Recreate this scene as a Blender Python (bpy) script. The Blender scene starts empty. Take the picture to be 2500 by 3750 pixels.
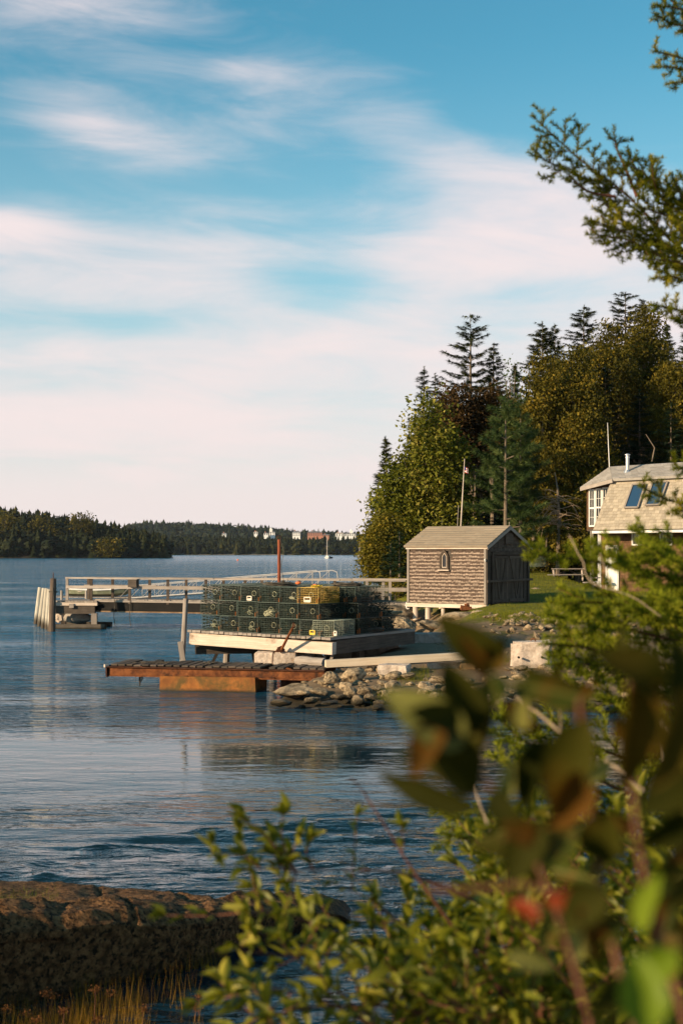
import bpy, bmesh, math, random
import numpy as np
from mathutils import Vector, Matrix, Euler
random.seed(7)
RNG = np.random.default_rng(11)
SC = bpy.context.scene
# ------------------------------------------------------------------ camera
F = 5208.3          # focal length in photo pixels (2500 x 3750)
HZ = 2018.0         # horizon row in the photograph
H = 3.0             # eye height over the water
cam_d = bpy.data.cameras.new("camera")
cam = bpy.data.objects.new("camera", cam_d)
SC.collection.objects.link(cam)
cam.location = (0, 0, H)
cam.rotation_euler = (math.radians(90), 0, 0)
cam_d.sensor_fit = 'VERTICAL'
cam_d.sensor_height = 36.0
cam_d.sensor_width = 24.0
cam_d.lens = 50.0
cam_d.shift_y = (HZ - 1875.0) / 3750.0
cam_d.clip_start = 0.05
cam_d.clip_end = 9000
cam_d.dof.use_dof = True
cam_d.dof.focus_distance = 44.0
cam_d.dof.aperture_fstop = 5.0
cam_d.dof.aperture_blades = 9
SC.camera = cam
# ------------------------------------------------------------------ light
SUN_EL = math.radians(17.0)
SX, SY = -0.85, -0.52
_l = math.hypot(SX, SY); SX /= _l; SY /= _l
sun_vec = Vector((SX * math.cos(SUN_EL), SY * math.cos(SUN_EL), math.sin(SUN_EL)))
sd = bpy.data.lights.new("sun", 'SUN')
sd.energy = 5.0
sd.angle = math.radians(0.5)
sd.color = (1.0, 0.75, 0.47)
so = bpy.data.objects.new("sun", sd)
SC.collection.objects.link(so)
so.location = (-20, -20, 20)
so.rotation_euler = sun_vec.to_track_quat('Z', 'Y').to_euler()
W = bpy.data.worlds.new("World")
SC.world = W
W.use_nodes = True
nt = W.node_tree
for n in list(nt.nodes):
    nt.nodes.remove(n)


class NB:
    """tiny node builder"""
    def __init__(s, nt): s.nt = nt
    def new(s, t, **k):
        n = s.nt.nodes.new(t)
        for a, b in k.items(): setattr(n, a, b)
        return n
    def put(s, sock, v):
        if isinstance(v, bpy.types.NodeSocket): s.nt.links.new(v, sock)
        else: sock.default_value = v
    def m(s, op, a, b=0.0, c=None, clamp=False):
        n = s.new('ShaderNodeMath', operation=op); n.use_clamp = clamp
        s.put(n.inputs[0], a); s.put(n.inputs[1], b)
        if c is not None: s.put(n.inputs[2], c)
        return n.outputs[0]
    def vm(s, op, a, b=(0, 0, 0)):
        n = s.new('ShaderNodeVectorMath', operation=op)
        s.put(n.inputs[0], a); s.put(n.inputs[1], b)
        return n.outputs['Value'] if op in ('LENGTH', 'DOT_PRODUCT') else n.outputs[0]
    def mix(s, f, a, b, mode='MIX'):
        n = s.new('ShaderNodeMix', data_type='RGBA', blend_type=mode)
        s.put(n.inputs[0], f)
        for i, v in ((6, a), (7, b)):
            if not isinstance(v, bpy.types.NodeSocket): v = tuple(v) + (1,) if len(v) == 3 else v
            s.put(n.inputs[i], v)
        return n.outputs[2]
    def noise(s, vec, scale, detail=4, rough=.55, dist=0.0):
        n = s.new('ShaderNodeTexNoise')
        if vec is not None: s.put(n.inputs['Vector'], vec)
        s.put(n.inputs['Scale'], scale); s.put(n.inputs['Detail'], detail)
        s.put(n.inputs['Roughness'], rough); s.put(n.inputs['Distortion'], dist)
        return n.outputs[0]
    def ss(s, v, a, b):
        n = s.new('ShaderNodeMapRange', interpolation_type='SMOOTHSTEP')
        s.put(n.inputs[0], v); s.put(n.inputs[1], a); s.put(n.inputs[2], b)
        return n.outputs[0]
    def comb(s, x, y, z):
        n = s.new('ShaderNodeCombineXYZ')
        s.put(n.inputs[0], x); s.put(n.inputs[1], y); s.put(n.inputs[2], z)
        return n.outputs[0]


b = NB(nt)
sky = b.new('ShaderNodeTexSky', sky_type='NISHITA')
sky.sun_disc = False
sky.sun_elevation = SUN_EL
sky.sun_rotation = math.atan2(SX, SY) % (2 * math.pi)
sky.air_density = 1.0
sky.dust_density = 0.6
sky.ozone_density = 1.6
tc = b.new('ShaderNodeTexCoord')
sep = b.new('ShaderNodeSeparateXYZ')
nt.links.new(tc.outputs['Generated'], sep.inputs[0])
az = b.m('ARCTAN2', sep.outputs[0], sep.outputs[1])
el = b.m('ARCSINE', sep.outputs[2])
# large soft cloud bank
pv = b.comb(b.m('MULTIPLY', az, 3.2), b.m('MULTIPLY', el, 11.0), 5.9)
n1 = b.noise(pv, 1.0, 6, .5, .35)
pv2 = b.comb(b.m('ADD', b.m('MULTIPLY', az, 6.0), b.m('MULTIPLY', el, 7.0)), b.m('MULTIPLY', el, 26.0), 8.1)
n2 = b.noise(pv2, 1.3, 7, .6, .6)


def gau(px, py, sx, sy, amp, rot=0.0):
    u = (px - 1250) / F; v = (HZ - py) / F
    dx = b.m('DIVIDE', b.m('SUBTRACT', az, u), sx / F)
    dy = b.m('DIVIDE', b.m('SUBTRACT', el, v), sy / F)
    if rot:
        dy = b.m('ADD', dy, b.m('MULTIPLY', dx, rot))
    r = b.m('ADD', b.m('MULTIPLY', dx, dx), b.m('MULTIPLY', dy, dy))
    return b.m('MULTIPLY', b.m('EXPONENT', b.m('MULTIPLY', r, -1.0)), amp)


base = b.ss(el, (HZ - 960) / F + .034, (HZ - 1330) / F)
fields = [gau(20, 880, 300, 100, .62), gau(600, 1040, 700, 90, .30), gau(1950, 860, 720, 230, .62), gau(1800, 650, 420, 120, .34),
          gau(1330, 960, 200, 60, .14), gau(860, 920, 380, 55, .22, .15),
          gau(1180, 1040, 260, 120, -.36), gau(430, 1190, 340, 50, -.34, -.12), gau(1950, 1080, 500, 60, -.22),
          gau(330, 520, 230, 90, .34, .25), gau(620, 620, 230, 60, .22, -.3), gau(260, 120, 420, 110, .34, .2), gau(930, 320, 170, 60, .20, .25),
          gau(1420, 500, 240, 80, .20, .15), gau(2050, 330, 420, 200, -.45), gau(1200, 640, 260, 120, -.22), gau(1350, 1500, 420, 90, -.20, .1)]
s = b.m('ADD', b.m('MULTIPLY', base, .70), b.m('MULTIPLY', b.m('SUBTRACT', n1, .5), 1.0))
s = b.m('ADD', s, b.m('MULTIPLY', b.m('SUBTRACT', n2, .5), .75))
for g in fields:
    s = b.m('ADD', s, g)
mask = b.ss(s, .02, .86)
mask = b.m('MAXIMUM', mask, b.m('MULTIPLY', b.ss(el, .13, .03), .96))
mask = b.m('MULTIPLY', mask, .96)
blue = b.mix(1.0, sky.outputs[0], (0.62, 1.46, 1.44), 'MULTIPLY')
blue = b.mix(b.m('MULTIPLY', b.ss(el, .36, .06), .55), blue, (6.2, 7.2, 7.8))
ccol = b.mix(b.ss(el, .0, .42), (9.0, 7.75, 7.55), (9.3, 7.9, 8.0))
ccol = b.mix(b.m('MULTIPLY', b.ss(n2, .35, .7), .25), ccol, (9.1, 7.9, 7.7))
col = b.mix(mask, blue, ccol)
bg = b.new('ShaderNodeBackground')
nt.links.new(col, bg.inputs[0])
bg.inputs[1].default_value = 0.067
wo = b.new('ShaderNodeOutputWorld')
nt.links.new(bg.outputs[0], wo.inputs[0])
vs = SC.view_settings
vs.view_transform = 'Standard'; vs.look = 'None'; vs.exposure = 0.64; vs.gamma = 1.0
vs.use_curve_mapping = False


# ------------------------------------------------------------------ helpers
def P(px, py, Y): return Vector(((px - 1250) * Y / F, Y, H - (py - HZ) * Y / F))
def WP(px, py, z=0.0):
    Y = (H - z) * F / (py - HZ)
    return Vector(((px - 1250) * Y / F, Y, z))
def lerp(a, b_, t): return a + (b_ - a) * t
def table(x, pts):
    if x <= pts[0][0]: return pts[0][1]
    for (a, va), (c, vc) in zip(pts, pts[1:]):
        if x <= c: return va + (vc - va) * (x - a) / (c - a)
    return pts[-1][1]


def link(o): SC.collection.objects.link(o); return o
def empty(name, loc=(0, 0, 0), rz=0.0):
    o = bpy.data.objects.new(name, None); o.location = loc; o.rotation_euler = (0, 0, rz)
    o.empty_display_size = .2
    return link(o)
def tag(o, label=None, cat=None, group=None, kind=None):
    if label: o['label'] = label
    if cat: o['category'] = cat
    if group: o['group'] = group
    if kind: o['kind'] = kind
    return o
def thing(name, loc, label, cat, group=None, rz=0.0):
    return tag(empty(name, loc, rz), label, cat, group)


class MB:
    def __init__(s): s.v = []; s.f = []; s.uv = []; s.mi = []; s.rn = []; s.r = .5; s.m = 0; s.off = Vector((0, 0, 0))
    def add(s, vs_, fs, uvs=None):
        n = len(s.v)
        s.v += [tuple(Vector(q)) for q in vs_]; s.rn += [s.r] * len(vs_)
        for i, f in enumerate(fs):
            s.f.append([n + k for k in f]); s.mi.append(s.m)
            s.uv.append(uvs[i] if uvs else [(vs_[k][0], vs_[k][2]) for k in f])
    def beam(s, p0, p1, w, h, up=(0, 0, 1), jit=0.0, taper=1.0):
        """box from p0 to p1, w across, h along up"""
        p0 = Vector(p0); p1 = Vector(p1); d = p1 - p0; L = d.length; d = d / L
        up = Vector(up)
        x = d.cross(up)
        if x.length < 1e-4: x = d.cross(Vector((0, 1, 0)))
        x.normalize(); z = x.cross(d).normalized()
        vs_ = []
        for p, t in ((p0, 1), (p1, taper)):
            for a, c in ((-1, -1), (1, -1), (1, 1), (-1, 1)):
                q = p + x * (a * w * t / 2) + z * (c * h * t / 2)
                if jit: q += Vector((random.uniform(-jit, jit), random.uniform(-jit, jit), random.uniform(-jit, jit)))
                vs_.append(q)
        o = random.random() * 7
        fs = [(0, 1, 5, 4), (1, 2, 6, 5), (2, 3, 7, 6), (3, 0, 4, 7), (3, 2, 1, 0), (4, 5, 6, 7)]
        ds = [w, h, w, h]
        uv = []; a = o
        for k in range(4):
            uv.append([(0 + o, a), (0 + o, a + ds[k]), (L + o, a + ds[k]), (L + o, a)]); a += ds[k]
        uv += [[(o, a), (o + w, a), (o + w, a + h), (o, a + h)]] * 2
        s.add(vs_, fs, uv)
    def box(s, c, size, rz=0.0, jit=0.0):
        c = Vector(c); dx = Vector((math.cos(rz), math.sin(rz), 0)) * size[0] / 2
        s.beam(c - dx, c + dx, size[1], size[2], jit=jit)
    def tube(s, pts, rad, n=8, cap=True, wob=0.0):
        pts = [Vector(p) for p in pts]
        if not hasattr(rad, '__len__'): rad = [rad] * len(pts)
        rings = []; acc = 0; o = random.random() * 5; us = []
        px = None
        for i, p in enumerate(pts):
            d = (pts[min(i + 1, len(pts) - 1)] - pts[max(i - 1, 0)])
            if d.length < 1e-9: d = Vector((0, 0, 1))
            d.normalize()
            if px is None:
                px = d.cross(Vector((0, 0, 1)))
                if px.length < .1: px = d.cross(Vector((0, 1, 0)))
            px = (px - d * px.dot(d)).normalized()
            y = d.cross(px)
            if i: acc += (p - pts[i - 1]).length
            us.append(acc + o)
            rings.append([p + (px * math.cos(2 * math.pi * k / n) + y * math.sin(2 * math.pi * k / n)) * rad[i] * (1 + random.uniform(-wob, wob)) for k in range(n)])
        vs_ = [q for r in rings for q in r]; fs = []; uv = []
        for i in range(len(pts) - 1):
            for k in range(n):
                k2 = (k + 1) % n
                fs.append((i * n + k, i * n + k2, (i + 1) * n + k2, (i + 1) * n + k))
                c = 2 * math.pi * rad[i] / n
                uv.append([(us[i], k * c), (us[i], (k + 1) * c), (us[i + 1], (k + 1) * c), (us[i + 1], k * c)])
        if cap:
            fs.append(tuple(range(n - 1, -1, -1))); uv.append([(0, 0)] * n)
            fs.append(tuple((len(pts) - 1) * n + k for k in range(n))); uv.append([(0, 0)] * n)
        s.add(vs_, fs, uv)
    def prism(s, poly, ext):
        """closed polygon (list of Vectors) extruded by vector ext"""
        n = len(poly); ext = Vector(ext)
        vs_ = [Vector(p) for p in poly] + [Vector(p) + ext for p in poly]
        fs = [tuple(range(n - 1, -1, -1)), tuple(range(n, 2 * n))]
        for k in range(n):
            k2 = (k + 1) % n; fs.append((k, k2, n + k2, n + k))
        s.add(vs_, fs)
    def ring(s, c, nrm, R, r, n=14, m=5):
        c = Vector(c); nrm = Vector(nrm).normalized()
        a = nrm.cross(Vector((0, 0, 1)));
        if a.length < .1: a = nrm.cross(Vector((0, 1, 0)))
        a.normalize(); bb = nrm.cross(a)
        vs_ = []
        for i in range(n):
            d = a * math.cos(2 * math.pi * i / n) + bb * math.sin(2 * math.pi * i / n)
            for k in range(m):
                vs_.append(c + d * (R + r * math.cos(2 * math.pi * k / m)) + nrm * r * math.sin(2 * math.pi * k / m))
        fs = [(i * m + k, ((i + 1) % n) * m + k, ((i + 1) % n) * m + (k + 1) % m, i * m + (k + 1) % m) for i in range(n) for k in range(m)]
        s.add(vs_, fs)
    def build(s, name, mats, parent=None, smooth=False, origin=None):
        me = bpy.data.meshes.new(name)
        o_ = Vector(origin) if origin is not None else (Vector(parent.matrix_world.translation) if parent is not None and False else Vector((0, 0, 0)))
        me.from_pydata([(q[0] - o_[0], q[1] - o_[1], q[2] - o_[2]) for q in s.v], [], s.f)
        uvl = me.uv_layers.new(name='UVMap')
        flat = [c for f in s.uv for p in f for c in p[:2]]
        uvl.data.foreach_set('uv', flat)
        if not isinstance(mats, (list, tuple)): mats = [mats]
        for m_ in mats: me.materials.append(m_)
        me.polygons.foreach_set('material_index', s.mi)
        if smooth: me.polygons.foreach_set('use_smooth', [True] * len(s.f))
        at = me.attributes.new('rnd', 'FLOAT', 'POINT'); at.data.foreach_set('value', s.rn)
        me.update()
        o = link(bpy.data.objects.new(name, me)); o.location = o_
        if parent is not None: o.parent = parent
        return o


def reparent_world(o, root):
    """parent keeping the world position of a mesh built in world coordinates"""
    o.parent = root
    o.matrix_parent_inverse = Matrix.LocRotScale(root.location, root.rotation_euler, root.scale).inverted()
    return o


def part(mb, name, mat_, root, smooth=False, label=None, kind=None):
    o = mb.build(name, mat_, None, smooth); reparent_world(o, root)
    if label: o['label'] = label
    if kind: o['kind'] = kind
    return o


def sub(mb, name, mat_, par, root, smooth=False):
    o = mb.build(name, mat_, None, smooth); o.parent = par
    # parent part sits at the world origin in world coordinates
    return o


def np_mesh(name, verts, faces, mats, rnd=None, midx=None, smooth=False):
    """fast mesh from numpy arrays; faces is (n,k)"""
    me = bpy.data.meshes.new(name)
    nv = len(verts); nf, k = faces.shape
    me.vertices.add(nv); me.vertices.foreach_set('co', np.ascontiguousarray(verts, dtype=np.float32).ravel())
    me.loops.add(nf * k); me.loops.foreach_set('vertex_index', np.ascontiguousarray(faces, dtype=np.int32).ravel())
    me.polygons.add(nf); me.polygons.foreach_set('loop_start', np.arange(0, nf * k, k, dtype=np.int32))
    try: me.polygons.foreach_set('loop_total', np.full(nf, k, dtype=np.int32))
    except Exception: pass
    if not isinstance(mats, (list, tuple)): mats = [mats]
    for m_ in mats: me.materials.append(m_)
    if midx is not None: me.polygons.foreach_set('material_index', np.ascontiguousarray(midx, dtype=np.int32))
    if smooth: me.polygons.foreach_set('use_smooth', np.ones(nf, dtype=bool))
    if rnd is not None:
        at = me.attributes.new('rnd', 'FLOAT', 'POINT'); at.data.foreach_set('value', np.ascontiguousarray(rnd, dtype=np.float32))
    me.update(calc_edges=True)
    return me


def scatter(tv, tf, pos, rot, scale, rnd):
    """template verts (n,3), faces (m,k); pos (N,3); rot (N,3,3) columns = axes; scale (N,) or (N,3)"""
    N = len(pos); n = len(tv)
    sc_ = np.asarray(scale, dtype=float)
    if sc_.ndim == 1: sc_ = np.repeat(sc_[:, None], 3, 1)
    loc = tv[None, :, :] * sc_[:, None, :]
    v = np.einsum('nij,nkj->nki', rot, loc) + pos[:, None, :]
    f = tf[None] + (np.arange(N) * n)[:, None, None]
    return v.reshape(-1, 3), f.reshape(-1, tf.shape[1]), np.repeat(rnd, n)


def frames(d, roll=None, upv=(0, 0, 1)):
    """rotation matrices whose x axis is d (N,3); roll about it"""
    d = d / np.linalg.norm(d, axis=1, keepdims=True)
    up = np.tile(np.array(upv, float), (len(d), 1))
    bad = np.abs((d * up).sum(1)) > .97
    up[bad] = (0, 1, 0)
    y = np.cross(up, d); y /= np.linalg.norm(y, axis=1, keepdims=True)
    z = np.cross(d, y)
    if roll is not None:
        c, s_ = np.cos(roll)[:, None], np.sin(roll)[:, None]
        y, z = y * c + z * s_, z * c - y * s_
    return np.stack([d, y, z], axis=2)


def randdir(n, rng=RNG):
    v = rng.normal(size=(n, 3)); return v / np.linalg.norm(v, axis=1, keepdims=True)


# ------------------------------------------------------------------ materials
def newmat(name):
    m_ = bpy.data.materials.new(name); m_.use_nodes = True
    t = m_.node_tree
    return m_, NB(t), t.nodes['Principled BSDF'], t
def hexmul(c, k): return tuple(x * k for x in c)


def pmat(name, c1, c2, scale=5.0, rough=.85, bump=.3, bscale=None, var=.35, grain=None, metal=0.0, c3=None, c3s=1.0,
         c3t=(.52, .66), spec=.14, detail=5, zdark=None, bdist=.02):
    m_, b, bs, t = newmat(name)
    tc = b.new('ShaderNodeTexCoord')
    co = tc.outputs['Object']
    oi = b.new('ShaderNodeObjectInfo')
    co = b.vm('ADD', co, b.comb(b.m('MULTIPLY', oi.outputs['Random'], 13.0), 0.0, 0.0))
    n1 = b.noise(co, scale, detail, .6)
    f = b.ss(n1, .3, .7)
    hgt = n1
    if grain:
        uvn = b.new('ShaderNodeVectorMath', operation='MULTIPLY')
        t.links.new(tc.outputs['UV'], uvn.inputs[0]); uvn.inputs[1].default_value = (grain[0], grain[1], 1)
        g = b.noise(uvn.outputs[0], 1.0, 5, .65, .3)
        f = b.m('ADD', b.m('MULTIPLY', f, .35), b.m('MULTIPLY', b.ss(g, .3, .7), .65))
        hgt = g
    c = b.mix(f, c1, c2)
    if c3:
        n3 = b.noise(co, c3s, 6, .65, .2)
        c = b.mix(b.ss(n3, c3t[0], c3t[1]), c, c3)
    if zdark:   # tide / wet band by world height: (z0, z1, colour)
        geo = b.new('ShaderNodeNewGeometry'); sp = b.new('ShaderNodeSeparateXYZ')
        t.links.new(geo.outputs['Position'], sp.inputs[0])
        zz = b.m('ADD', sp.outputs[2], b.m('MULTIPLY', b.m('SUBTRACT', n1, .5), .25 * (zdark[1] - zdark[0]) + .08))
        k = b.ss(zz, zdark[0], zdark[1])
        c = b.mix(k, zdark[2], c)
        b.put(bs.inputs['Roughness'], b.m('ADD', b.m('MULTIPLY', k, rough - .35), .35))
    else:
        bs.inputs['Roughness'].default_value = rough
    at = b.new('ShaderNodeAttribute', attribute_name='rnd')
    rr = b.m('FRACT', b.m('ADD', at.outputs['Fac'], oi.outputs['Random']))
    k = b.m('ADD', 1 - var / 2, b.m('MULTIPLY', rr, var))
    cc = b.new('ShaderNodeVectorMath', operation='SCALE')
    t.links.new(c, cc.inputs[0]); t.links.new(k, cc.inputs['Scale'])
    t.links.new(cc.outputs[0], bs.inputs['Base Color'])
    bs.inputs['Metallic'].default_value = metal
    bs.inputs['Specular IOR Level'].default_value = spec
    if bump:
        bp = b.new('ShaderNodeBump'); bp.inputs['Strength'].default_value = bump; bp.inputs['Distance'].default_value = bdist
        if bscale and not grain: hgt = b.noise(co, bscale, 6, .65)
        t.links.new(hgt, bp.inputs['Height']); t.links.new(bp.outputs[0], bs.inputs['Normal'])
    return m_


def leafmat(name, c1, c2, c3=None, trans=.35, rough=.7, nscale=.6, spec=.10, veins=False):
    m_, b, bs, t = newmat(name)
    at = b.new('ShaderNodeAttribute', attribute_name='rnd')
    oi = b.new('ShaderNodeObjectInfo')
    geo = b.new('ShaderNodeNewGeometry')
    n = b.noise(geo.outputs['Position'], nscale, 3, .6)
    f = b.m('ADD', b.m('MULTIPLY', b.m('FRACT', b.m('ADD', at.outputs['Fac'], oi.outputs['Random'])), .6), b.m('MULTIPLY', b.ss(n, .35, .65), .4))
    c = b.mix(f, c1, c2)
    if c3: c = b.mix(b.ss(f, .72, .95), c, c3)
    if veins:
        tc = b.new('ShaderNodeTexCoord')
        sp = b.new('ShaderNodeSeparateXYZ'); t.links.new(tc.outputs['Object'], sp.inputs[0])
        nn = b.noise(tc.outputs['Object'], 3.0, 4, .6)
        c = b.mix(b.m('MULTIPLY', b.ss(nn, .45, .75), .55), c, (.16, .06, .012))
        c = b.mix(b.m('MULTIPLY', b.ss(b.m('ABSOLUTE', sp.outputs[1]), .03, .0), .7), c, (.25, .22, .06))
    bs.inputs['Roughness'].default_value = rough
    bs.inputs['Specular IOR Level'].default_value = spec
    t.links.new(c, bs.inputs['Base Color'])
    tr = b.new('ShaderNodeBsdfTranslucent')
    tcx = b.mix(1.0, c, (1.25, 1.25, .45), 'MULTIPLY')
    t.links.new(tcx, tr.inputs[0])
    ms = b.new('ShaderNodeMixShader'); ms.inputs[0].default_value = trans
    t.links.new(bs.outputs[0], ms.inputs[1]); t.links.new(tr.outputs[0], ms.inputs[2])
    t.links.new(ms.outputs[0], t.nodes['Material Output'].inputs[0])
    return m_


M = {}
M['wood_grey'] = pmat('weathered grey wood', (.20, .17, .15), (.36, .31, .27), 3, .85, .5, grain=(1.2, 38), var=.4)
M['wood_pale'] = pmat('pale sunlit timber', (.42, .33, .26), (.66, .55, .46), 2.2, .8, .4, grain=(.9, 30), var=.15, c3=(.26, .19, .14), c3s=1.6, c3t=(.60, .72))  # pale tone of sunlit timber put into the colour
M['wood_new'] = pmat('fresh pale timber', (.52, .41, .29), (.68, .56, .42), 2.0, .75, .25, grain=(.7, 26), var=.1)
M['wood_mid'] = pmat('shaded grey brown wood', (.060, .044, .034), (.130, .098, .076), 3, .85, .5, grain=(1.2, 34), var=.5)  # gable, side beam and walkway wood with shade put into the colour
M['wood_dark'] = pmat('dark brown wood', (.035, .028, .023), (.10, .080, .065), 3, .85, .5, grain=(1.2, 34), var=.4)  # near-black brown wood for undersides, rear parts and braces
M['piling'] = pmat('bleached piling wood', (.30, .27, .22), (.52, .47, .39), 3, .85, .5, grain=(.8, 30), var=.3, zdark=(.12, .5, (.055, .042, .028)))
M['crib'] = pmat('dark crib timber', (.05, .042, .035), (.12, .10, .08), 3, .85, .5, grain=(1., 30), var=.3, zdark=(.0, .14, (.02, .018, .012)))
def shinglemat(name, light, dark, var=.45):
    m_, b, bs, t = newmat(name)
    tc = b.new('ShaderNodeTexCoord'); sp = b.new('ShaderNodeSeparateXYZ'); t.links.new(tc.outputs['UV'], sp.inputs[0])
    uv = b.vm('MULTIPLY', tc.outputs['UV'], (70, 5, 1)); g = b.noise(uv, 1.0, 5, .65, .3)
    big = b.noise(tc.outputs['Object'], 2.2, 5, .6)
    at = b.new('ShaderNodeAttribute', attribute_name='rnd')
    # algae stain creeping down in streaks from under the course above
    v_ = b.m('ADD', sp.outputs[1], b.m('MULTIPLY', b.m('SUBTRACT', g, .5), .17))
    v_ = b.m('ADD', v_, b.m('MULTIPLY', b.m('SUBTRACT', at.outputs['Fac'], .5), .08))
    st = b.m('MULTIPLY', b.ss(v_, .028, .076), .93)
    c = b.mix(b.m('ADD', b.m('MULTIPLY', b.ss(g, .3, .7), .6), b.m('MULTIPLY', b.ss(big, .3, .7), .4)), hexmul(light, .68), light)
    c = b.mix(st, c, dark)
    c = b.mix(b.m('MULTIPLY', b.ss(b.noise(tc.outputs['Object'], 1.3, 5, .7), .55, .72), .45), c, dark)
    k = b.m('ADD', 1 - var / 2, b.m('MULTIPLY', at.outputs['Fac'], var))
    cc = b.new('ShaderNodeVectorMath', operation='SCALE'); t.links.new(c, cc.inputs[0]); t.links.new(k, cc.inputs['Scale']); t.links.new(cc.outputs[0], bs.inputs['Base Color'])
    bs.inputs['Roughness'].default_value = .9; bs.inputs['Specular IOR Level'].default_value = .2
    bp = b.new('ShaderNodeBump'); bp.inputs['Strength'].default_value = .5; bp.inputs['Distance'].default_value = .02
    t.links.new(g, bp.inputs['Height']); t.links.new(bp.outputs[0], bs.inputs['Normal'])
    return m_
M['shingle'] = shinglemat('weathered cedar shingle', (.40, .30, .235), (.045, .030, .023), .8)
M['shingle_brown'] = pmat('brown oiled shingle', (.085, .045, .025), (.19, .105, .055), 6, .85, .4, grain=(50, 6), var=.7)
M['roof_shingle'] = pmat('sun bleached roof shingle', (.29, .245, .19), (.42, .36, .28), 2.5, .9, .3, grain=(30, 6), var=.35, c3=(.20, .165, .125), c3s=.9, c3t=(.55, .8))
M['roof_top'] = pmat('grey roof shingle', (.27, .245, .22), (.37, .34, .31), 2.5, .9, .3, grain=(20, 6), var=.3)
M['shed_roof'] = pmat('grey mossy roof boards', (.22, .172, .125), (.34, .275, .20), 3, .9, .4, grain=(1.5, 22), var=.25, c3=(.16, .15, .12), c3s=1.8, c3t=(.58, .7))
M['rust'] = pmat('rusty steel', (.085, .028, .012), (.24, .085, .030), 7, .8, .6, var=.2, c3=(.035, .018, .012), c3s=2.6, c3t=(.5, .68), bdist=.03)
M['rust_pole'] = pmat('red brown rusted pipe', (.20, .055, .028), (.30, .090, .045), 4, .8, .3, var=.2)
M['rust_dark'] = pmat('dark rust', (.03, .014, .010), (.09, .035, .018), 7, .85, .6, var=.3)
M['stain'] = pmat('rust stained concrete', (.15, .058, .020), (.31, .120, .032), 3, .85, .6, var=.15, c3=(.10, .062, .022), c3s=1.5, c3t=(.5, .66), zdark=(.0, .09, (.04, .028, .014)), bdist=.03)
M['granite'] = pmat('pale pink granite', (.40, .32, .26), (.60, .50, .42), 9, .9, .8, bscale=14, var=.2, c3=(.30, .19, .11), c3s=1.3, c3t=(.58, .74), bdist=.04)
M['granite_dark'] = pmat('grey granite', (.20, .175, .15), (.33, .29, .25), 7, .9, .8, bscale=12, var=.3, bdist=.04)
M['ledge'] = pmat('orange tan ledge', (.24, .145, .07), (.42, .28, .16), 4, .9, .9, bscale=9, var=.2, c3=(.10, .07, .045), c3s=1.2, c3t=(.55, .68), bdist=.06)
M['rock'] = pmat('shore rock', (.13, .098, .062), (.44, .33, .21), 6, .88, .9, bscale=16, var=.6, c3=(.10, .075, .05), c3s=2.2, c3t=(.55, .68), zdark=(.10, .30, (.030, .024, .014)), bdist=.03)
M['rock_red'] = pmat('reddish shore rock', (.20, .085, .05), (.30, .14, .08), 6, .88, .8, bscale=16, var=.3, zdark=(.02, .2, (.04, .02, .012)), bdist=.03)
M['riprap'] = pmat('grey riprap stone', (.19, .18, .165), (.38, .355, .33), 8, .9, .7, bscale=20, var=.7, bdist=.02)
M['fgrock'] = pmat('lichened seaside bedrock', (.10, .045, .016), (.40, .20, .08), 17, .85, 1.0, bscale=34, var=.1, c3=(.040, .022, .010), c3s=26, c3t=(.50, .60), zdark=(-.02, .14, (.016, .012, .008)), bdist=.10)
M['white'] = pmat('white paint', (.70, .67, .63), (.80, .77, .73), 4, .6, .1, var=.1)
M['alu'] = pmat('aluminium', (.33, .31, .30), (.46, .43, .41), 4, .45, .1, var=.1, metal=.35)
M['galv'] = pmat('stove pipe steel', (.50, .49, .48), (.62, .60, .58), 8, .35, .1, var=.1, metal=.8)
M['gravel'] = pmat('dark gravel', (.07, .052, .036), (.19, .145, .10), 9, .9, .6, var=.6)
M['black'] = pmat('black tarred timber', (.004, .004, .004), (.011, .009, .008), 3, .7, .3, var=.2)
M['tar_rust'] = pmat('rusty strip', (.14, .08, .045), (.30, .20, .12), 3, .8, .4, var=.2)
M['w_green'] = pmat('green coated wire', (.006, .026, .020), (.012, .050, .038), 4, .45, 0, var=.6, spec=.5)
M['w_yellow'] = pmat('yellow coated wire', (.40, .23, .012), (.52, .33, .025), 4, .45, 0, var=.2, spec=.5)
M['w_grey'] = pmat('grey coated wire', (.22, .25, .19), (.34, .36, .28), 4, .5, 0, var=.3)
M['net'] = pmat('pot head netting', (.006, .010, .006), (.018, .026, .016), 8, .8, 0, var=.5)
M['weed'] = pmat('bait bag and dark fill', (.010, .012, .007), (.06, .045, .022), 14, .9, 0, var=.8)  # bait bag, and dark scraps added to blacken the trap insides
M['rope'] = pmat('pale rope', (.36, .36, .22), (.55, .52, .36), 12, .9, .2, var=.5)
M['rope_dark'] = pmat('dark rope', (.05, .045, .035), (.12, .10, .08), 12, .9, .2, var=.4)
M['orange'] = pmat('orange plastic', (.20, .055, .010), (.34, .11, .018), 8, .5, 0, var=.6)
M['tagwhite'] = pmat('cream plastic vent', (.60, .52, .42), (.72, .64, .54), 8, .5, 0, var=.1)
M['tagyellow'] = pmat('yellow plastic vent', (.70, .45, .05), (.78, .55, .08), 8, .5, 0, var=.1)
M['skiff'] = pmat('dull green hull', (.16, .17, .11), (.24, .25, .17), 4, .5, .1, var=.1)
M['flag_red'] = pmat('red cloth', (.42, .05, .04), (.5, .07, .05), 4, .8, 0, var=.1)
M['flag_blue'] = pmat('blue cloth', (.03, .04, .15), (.04, .05, .2), 4, .8, 0, var=.1)
M['brick'] = pmat('red brick', (.36, .16, .11), (.46, .22, .15), 4, .9, 0, var=.2)
M['roof_far'] = pmat('grey slate', (.16, .155, .16), (.24, .23, .24), 2, .9, 0, var=.2)
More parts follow.
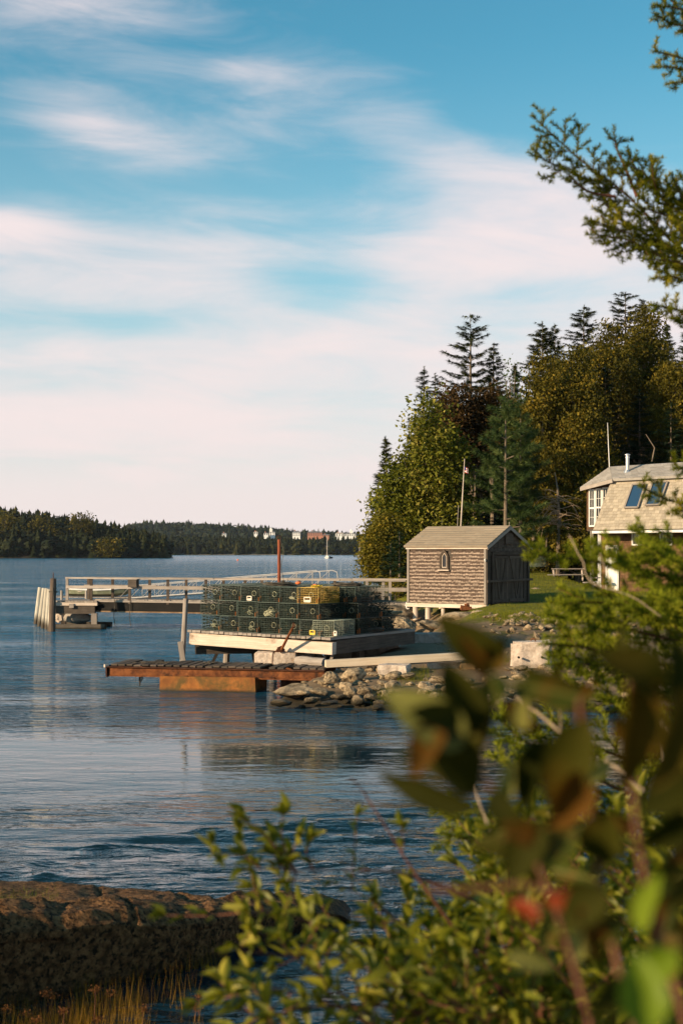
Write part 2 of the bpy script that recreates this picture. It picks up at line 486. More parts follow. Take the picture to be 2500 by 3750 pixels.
M['bark'] = pmat('grey bark', (.10, .075, .055), (.21, .165, .12), 5, .9, .6, grain=(3, 18), var=.3)
M['twig'] = pmat('pale dead twig', (.28, .20, .13), (.42, .31, .21), 12, .85, .3, var=.3)
M['redtwig'] = pmat('red brown stem', (.11, .042, .026), (.20, .085, .05), 12, .7, .2, var=.4)
M['orange_float'] = pmat('orange float', (.75, .16, .05), (.8, .2, .07), 4, .5, 0, var=.05)


def glassmat(name, col_, rough=.05, spec=.8):
    m_, b, bs, t = newmat(name)
    bs.inputs['Base Color'].default_value = col_ + (1,)
    bs.inputs['Roughness'].default_value = rough
    bs.inputs['Specular IOR Level'].default_value = spec
    return m_
M['glass'] = glassmat('dark window glass', (.015, .014, .012))
M['skylight'] = glassmat('skylight glass', (.02, .05, .10), .04, 1.0)

M['l_spruce'] = leafmat('spruce needles', (.016, .026, .006), (.060, .066, .014), (.120, .100, .024), .12)
M['l_darkspruce'] = leafmat('dark spruce needles', (.010, .024, .010), (.024, .046, .018), None, .08)
M['l_cedar'] = leafmat('olive cedar foliage', (.034, .034, .005), (.140, .110, .012), (.230, .155, .018), .22)
M['l_pine'] = leafmat('pine needles', (.022, .048, .016), (.085, .115, .032), (.14, .17, .05), .18, nscale=1.1)
M['l_birch'] = leafmat('broad leaves', (.045, .058, .006), (.165, .160, .016), (.42, .35, .08), .28, nscale=.5)
M['l_yellow'] = leafmat('yellow green leaves', (.07, .065, .008), (.18, .145, .018), (.24, .17, .02), .3)
M['l_russet'] = leafmat('russet leaves', (.035, .020, .008), (.085, .048, .014), None, .25)
M['l_far'] = leafmat('far woodland', (.008, .013, .005), (.024, .029, .009), (.052, .048, .012), .0, nscale=.02)
M['l_far2'] = leafmat('far hill woodland', (.015, .024, .013), (.034, .042, .020), (.055, .055, .022), .0, nscale=.02)  # paler than the nearer wood: part of the haze is in the colour
M['l_willow'] = leafmat('shrub leaves', (.055, .078, .006), (.30, .28, .022), (.52, .43, .07), .40, .45, nscale=6, spec=.4)
M['needle'] = leafmat('near spruce needles', (.050, .070, .006), (.22, .21, .015), (.38, .31, .03), .32, .8, nscale=5, spec=.04)
M['needle_l'] = leafmat('young spruce needles', (.08, .105, .008), (.30, .31, .024), (.42, .38, .04), .35, .8, nscale=5, spec=.04)
M['big_green'] = leafmat('broad leaf green', (.020, .034, .004), (.055, .066, .008), None, .30, .6, nscale=9, spec=.1, veins=True)
M['big_pale'] = leafmat('broad leaf pale', (.15, .15, .035), (.24, .22, .06), None, .35, .4, nscale=9)
M['big_dark'] = leafmat('broad leaf dark', (.014, .017, .002), (.050, .046, .005), (.09, .050, .006), .30, .7, nscale=9, spec=.06)
M['big_brown'] = leafmat('broad leaf browned', (.055, .028, .004), (.13, .055, .007), None, .32, .6, nscale=9, spec=.08)
M['big_lime'] = leafmat('broad leaf lime', (.13, .20, .010), (.22, .27, .02), None, .45, .4, nscale=7)
M['big_red'] = leafmat('broad leaf red', (.20, .03, .010), (.30, .06, .015), None, .40, .4, nscale=9)
M['grass_blade'] = leafmat('lawn grass', (.085, .100, .008), (.21, .20, .016), (.33, .26, .03), .30, .6, nscale=.8)
M['marsh'] = leafmat('marsh grass', (.20, .10, .012), (.46, .26, .03), (.52, .24, .03), .35, .6, nscale=5)
M['seed'] = leafmat('rusty seed heads', (.12, .045, .016), (.24, .10, .035), None, .25, .8, nscale=8)
HAZE = True
# ================================================================== SETTING
def smooth(t): t = np.clip(t, 0, 1); return t * t * (3 - 2 * t)


class Waves:
    """cheap vectorised noise: many sinusoids with warped phase"""
    def __init__(s, seed, n, l0, l1, aniso=1.0, ang=0.0, spread=3.14):
        r = np.random.default_rng(seed)
        lam = l0 * (l1 / l0) ** r.random(n)
        th = ang + (r.random(n) * 2 - 1) * spread
        s.kx = 2 * np.pi / lam * np.sin(th) / aniso; s.ky = 2 * np.pi / lam * np.cos(th)
        s.ph = r.random(n) * 6.28; s.a = lam / lam.max(); s.a /= np.sqrt((s.a ** 2).sum())
    def __call__(s, x, y):
        o = np.zeros(np.shape(x))
        wx = .0
        for kx, ky, p, a in zip(s.kx, s.ky, s.ph, s.a):
            wx = .8 * np.sin(.31 * kx * x - .27 * ky * y + p * 3)
            o += a * np.sin(kx * x + ky * y + p + wx)
        return o * .8


# ---- water: one sheet out to the horizon, finely meshed near the camera
def build_water():
    t1 = np.linspace(-.30, .30, 270); t0 = -np.geomspace(2.2, .305, 26); t2 = np.geomspace(.305, 2.2, 26)
    tx = np.concatenate([t0, t1, t2])
    ys = np.concatenate([np.linspace(1.5, 8.4, 12), np.geomspace(8.5, 34, 500), np.geomspace(34.5, 3500, 90)])
    X = tx[None, :] * ys[:, None] * 1.0 + tx[None, :] * 6 * (np.abs(tx[None, :]) > .3); Y = np.repeat(ys[:, None], len(tx), 1)
    # the tide rip: a line of standing waves running out from behind the ledge
    yc = np.interp(X, [-9, -3.2, -2.1, -.8, 1.0, 3.5], [11.0, 13.2, 14.9, 15.5, 16.2, 17.2])
    d = yc - Y                                   # >0 on the near (rough) side
    wA = Waves(3, 22, .35, .95, 2.2, 0.25, .55)
    wB = Waves(5, 26, .16, .5, 1.6, 0.1, .9)
    wC = Waves(8, 14, 2.5, 7, 1.6, .1, .7)
    crest = np.exp(-((d - .25) / .75) ** 2)
    env = .45 + .55 * Waves(9, 6, 2., 4.)(X, Y) ** 2
    Z = crest * env * .040 * wA(X, Y)
    Z += .036 * np.exp(-((d) / .20) ** 2) * (.25 + .75 * smooth(.5 + .8 * Waves(21, 8, .5, 2.)(X, X * 0)))
    Z += .022 * np.exp(-((d - .75) / .18) ** 2) * smooth(.4 + .8 * Waves(23, 8, .5, 2.)(X, X * 0))
    Z += smooth((d + .4) / 1.4) * (.0065 * wB(X, Y) + .010 * wA(X * 1.0 + 3, Y))
    Z += .0040 * wC(X, Y) * np.exp(-((Y - 19) / 10) ** 2) * (d < .0)
    Z += .0007 * wB(X * .7, Y * .7) * np.exp(-((Y - 26) / 12) ** 2)
    fade = smooth((40 - Y) / 12) * smooth((Y - 7) / 2)
    Z *= fade
    # ripple strength carried to the material
    patch = Waves(14, 9, 6, 22, 3.0)(X, Y)
    calm = np.exp(-((np.log(np.maximum(Y, 1)) - np.log(20.5)) / .33) ** 2)
    rip = np.where(Y > 22, 1.05, .52) - np.where(Y > 22, .98, .45) * calm + (.10 - .05 * calm) * patch * (Y > 16)
    rip = np.where(d > 0, .52 + .2 * np.clip(Waves(17, 8, .8, 2.5)(X, Y), -1, 1), rip)
    rip = np.clip(rip, .035, 1.3)
    n, m_ = X.shape
    v = np.stack([X, Y, Z], 2).reshape(-1, 3)
    i = np.arange(n - 1)[:, None] * m_ + np.arange(m_ - 1)[None]
    f = np.stack([i, i + 1, i + m_ + 1, i + m_], 2).reshape(-1, 4)
    mt, b, bs, t = newmat('sea water')
    at = b.new('ShaderNodeAttribute', attribute_name='rnd')
    tc = b.new('ShaderNodeTexCoord'); co = tc.outputs['Object']
    def mapped(sx, sy, rot=0.0):
        mp = b.new('ShaderNodeMapping'); t.links.new(co, mp.inputs[0]); mp.inputs['Scale'].default_value = (sx, sy, 1)
        mp.inputs['Rotation'].default_value = (0, 0, rot); return mp.outputs[0]
    h1 = b.noise(mapped(1.3, 3.0, .12), 1.0, 3, .5, .4)
    h2 = b.noise(mapped(5.0, 10.0, -.15), 1.0, 3, .55, .5)
    h3 = b.noise(mapped(.32, .75, .1), 1.0, 2, .5, .3)
    gust = b.noise(mapped(.05, .16, .1), 1.0, 10, .72, .3)
    hh = b.m('ADD', b.m('MULTIPLY', h1, .75), b.m('MULTIPLY', h2, .20))
    hh = b.m('ADD', hh, b.m('MULTIPLY', h3, 1.3))
    st = b.m('MULTIPLY', at.outputs['Fac'], b.m('ADD', .30, b.m('MULTIPLY', b.ss(gust, .36, .62), 1.25)))
    bp = b.new('ShaderNodeBump'); bp.inputs['Distance'].default_value = .23
    t.links.new(st, bp.inputs['Strength']); t.links.new(hh, bp.inputs['Height'])
    t.links.new(bp.outputs[0], bs.inputs['Normal'])
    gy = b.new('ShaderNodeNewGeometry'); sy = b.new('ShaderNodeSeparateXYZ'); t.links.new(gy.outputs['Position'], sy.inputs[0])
    t.links.new(b.mix(b.ss(sy.outputs[1], 17, 48), (.004, .016, .022), (.006, .125, .235)), bs.inputs['Base Color'])  # blue of the reflected upper sky put into the far water's base colour
    bs.inputs['IOR'].default_value = 1.333
    bs.inputs['Specular IOR Level'].default_value = .5
    geo = b.new('ShaderNodeNewGeometry'); sp = b.new('ShaderNodeSeparateXYZ'); t.links.new(geo.outputs['Position'], sp.inputs[0])
    b.put(bs.inputs['Roughness'], b.m('ADD', .035, b.m('MULTIPLY', b.ss(sp.outputs[1], 60, 900), .13)))
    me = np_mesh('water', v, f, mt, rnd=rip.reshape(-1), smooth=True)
    tag(link(bpy.data.objects.new('water', me)), 'wind rippled blue bay water', kind='structure')
build_water()

# ---- land of the right-hand shore
XB = [(20, -1.9), (27, -1.35), (29.5, -1.0), (31, -.8), (33, -.1), (36, .9), (40, 1.6), (44, 2.3), (49, 2.5), (54, 1.3), (60, .75), (75, 1.1), (95, 1.7), (130, 4), (300, 30), (600, 80)]
xb_y = np.array([a for a, _ in XB]); xb_x = np.array([c for _, c in XB])
lumpW = Waves(31, 16, .8, 4); lumpF = Waves(32, 16, .25, .9)
def land_z(X, Y):
    X = np.asarray(X, float); Y = np.asarray(Y, float)
    ysh = np.interp(X, [-1.6, 0, 2, 6, 20], [27.6, 27.0, 26.6, 26.2, 25.5])
    dy = Y - ysh + .25 * lumpW(X, Y)
    A = np.interp(dy, [-3, -.4, 0, .9, 2.6, 5.5, 9, 13, 16.5], [-1.2, -.25, 0.0, .18, .34, .50, .68, 1.12, 1.2])
    dx = X - np.interp(Y, xb_y, xb_x) + .2 * lumpW(Y, X)
    B = np.interp(dx, [-3, -.5, 0, .7, 2.0, 3.5], [-1.6, -.4, 0.0, .55, 1.05, 1.35])
    z = np.minimum(A, B)
    z = z + .02 * lumpF(X, Y) * (z > -.2)
    hill = np.clip(Y - 72, 0, 200) * .035 * smooth((X - np.interp(Y, xb_y, xb_x)) / 12)
    rise = .042 * np.clip(Y - 50, 0, 22) * smooth((12 - X) / 2.5) * smooth((dx - 1.5) / 2)
    return z + hill + rise
def gz(x, y): return float(land_z(np.array([x]), np.array([y]))[0])


def build_land():
    ys = np.concatenate([np.linspace(24, 60, 200), np.geomspace(60.4, 700, 110)])
    tx = np.linspace(0, 1, 170) ** 1.35
    x0 = np.interp(ys, xb_y, xb_x) - 2.5
    X = x0[:, None] + tx[None] * (26 + ys[:, None] * .55); Y = np.repeat(ys[:, None], len(tx), 1)
    Z = land_z(X, Y)
    v = np.stack([X, Y, Z], 2).reshape(-1, 3)
    n, m_ = X.shape
    i = np.arange(n - 1)[:, None] * m_ + np.arange(m_ - 1)[None]
    f = np.stack([i, i + 1, i + m_ + 1, i + m_], 2).reshape(-1, 4)
    mt, b, bs, t = newmat('shore ground')
    geo = b.new('ShaderNodeNewGeometry'); sp = b.new('ShaderNodeSeparateXYZ'); t.links.new(geo.outputs['Position'], sp.inputs[0])
    pos = geo.outputs['Position']
    nA = b.noise(pos, 1.1, 6, .65); nB = b.noise(pos, 9, 5, .7); nC = b.noise(pos, .25, 4, .6)
    dirt = b.mix(nB, (.11, .072, .040), (.27, .19, .12))
    grass = b.mix(b.ss(nA, .3, .7), (.075, .085, .008), (.19, .17, .018))
    grass = b.mix(b.m('MULTIPLY', nB, .5), grass, (.10, .10, .015))
    wet = b.mix(nB, (.02, .016, .010), (.07, .055, .035))
    y_ = b.m('ADD', sp.outputs[1], b.m('MULTIPLY', b.m('SUBTRACT', nA, .5), 3.0))
    z_ = b.m('ADD', sp.outputs[2], b.m('MULTIPLY', b.m('SUBTRACT', nA, .5), .35))
    c = b.mix(b.ss(y_, 38.5, 40.5), dirt, grass)
    c = b.mix(b.m('MULTIPLY', b.ss(nA, .52, .62), b.ss(y_, 44, 38)), c, (.10, .095, .018))
    c = b.mix(b.ss(z_, .62, 1.0), b.mix(b.ss(z_, .1, .30), wet, dirt), c)
    t.links.new(c, bs.inputs['Base Color']); bs.inputs['Roughness'].default_value = .95; bs.inputs['Specular IOR Level'].default_value = .15
    bp = b.new('ShaderNodeBump'); bp.inputs['Strength'].default_value = .7; bp.inputs['Distance'].default_value = .04
    t.links.new(nB, bp.inputs['Height']); t.links.new(bp.outputs[0], bs.inputs['Normal'])
    me = np_mesh('ground', v, f, mt, smooth=True)
    tag(link(bpy.data.objects.new('ground', me)), 'grassy lawn and stony shore rising from the water', kind='structure')
build_land()

# ---- the bank the photographer stands on (below and beside the frame)
def build_bank():
    ys = np.linspace(-8, 7.6, 60); xs = np.linspace(-7, 12, 80)
    X, Y = np.meshgrid(xs, ys)
    Z = 1.38 - .27 * np.clip(Y, -4, 9) + .06 * lumpW(X, Y) + .02 * lumpF(X, Y)
    Z = Z - .5 * smooth((-2.2 - X) / 3) * smooth((Y + 1) / 4)
    Z = np.minimum(Z, 1.5)
    v = np.stack([X, Y, Z], 2).reshape(-1, 3); n, m_ = X.shape
    i = np.arange(n - 1)[:, None] * m_ + np.arange(m_ - 1)[None]
    f = np.stack([i, i + 1, i + m_ + 1, i + m_], 2).reshape(-1, 4)
    me = np_mesh('bank', v, f, pmat('dark leaf litter', (.03, .022, .012), (.08, .06, .03), 7, .95, .6), smooth=True)
    tag(link(bpy.data.objects.new('bank', me)), 'leafy earth bank under the shrubs', kind='structure')
build_bank()


# ---- far land masses
def far_land(name, pts, depth, label, c1, c2, base=.4):
    """pts: (px, ridge height m, shore distance Y)"""
    rows = 14
    V = []; n = len(pts)
    for (px, hh, Y0) in pts:
        for k in range(rows):
            t_ = k / (rows - 1)
            Y = Y0 + depth * t_; X = (px - 1250) / F * Y
            z = -.6 + (hh + .6) * (1 - (1 - min(1, t_ * 1.6)) ** 2.2)
            V.append((X + random.uniform(-1, 1), Y, z + (random.uniform(-.5, .5) if 0 < k else 0)))
    f = []
    for i in range(n - 1):
        for k in range(rows - 1):
            a = i * rows + k; f.append((a, a + rows, a + rows + 1, a + 1))
    me = np_mesh(name, np.array(V), np.array(f), pmat(name + ' soil', c1, c2, .02, .95, 0, c3=(.20, .16, .12), c3s=.05, c3t=(.6, .7)), smooth=True)
    return tag(link(bpy.data.objects.new(name, me)), label, kind='structure')


def conifer_tmpl(kind):
    """small far-away tree of a few dozen faces; unit height"""
    V = []; Fc = []
    r = random.Random(kind * 17 + 3)
    if kind % 3 < 2:                       # spruce: ragged stacked skirts
        tiers = 7; 
        for i in range(tiers):
            t_ = i / tiers; z0 = .05 + .88 * t_; R = (.21 if kind % 3 == 0 else .16) * (1 - t_) ** .8 + .012
            n = 7; top = (r.uniform(-.01, .01), r.uniform(-.01, .01), z0 + .24 * (1 - t_ * .4))
            b0 = len(V); V.append(top)
            for k in range(n * 2):
                a = math.pi * k / n + r.random(); rr = R * (r.uniform(.8, 1.25) if k % 2 == 0 else r.uniform(.35, .6))
                V.append((rr * math.cos(a), rr * math.sin(a), z0 - r.uniform(0, .03)))
            for k in range(n * 2): Fc.append((b0, b0 + 1 + k, b0 + 1 + (k + 1) % (n * 2)))
        b0 = len(V); V += [(-.006, 0, .9), (.006, 0, .9), (0, 0, 1.03)]; Fc.append((b0, b0 + 1, b0 + 2))
    else:                                  # rounded broadleaf: loose clumps of facets
        for i in range(90):
            d = Vector((r.gauss(0, 1), r.gauss(0, 1), r.gauss(0, 1))).normalized()
            c = Vector((d.x * .26, d.y * .26, .58 + d.z * .36)) * r.uniform(.85, 1.05)
            t1 = d.orthogonal().normalized() * .10; t2 = d.cross(t1).normalized() * .10
            b0 = len(V); q = r.uniform(0, 6)
            for k in range(3):
                a = q + k * 2.1; V.append(tuple(c + t1 * math.cos(a) + t2 * math.sin(a) + d * r.uniform(-.05, .05)))
            Fc.append((b0, b0 + 1, b0 + 2))
    return np.array(V), np.array(Fc)


TM = [conifer_tmpl(k) for k in range(6)]
def wood(name, label, samples, mat_, hmin, hmax, broad=.25, seed=1):
    """samples: function(rng) -> x, y, z ; many trees joined: reads as one mass"""
    r = np.random.default_rng(seed); Vs = []; Fs = []; Rs = []; off = 0
    pts = samples(r)
    kinds = np.where(r.random(len(pts)) < broad, r.choice([2, 5], len(pts)), r.choice([0, 1, 3, 4], len(pts)))
    for k in range(6):
        sel = pts[kinds == k]
        if not len(sel): continue
        N = len(sel); h_ = r.uniform(hmin, hmax, N) * (.8 if k in (2, 5) else 1.0)
        a = r.uniform(0, 6.28, N); R = np.zeros((N, 3, 3)); R[:, 0, 0] = np.cos(a); R[:, 0, 1] = -np.sin(a); R[:, 1, 0] = np.sin(a); R[:, 1, 1] = np.cos(a); R[:, 2, 2] = 1
        wd = r.uniform(1.0, 2.1, N)
        v, f, q = scatter(TM[k][0], TM[k][1], sel, R, np.stack([h_ * wd, h_ * wd, h_], 1), r.random(N))
        Vs.append(v); Fs.append(f + off); Rs.append(q); off += len(v)
    me = np_mesh(name, np.concatenate(Vs), np.concatenate(Fs), mat_, rnd=np.concatenate(Rs))
    return tag(link(bpy.data.objects.new(name, me)), label, kind='stuff')


# headland on the left, 590 m off
hp = [(-1900, 16, 560), (-900, 16, 570), (-300, 15, 580), (0, 14, 588), (120, 13, 590), (300, 9.5, 592), (420, 7, 594), (520, 4.5, 598), (600, 1.2, 602), (640, -.4, 606)]
far_land('headland', hp, 120, 'dark wooded headland across the water at left', (.03, .025, .015), (.09, .07, .05))
hx = [p[0] for p in hp]
def s_head(r):
    out = []
    px = np.concatenate([r.uniform(-1900, 615, 700), r.uniform(-60, 612, 650)]); t_ = r.random(len(px)) ** 1.3
    for a, k in zip(px, t_):
        hh = np.interp(a, hx, [p[1] for p in hp]); Y0 = np.interp(a, hx, [p[2] for p in hp])
        Y = Y0 + 2.5 + 90 * k; z = -.6 + (hh + .6) * (1 - (1 - min(1, (Y - Y0) / 120 * 1.6)) ** 2.2)
        out.append(((a - 1250) / F * Y, Y, z - .4))
    return np.array(out)
wood('headland_wood', 'dark spruce wood covering the left headland', s_head, M['l_far'], 5.0, 11.5, .42, 2)
# far shore, about 1050 m
fp = [(-600, 14, 1020), (300, 9, 1020), (700, 8.0, 1040), (1000, 6.6, 1045), (1350, 6.2, 1050), (2200, 6, 1060), (3400, 12, 1060)]
far_land('far_shore', fp, 160, 'pale ledges and wooded far shore of the bay', (.10, .085, .065), (.30, .26, .21))
fx = [p[0] for p in fp]
def s_far(r):
    out = []
    px = np.concatenate([r.uniform(450, 1420, 1150), r.uniform(-600, 3300, 500)]); t_ = r.random(len(px)) ** 1.2
    for a, k in zip(px, t_):
        hh = np.interp(a, fx, [p[1] for p in fp]); Y0 = np.interp(a, fx, [p[2] for p in fp])
        Y = Y0 + 6 + 100 * k; z = -.6 + (hh + .6) * (1 - (1 - min(1, (Y - Y0) / 160 * 1.6)) ** 2.2)
        out.append(((a - 1250) / F * Y, Y, z - 1.0))
    return np.array(out)
wood('shore_wood', 'belt of mixed wood along the far shore', s_far, M['l_far'], 5, 11, .5, 3)
# hill behind, 1600 m
bp_ = [(-600, 24, 1560), (400, 28, 1580), (700, 29, 1600), (900, 25, 1600), (1100, 19, 1600), (1350, 15, 1600), (2200, 20, 1600), (3400, 20, 1600)]
far_land('far_hill', bp_, 200, 'low wooded hill behind the far shore', (.05, .055, .035), (.12, .12, .07))
bx = [p[0] for p in bp_]
def s_hill(r):
    out = []
    px = np.concatenate([r.uniform(470, 1440, 1000), r.uniform(-600, 3300, 300)]); t_ = r.random(len(px))
    for a, k in zip(px, t_):
        hh = np.interp(a, bx, [p[1] for p in bp_]); Y0 = np.interp(a, bx, [p[2] for p in bp_])
        Y = Y0 + 20 + 110 * k; z = -.6 + (hh + .6) * (1 - (1 - min(1, (Y - Y0) / 200 * 1.6)) ** 2.2)
        out.append(((a - 1250) / F * Y, Y, z - 1.5))
    return np.array(out)
wood('hill_wood', 'hazy wood covering the low far hill', s_hill, M['l_far2'], 8, 15, .6, 4)

# haze: thin even air
def haze():
    mb = MB()
    x0, x1, y0, y1, z0, z1 = -1500, 1500, -60, 2100, -2.2, 70
    vs_ = [(x, y, z) for z in (z0, z1) for x, y in ((x0, y0), (x1, y0), (x1, y1), (x0, y1))]
    mb.add(vs_, [(3, 2, 1, 0), (4, 5, 6, 7), (0, 1, 5, 4), (1, 2, 6, 5), (2, 3, 7, 6), (3, 0, 4, 7)])
    m_ = bpy.data.materials.new('air'); m_.use_nodes = True; t = m_.node_tree
    for n in list(t.nodes): t.nodes.remove(n)
    o = t.nodes.new('ShaderNodeOutputMaterial'); v = t.nodes.new('ShaderNodeVolumePrincipled')
    v.inputs['Color'].default_value = (.80, .88, 1, 1); v.inputs['Density'].default_value = .000042; v.inputs['Anisotropy'].default_value = .2
    t.links.new(v.outputs[0], o.inputs['Volume'])
    tag(mb.build('haze', m_), 'thin sea haze', kind='stuff')
if HAZE: haze()


# ------------------------------------------------------------------ rocks
def rock_mesh(seed, dims=(1, .8, .6), npts=13, sub_=2, rough=.06, sharp=.5):
    r = random.Random(seed)
    bm = bmesh.new()
    for i in range(npts):
        d = Vector((r.gauss(0, 1), r.gauss(0, 1), r.gauss(0, 1))).normalized()
        q = r.uniform(.75, 1.1)
        bm.verts.new((d.x * dims[0] / 2 * q, d.y * dims[1] / 2 * q, d.z * dims[2] / 2 * q))
    res = bmesh.ops.convex_hull(bm, input=bm.verts)
    junk = [g for g in res['geom_interior'] + res['geom_unused'] if isinstance(g, bmesh.types.BMVert)]
    if junk: bmesh.ops.delete(bm, geom=list(set(junk)), context='VERTS')
    for k in range(sub_):
        bmesh.ops.subdivide_edges(bm, edges=bm.edges[:], cuts=1, use_grid_fill=True, smooth=.25 if k else .5 * (1 - sharp))
    from mathutils import noise as mn
    s0 = Vector((seed * 3.1, seed * 1.7, seed))
    m0 = sum(dims) / 3
    for v in bm.verts:
        n = v.co.normalized()
        v.co += n * (mn.fractal(v.co / m0 * 3.2 + s0, .8, 2.0, 4) * rough * m0)
    bmesh.ops.triangulate(bm, faces=bm.faces[:])
    me = bpy.data.meshes.new('rock'); bm.to_mesh(me); bm.free()
    for p in me.polygons: p.use_smooth = (seed % 4 == 0)
    return me


ROCKS = [rock_mesh(s_, (1, .8 + .1 * (s_ % 3), .62 + .06 * (s_ % 4)), 12 + s_ % 5, 2, .09, .6 if s_ % 2 else .2) for s_ in range(12)]
def place_rock(name, loc, dims, mat_, label, group=None, seed=0, rz=None, tilt=.25, cat='rock'):
    me = ROCKS[seed % len(ROCKS)].copy() if (mat_ != M['rock']) else ROCKS[seed % len(ROCKS)]
    if not me.materials: me.materials.append(mat_)
    o = link(bpy.data.objects.new(name, me)); o.location = loc; o.scale = dims
    r = random.Random(seed * 31 + int(loc[0] * 100))
    o.rotation_euler = (r.uniform(-tilt, tilt), r.uniform(-tilt, tilt), r.uniform(0, 6.28) if rz is None else rz)
    return tag(o, label, cat, group)
def rock_px(px, py, wpx, hpx, Y, **k):
    """rock whose silhouette is centred at (px,py) with that size in photo pixels, at distance Y"""
    c = P(px, py, Y); s_ = Y / F
    return place_rock(k.pop('name', 'rock'), c, (wpx * s_, wpx * s_ * k.pop('deep', .8), hpx * s_ * 1.35), k.pop('mat', M['rock']), k.pop('label'), rz=k.pop('rz', random.uniform(-.4, .4)), **k)


# big foreground ledge
def build_ledge():
    S = [(-8, 3.6, .95, 12.0, .45), (-4.5, 6.6, .80, 11.9, .33), (-2.6, 8.8, .67, 11.8, .27), (-2.2, 9.2, .63, 11.8, .25), (-1.7, 9.6, .54, 11.8, .21), (-1.24, 9.95, .44, 11.7, .17),
         (-1.0, 10.2, .40, 11.7, .15), (-.84, 10.45, .36, 11.7, .13), (-.62, 10.75, .33, 11.65, .11), (-.42, 10.98, .27, 11.6, .09), (-.2, 11.2, .19, 11.6, .05), (.02, 11.4, .06, 11.6, .02), (.3, 11.6, -.25, 11.7, -.25)]
    n = 260; m_ = 130
    V = np.zeros((n, m_, 3))
    sx = np.interp(np.linspace(0, 1, n), [0, .25, 1], [-8, -3.2, .3])
    col = lambda j: np.interp(sx, [q[0] for q in S], [q[j] for q in S])
    fy, tz, by, bz = col(1), col(2), col(3), col(4)
    # profile: water front -> up the face -> edge -> across the top -> back into the water
    t_ = np.linspace(0, 1, m_)
    for i in range(n):
        prof_y = [fy[i] + .12, fy[i] + .12, fy[i] + .06, fy[i] + .03, fy[i] + .15, fy[i] + .5, (fy[i] + by[i]) / 2, by[i], by[i] + .35, by[i] + .6]
        prof_z = [-.35, -.02, tz[i] * .40, tz[i] * .84, tz[i] * .97, tz[i], tz[i] * .45 + bz[i] * .55, bz[i] * .95, bz[i] * .4 - .05, -.4]
        k = np.linspace(0, 1, len(prof_y)) ** 1.0
        V[i, :, 0] = sx[i]; V[i, :, 1] = np.interp(t_, k, prof_y); V[i, :, 2] = np.interp(t_, k, prof_z)
    from mathutils import noise as mn
    nrm = np.zeros_like(V)
    du = np.gradient(V, axis=0); dv = np.gradient(V, axis=1); nrm = np.cross(du, dv); nrm /= np.linalg.norm(nrm, axis=2, keepdims=True) + 1e-9
    nrm *= np.where(nrm[:, :, 2:3] < -.2, -1, 1)
    for i in range(n):
        for j in range(m_):
            p = Vector(V[i, j])
            d = mn.fractal(p * 2.3, .9, 2.1, 5) * .045 + abs(mn.noise(p * 1.1 + Vector((3, 1, 5)))) * .07 - .02
            cr = mn.noise(Vector((p.x * 3.2 + p.y * 1.1, p.y * .7, 4.4)))          # joints running across the top
            d -= .035 * max(0, 1 - abs(cr) * 9) * (1 if p.z > .1 else 0)
            V[i, j] += np.array([0.15, -.22 if j < m_ * .35 else 0, .8 if j > m_ * .3 else .05]) * d
    ii = np.arange(n - 1)[:, None] * m_ + np.arange(m_ - 1)[None]
    f = np.stack([ii, ii + m_, ii + m_ + 1, ii + 1], 2).reshape(-1, 4)
    me = np_mesh('bedrock', V.reshape(-1, 3), f, M['fgrock'], smooth=True)
    tag(link(bpy.data.objects.new('bedrock', me)), 'long dark ledge of lichened bedrock at the lower left, its top lit orange', 'rock')
build_ledge()
# ================================================================== PIER AND WALKWAY
WA = P(248, 2197, 55.5); WB_ = P(1490, 2213, 50.8)
def on_line(px, A=WA, B=WB_):
    """point of the plan line A-B seen in photo column px"""
    k = (px - 1250) / F
    t = (k * A.y - A.x) / ((B.x - A.x) - k * (B.y - A.y))
    return A.lerp(B, t)
wd = (WB_ - WA).normalized(); wn = Vector((-wd.y, wd.x, 0)).normalized()   # wn points away from the camera
DZ = 1.09
def wp(px, z, off=0.0):
    q = on_line(px); return Vector((q.x, q.y, z)) + wn * off
walk = thing('walkway', wp(870, 0), 'long grey wooden footbridge with plank railings running from the pier head to the shed', 'walkway')
mb = MB()
mb.beam(wp(352, DZ - .22), wp(1200, DZ - .22), .14, .34); mb.beam(wp(352, DZ - .22, 1.25), wp(1200, DZ - .22, 1.25), .14, .34)
mb.beam(wp(1200.5, DZ - .11), wp(1493, DZ - .11), .14, .15); mb.beam(wp(1200.5, DZ - .11, 1.25), wp(1493, DZ - .11, 1.25), .14, .15)
part(mb, 'girder', M['black'], walk)
mb = MB(); mb.beam(wp(352, DZ - .42, -.01), wp(1200, DZ - .42, -.01), .16, .05); part(mb, 'lower_flange', M['tar_rust'], walk)
mb = MB(); mb.beam(wp(352, DZ - .02, -.10), wp(1496, DZ - .02, -.10), .05, .07); part(mb, 'edge_board', M['wood_grey'], walk)
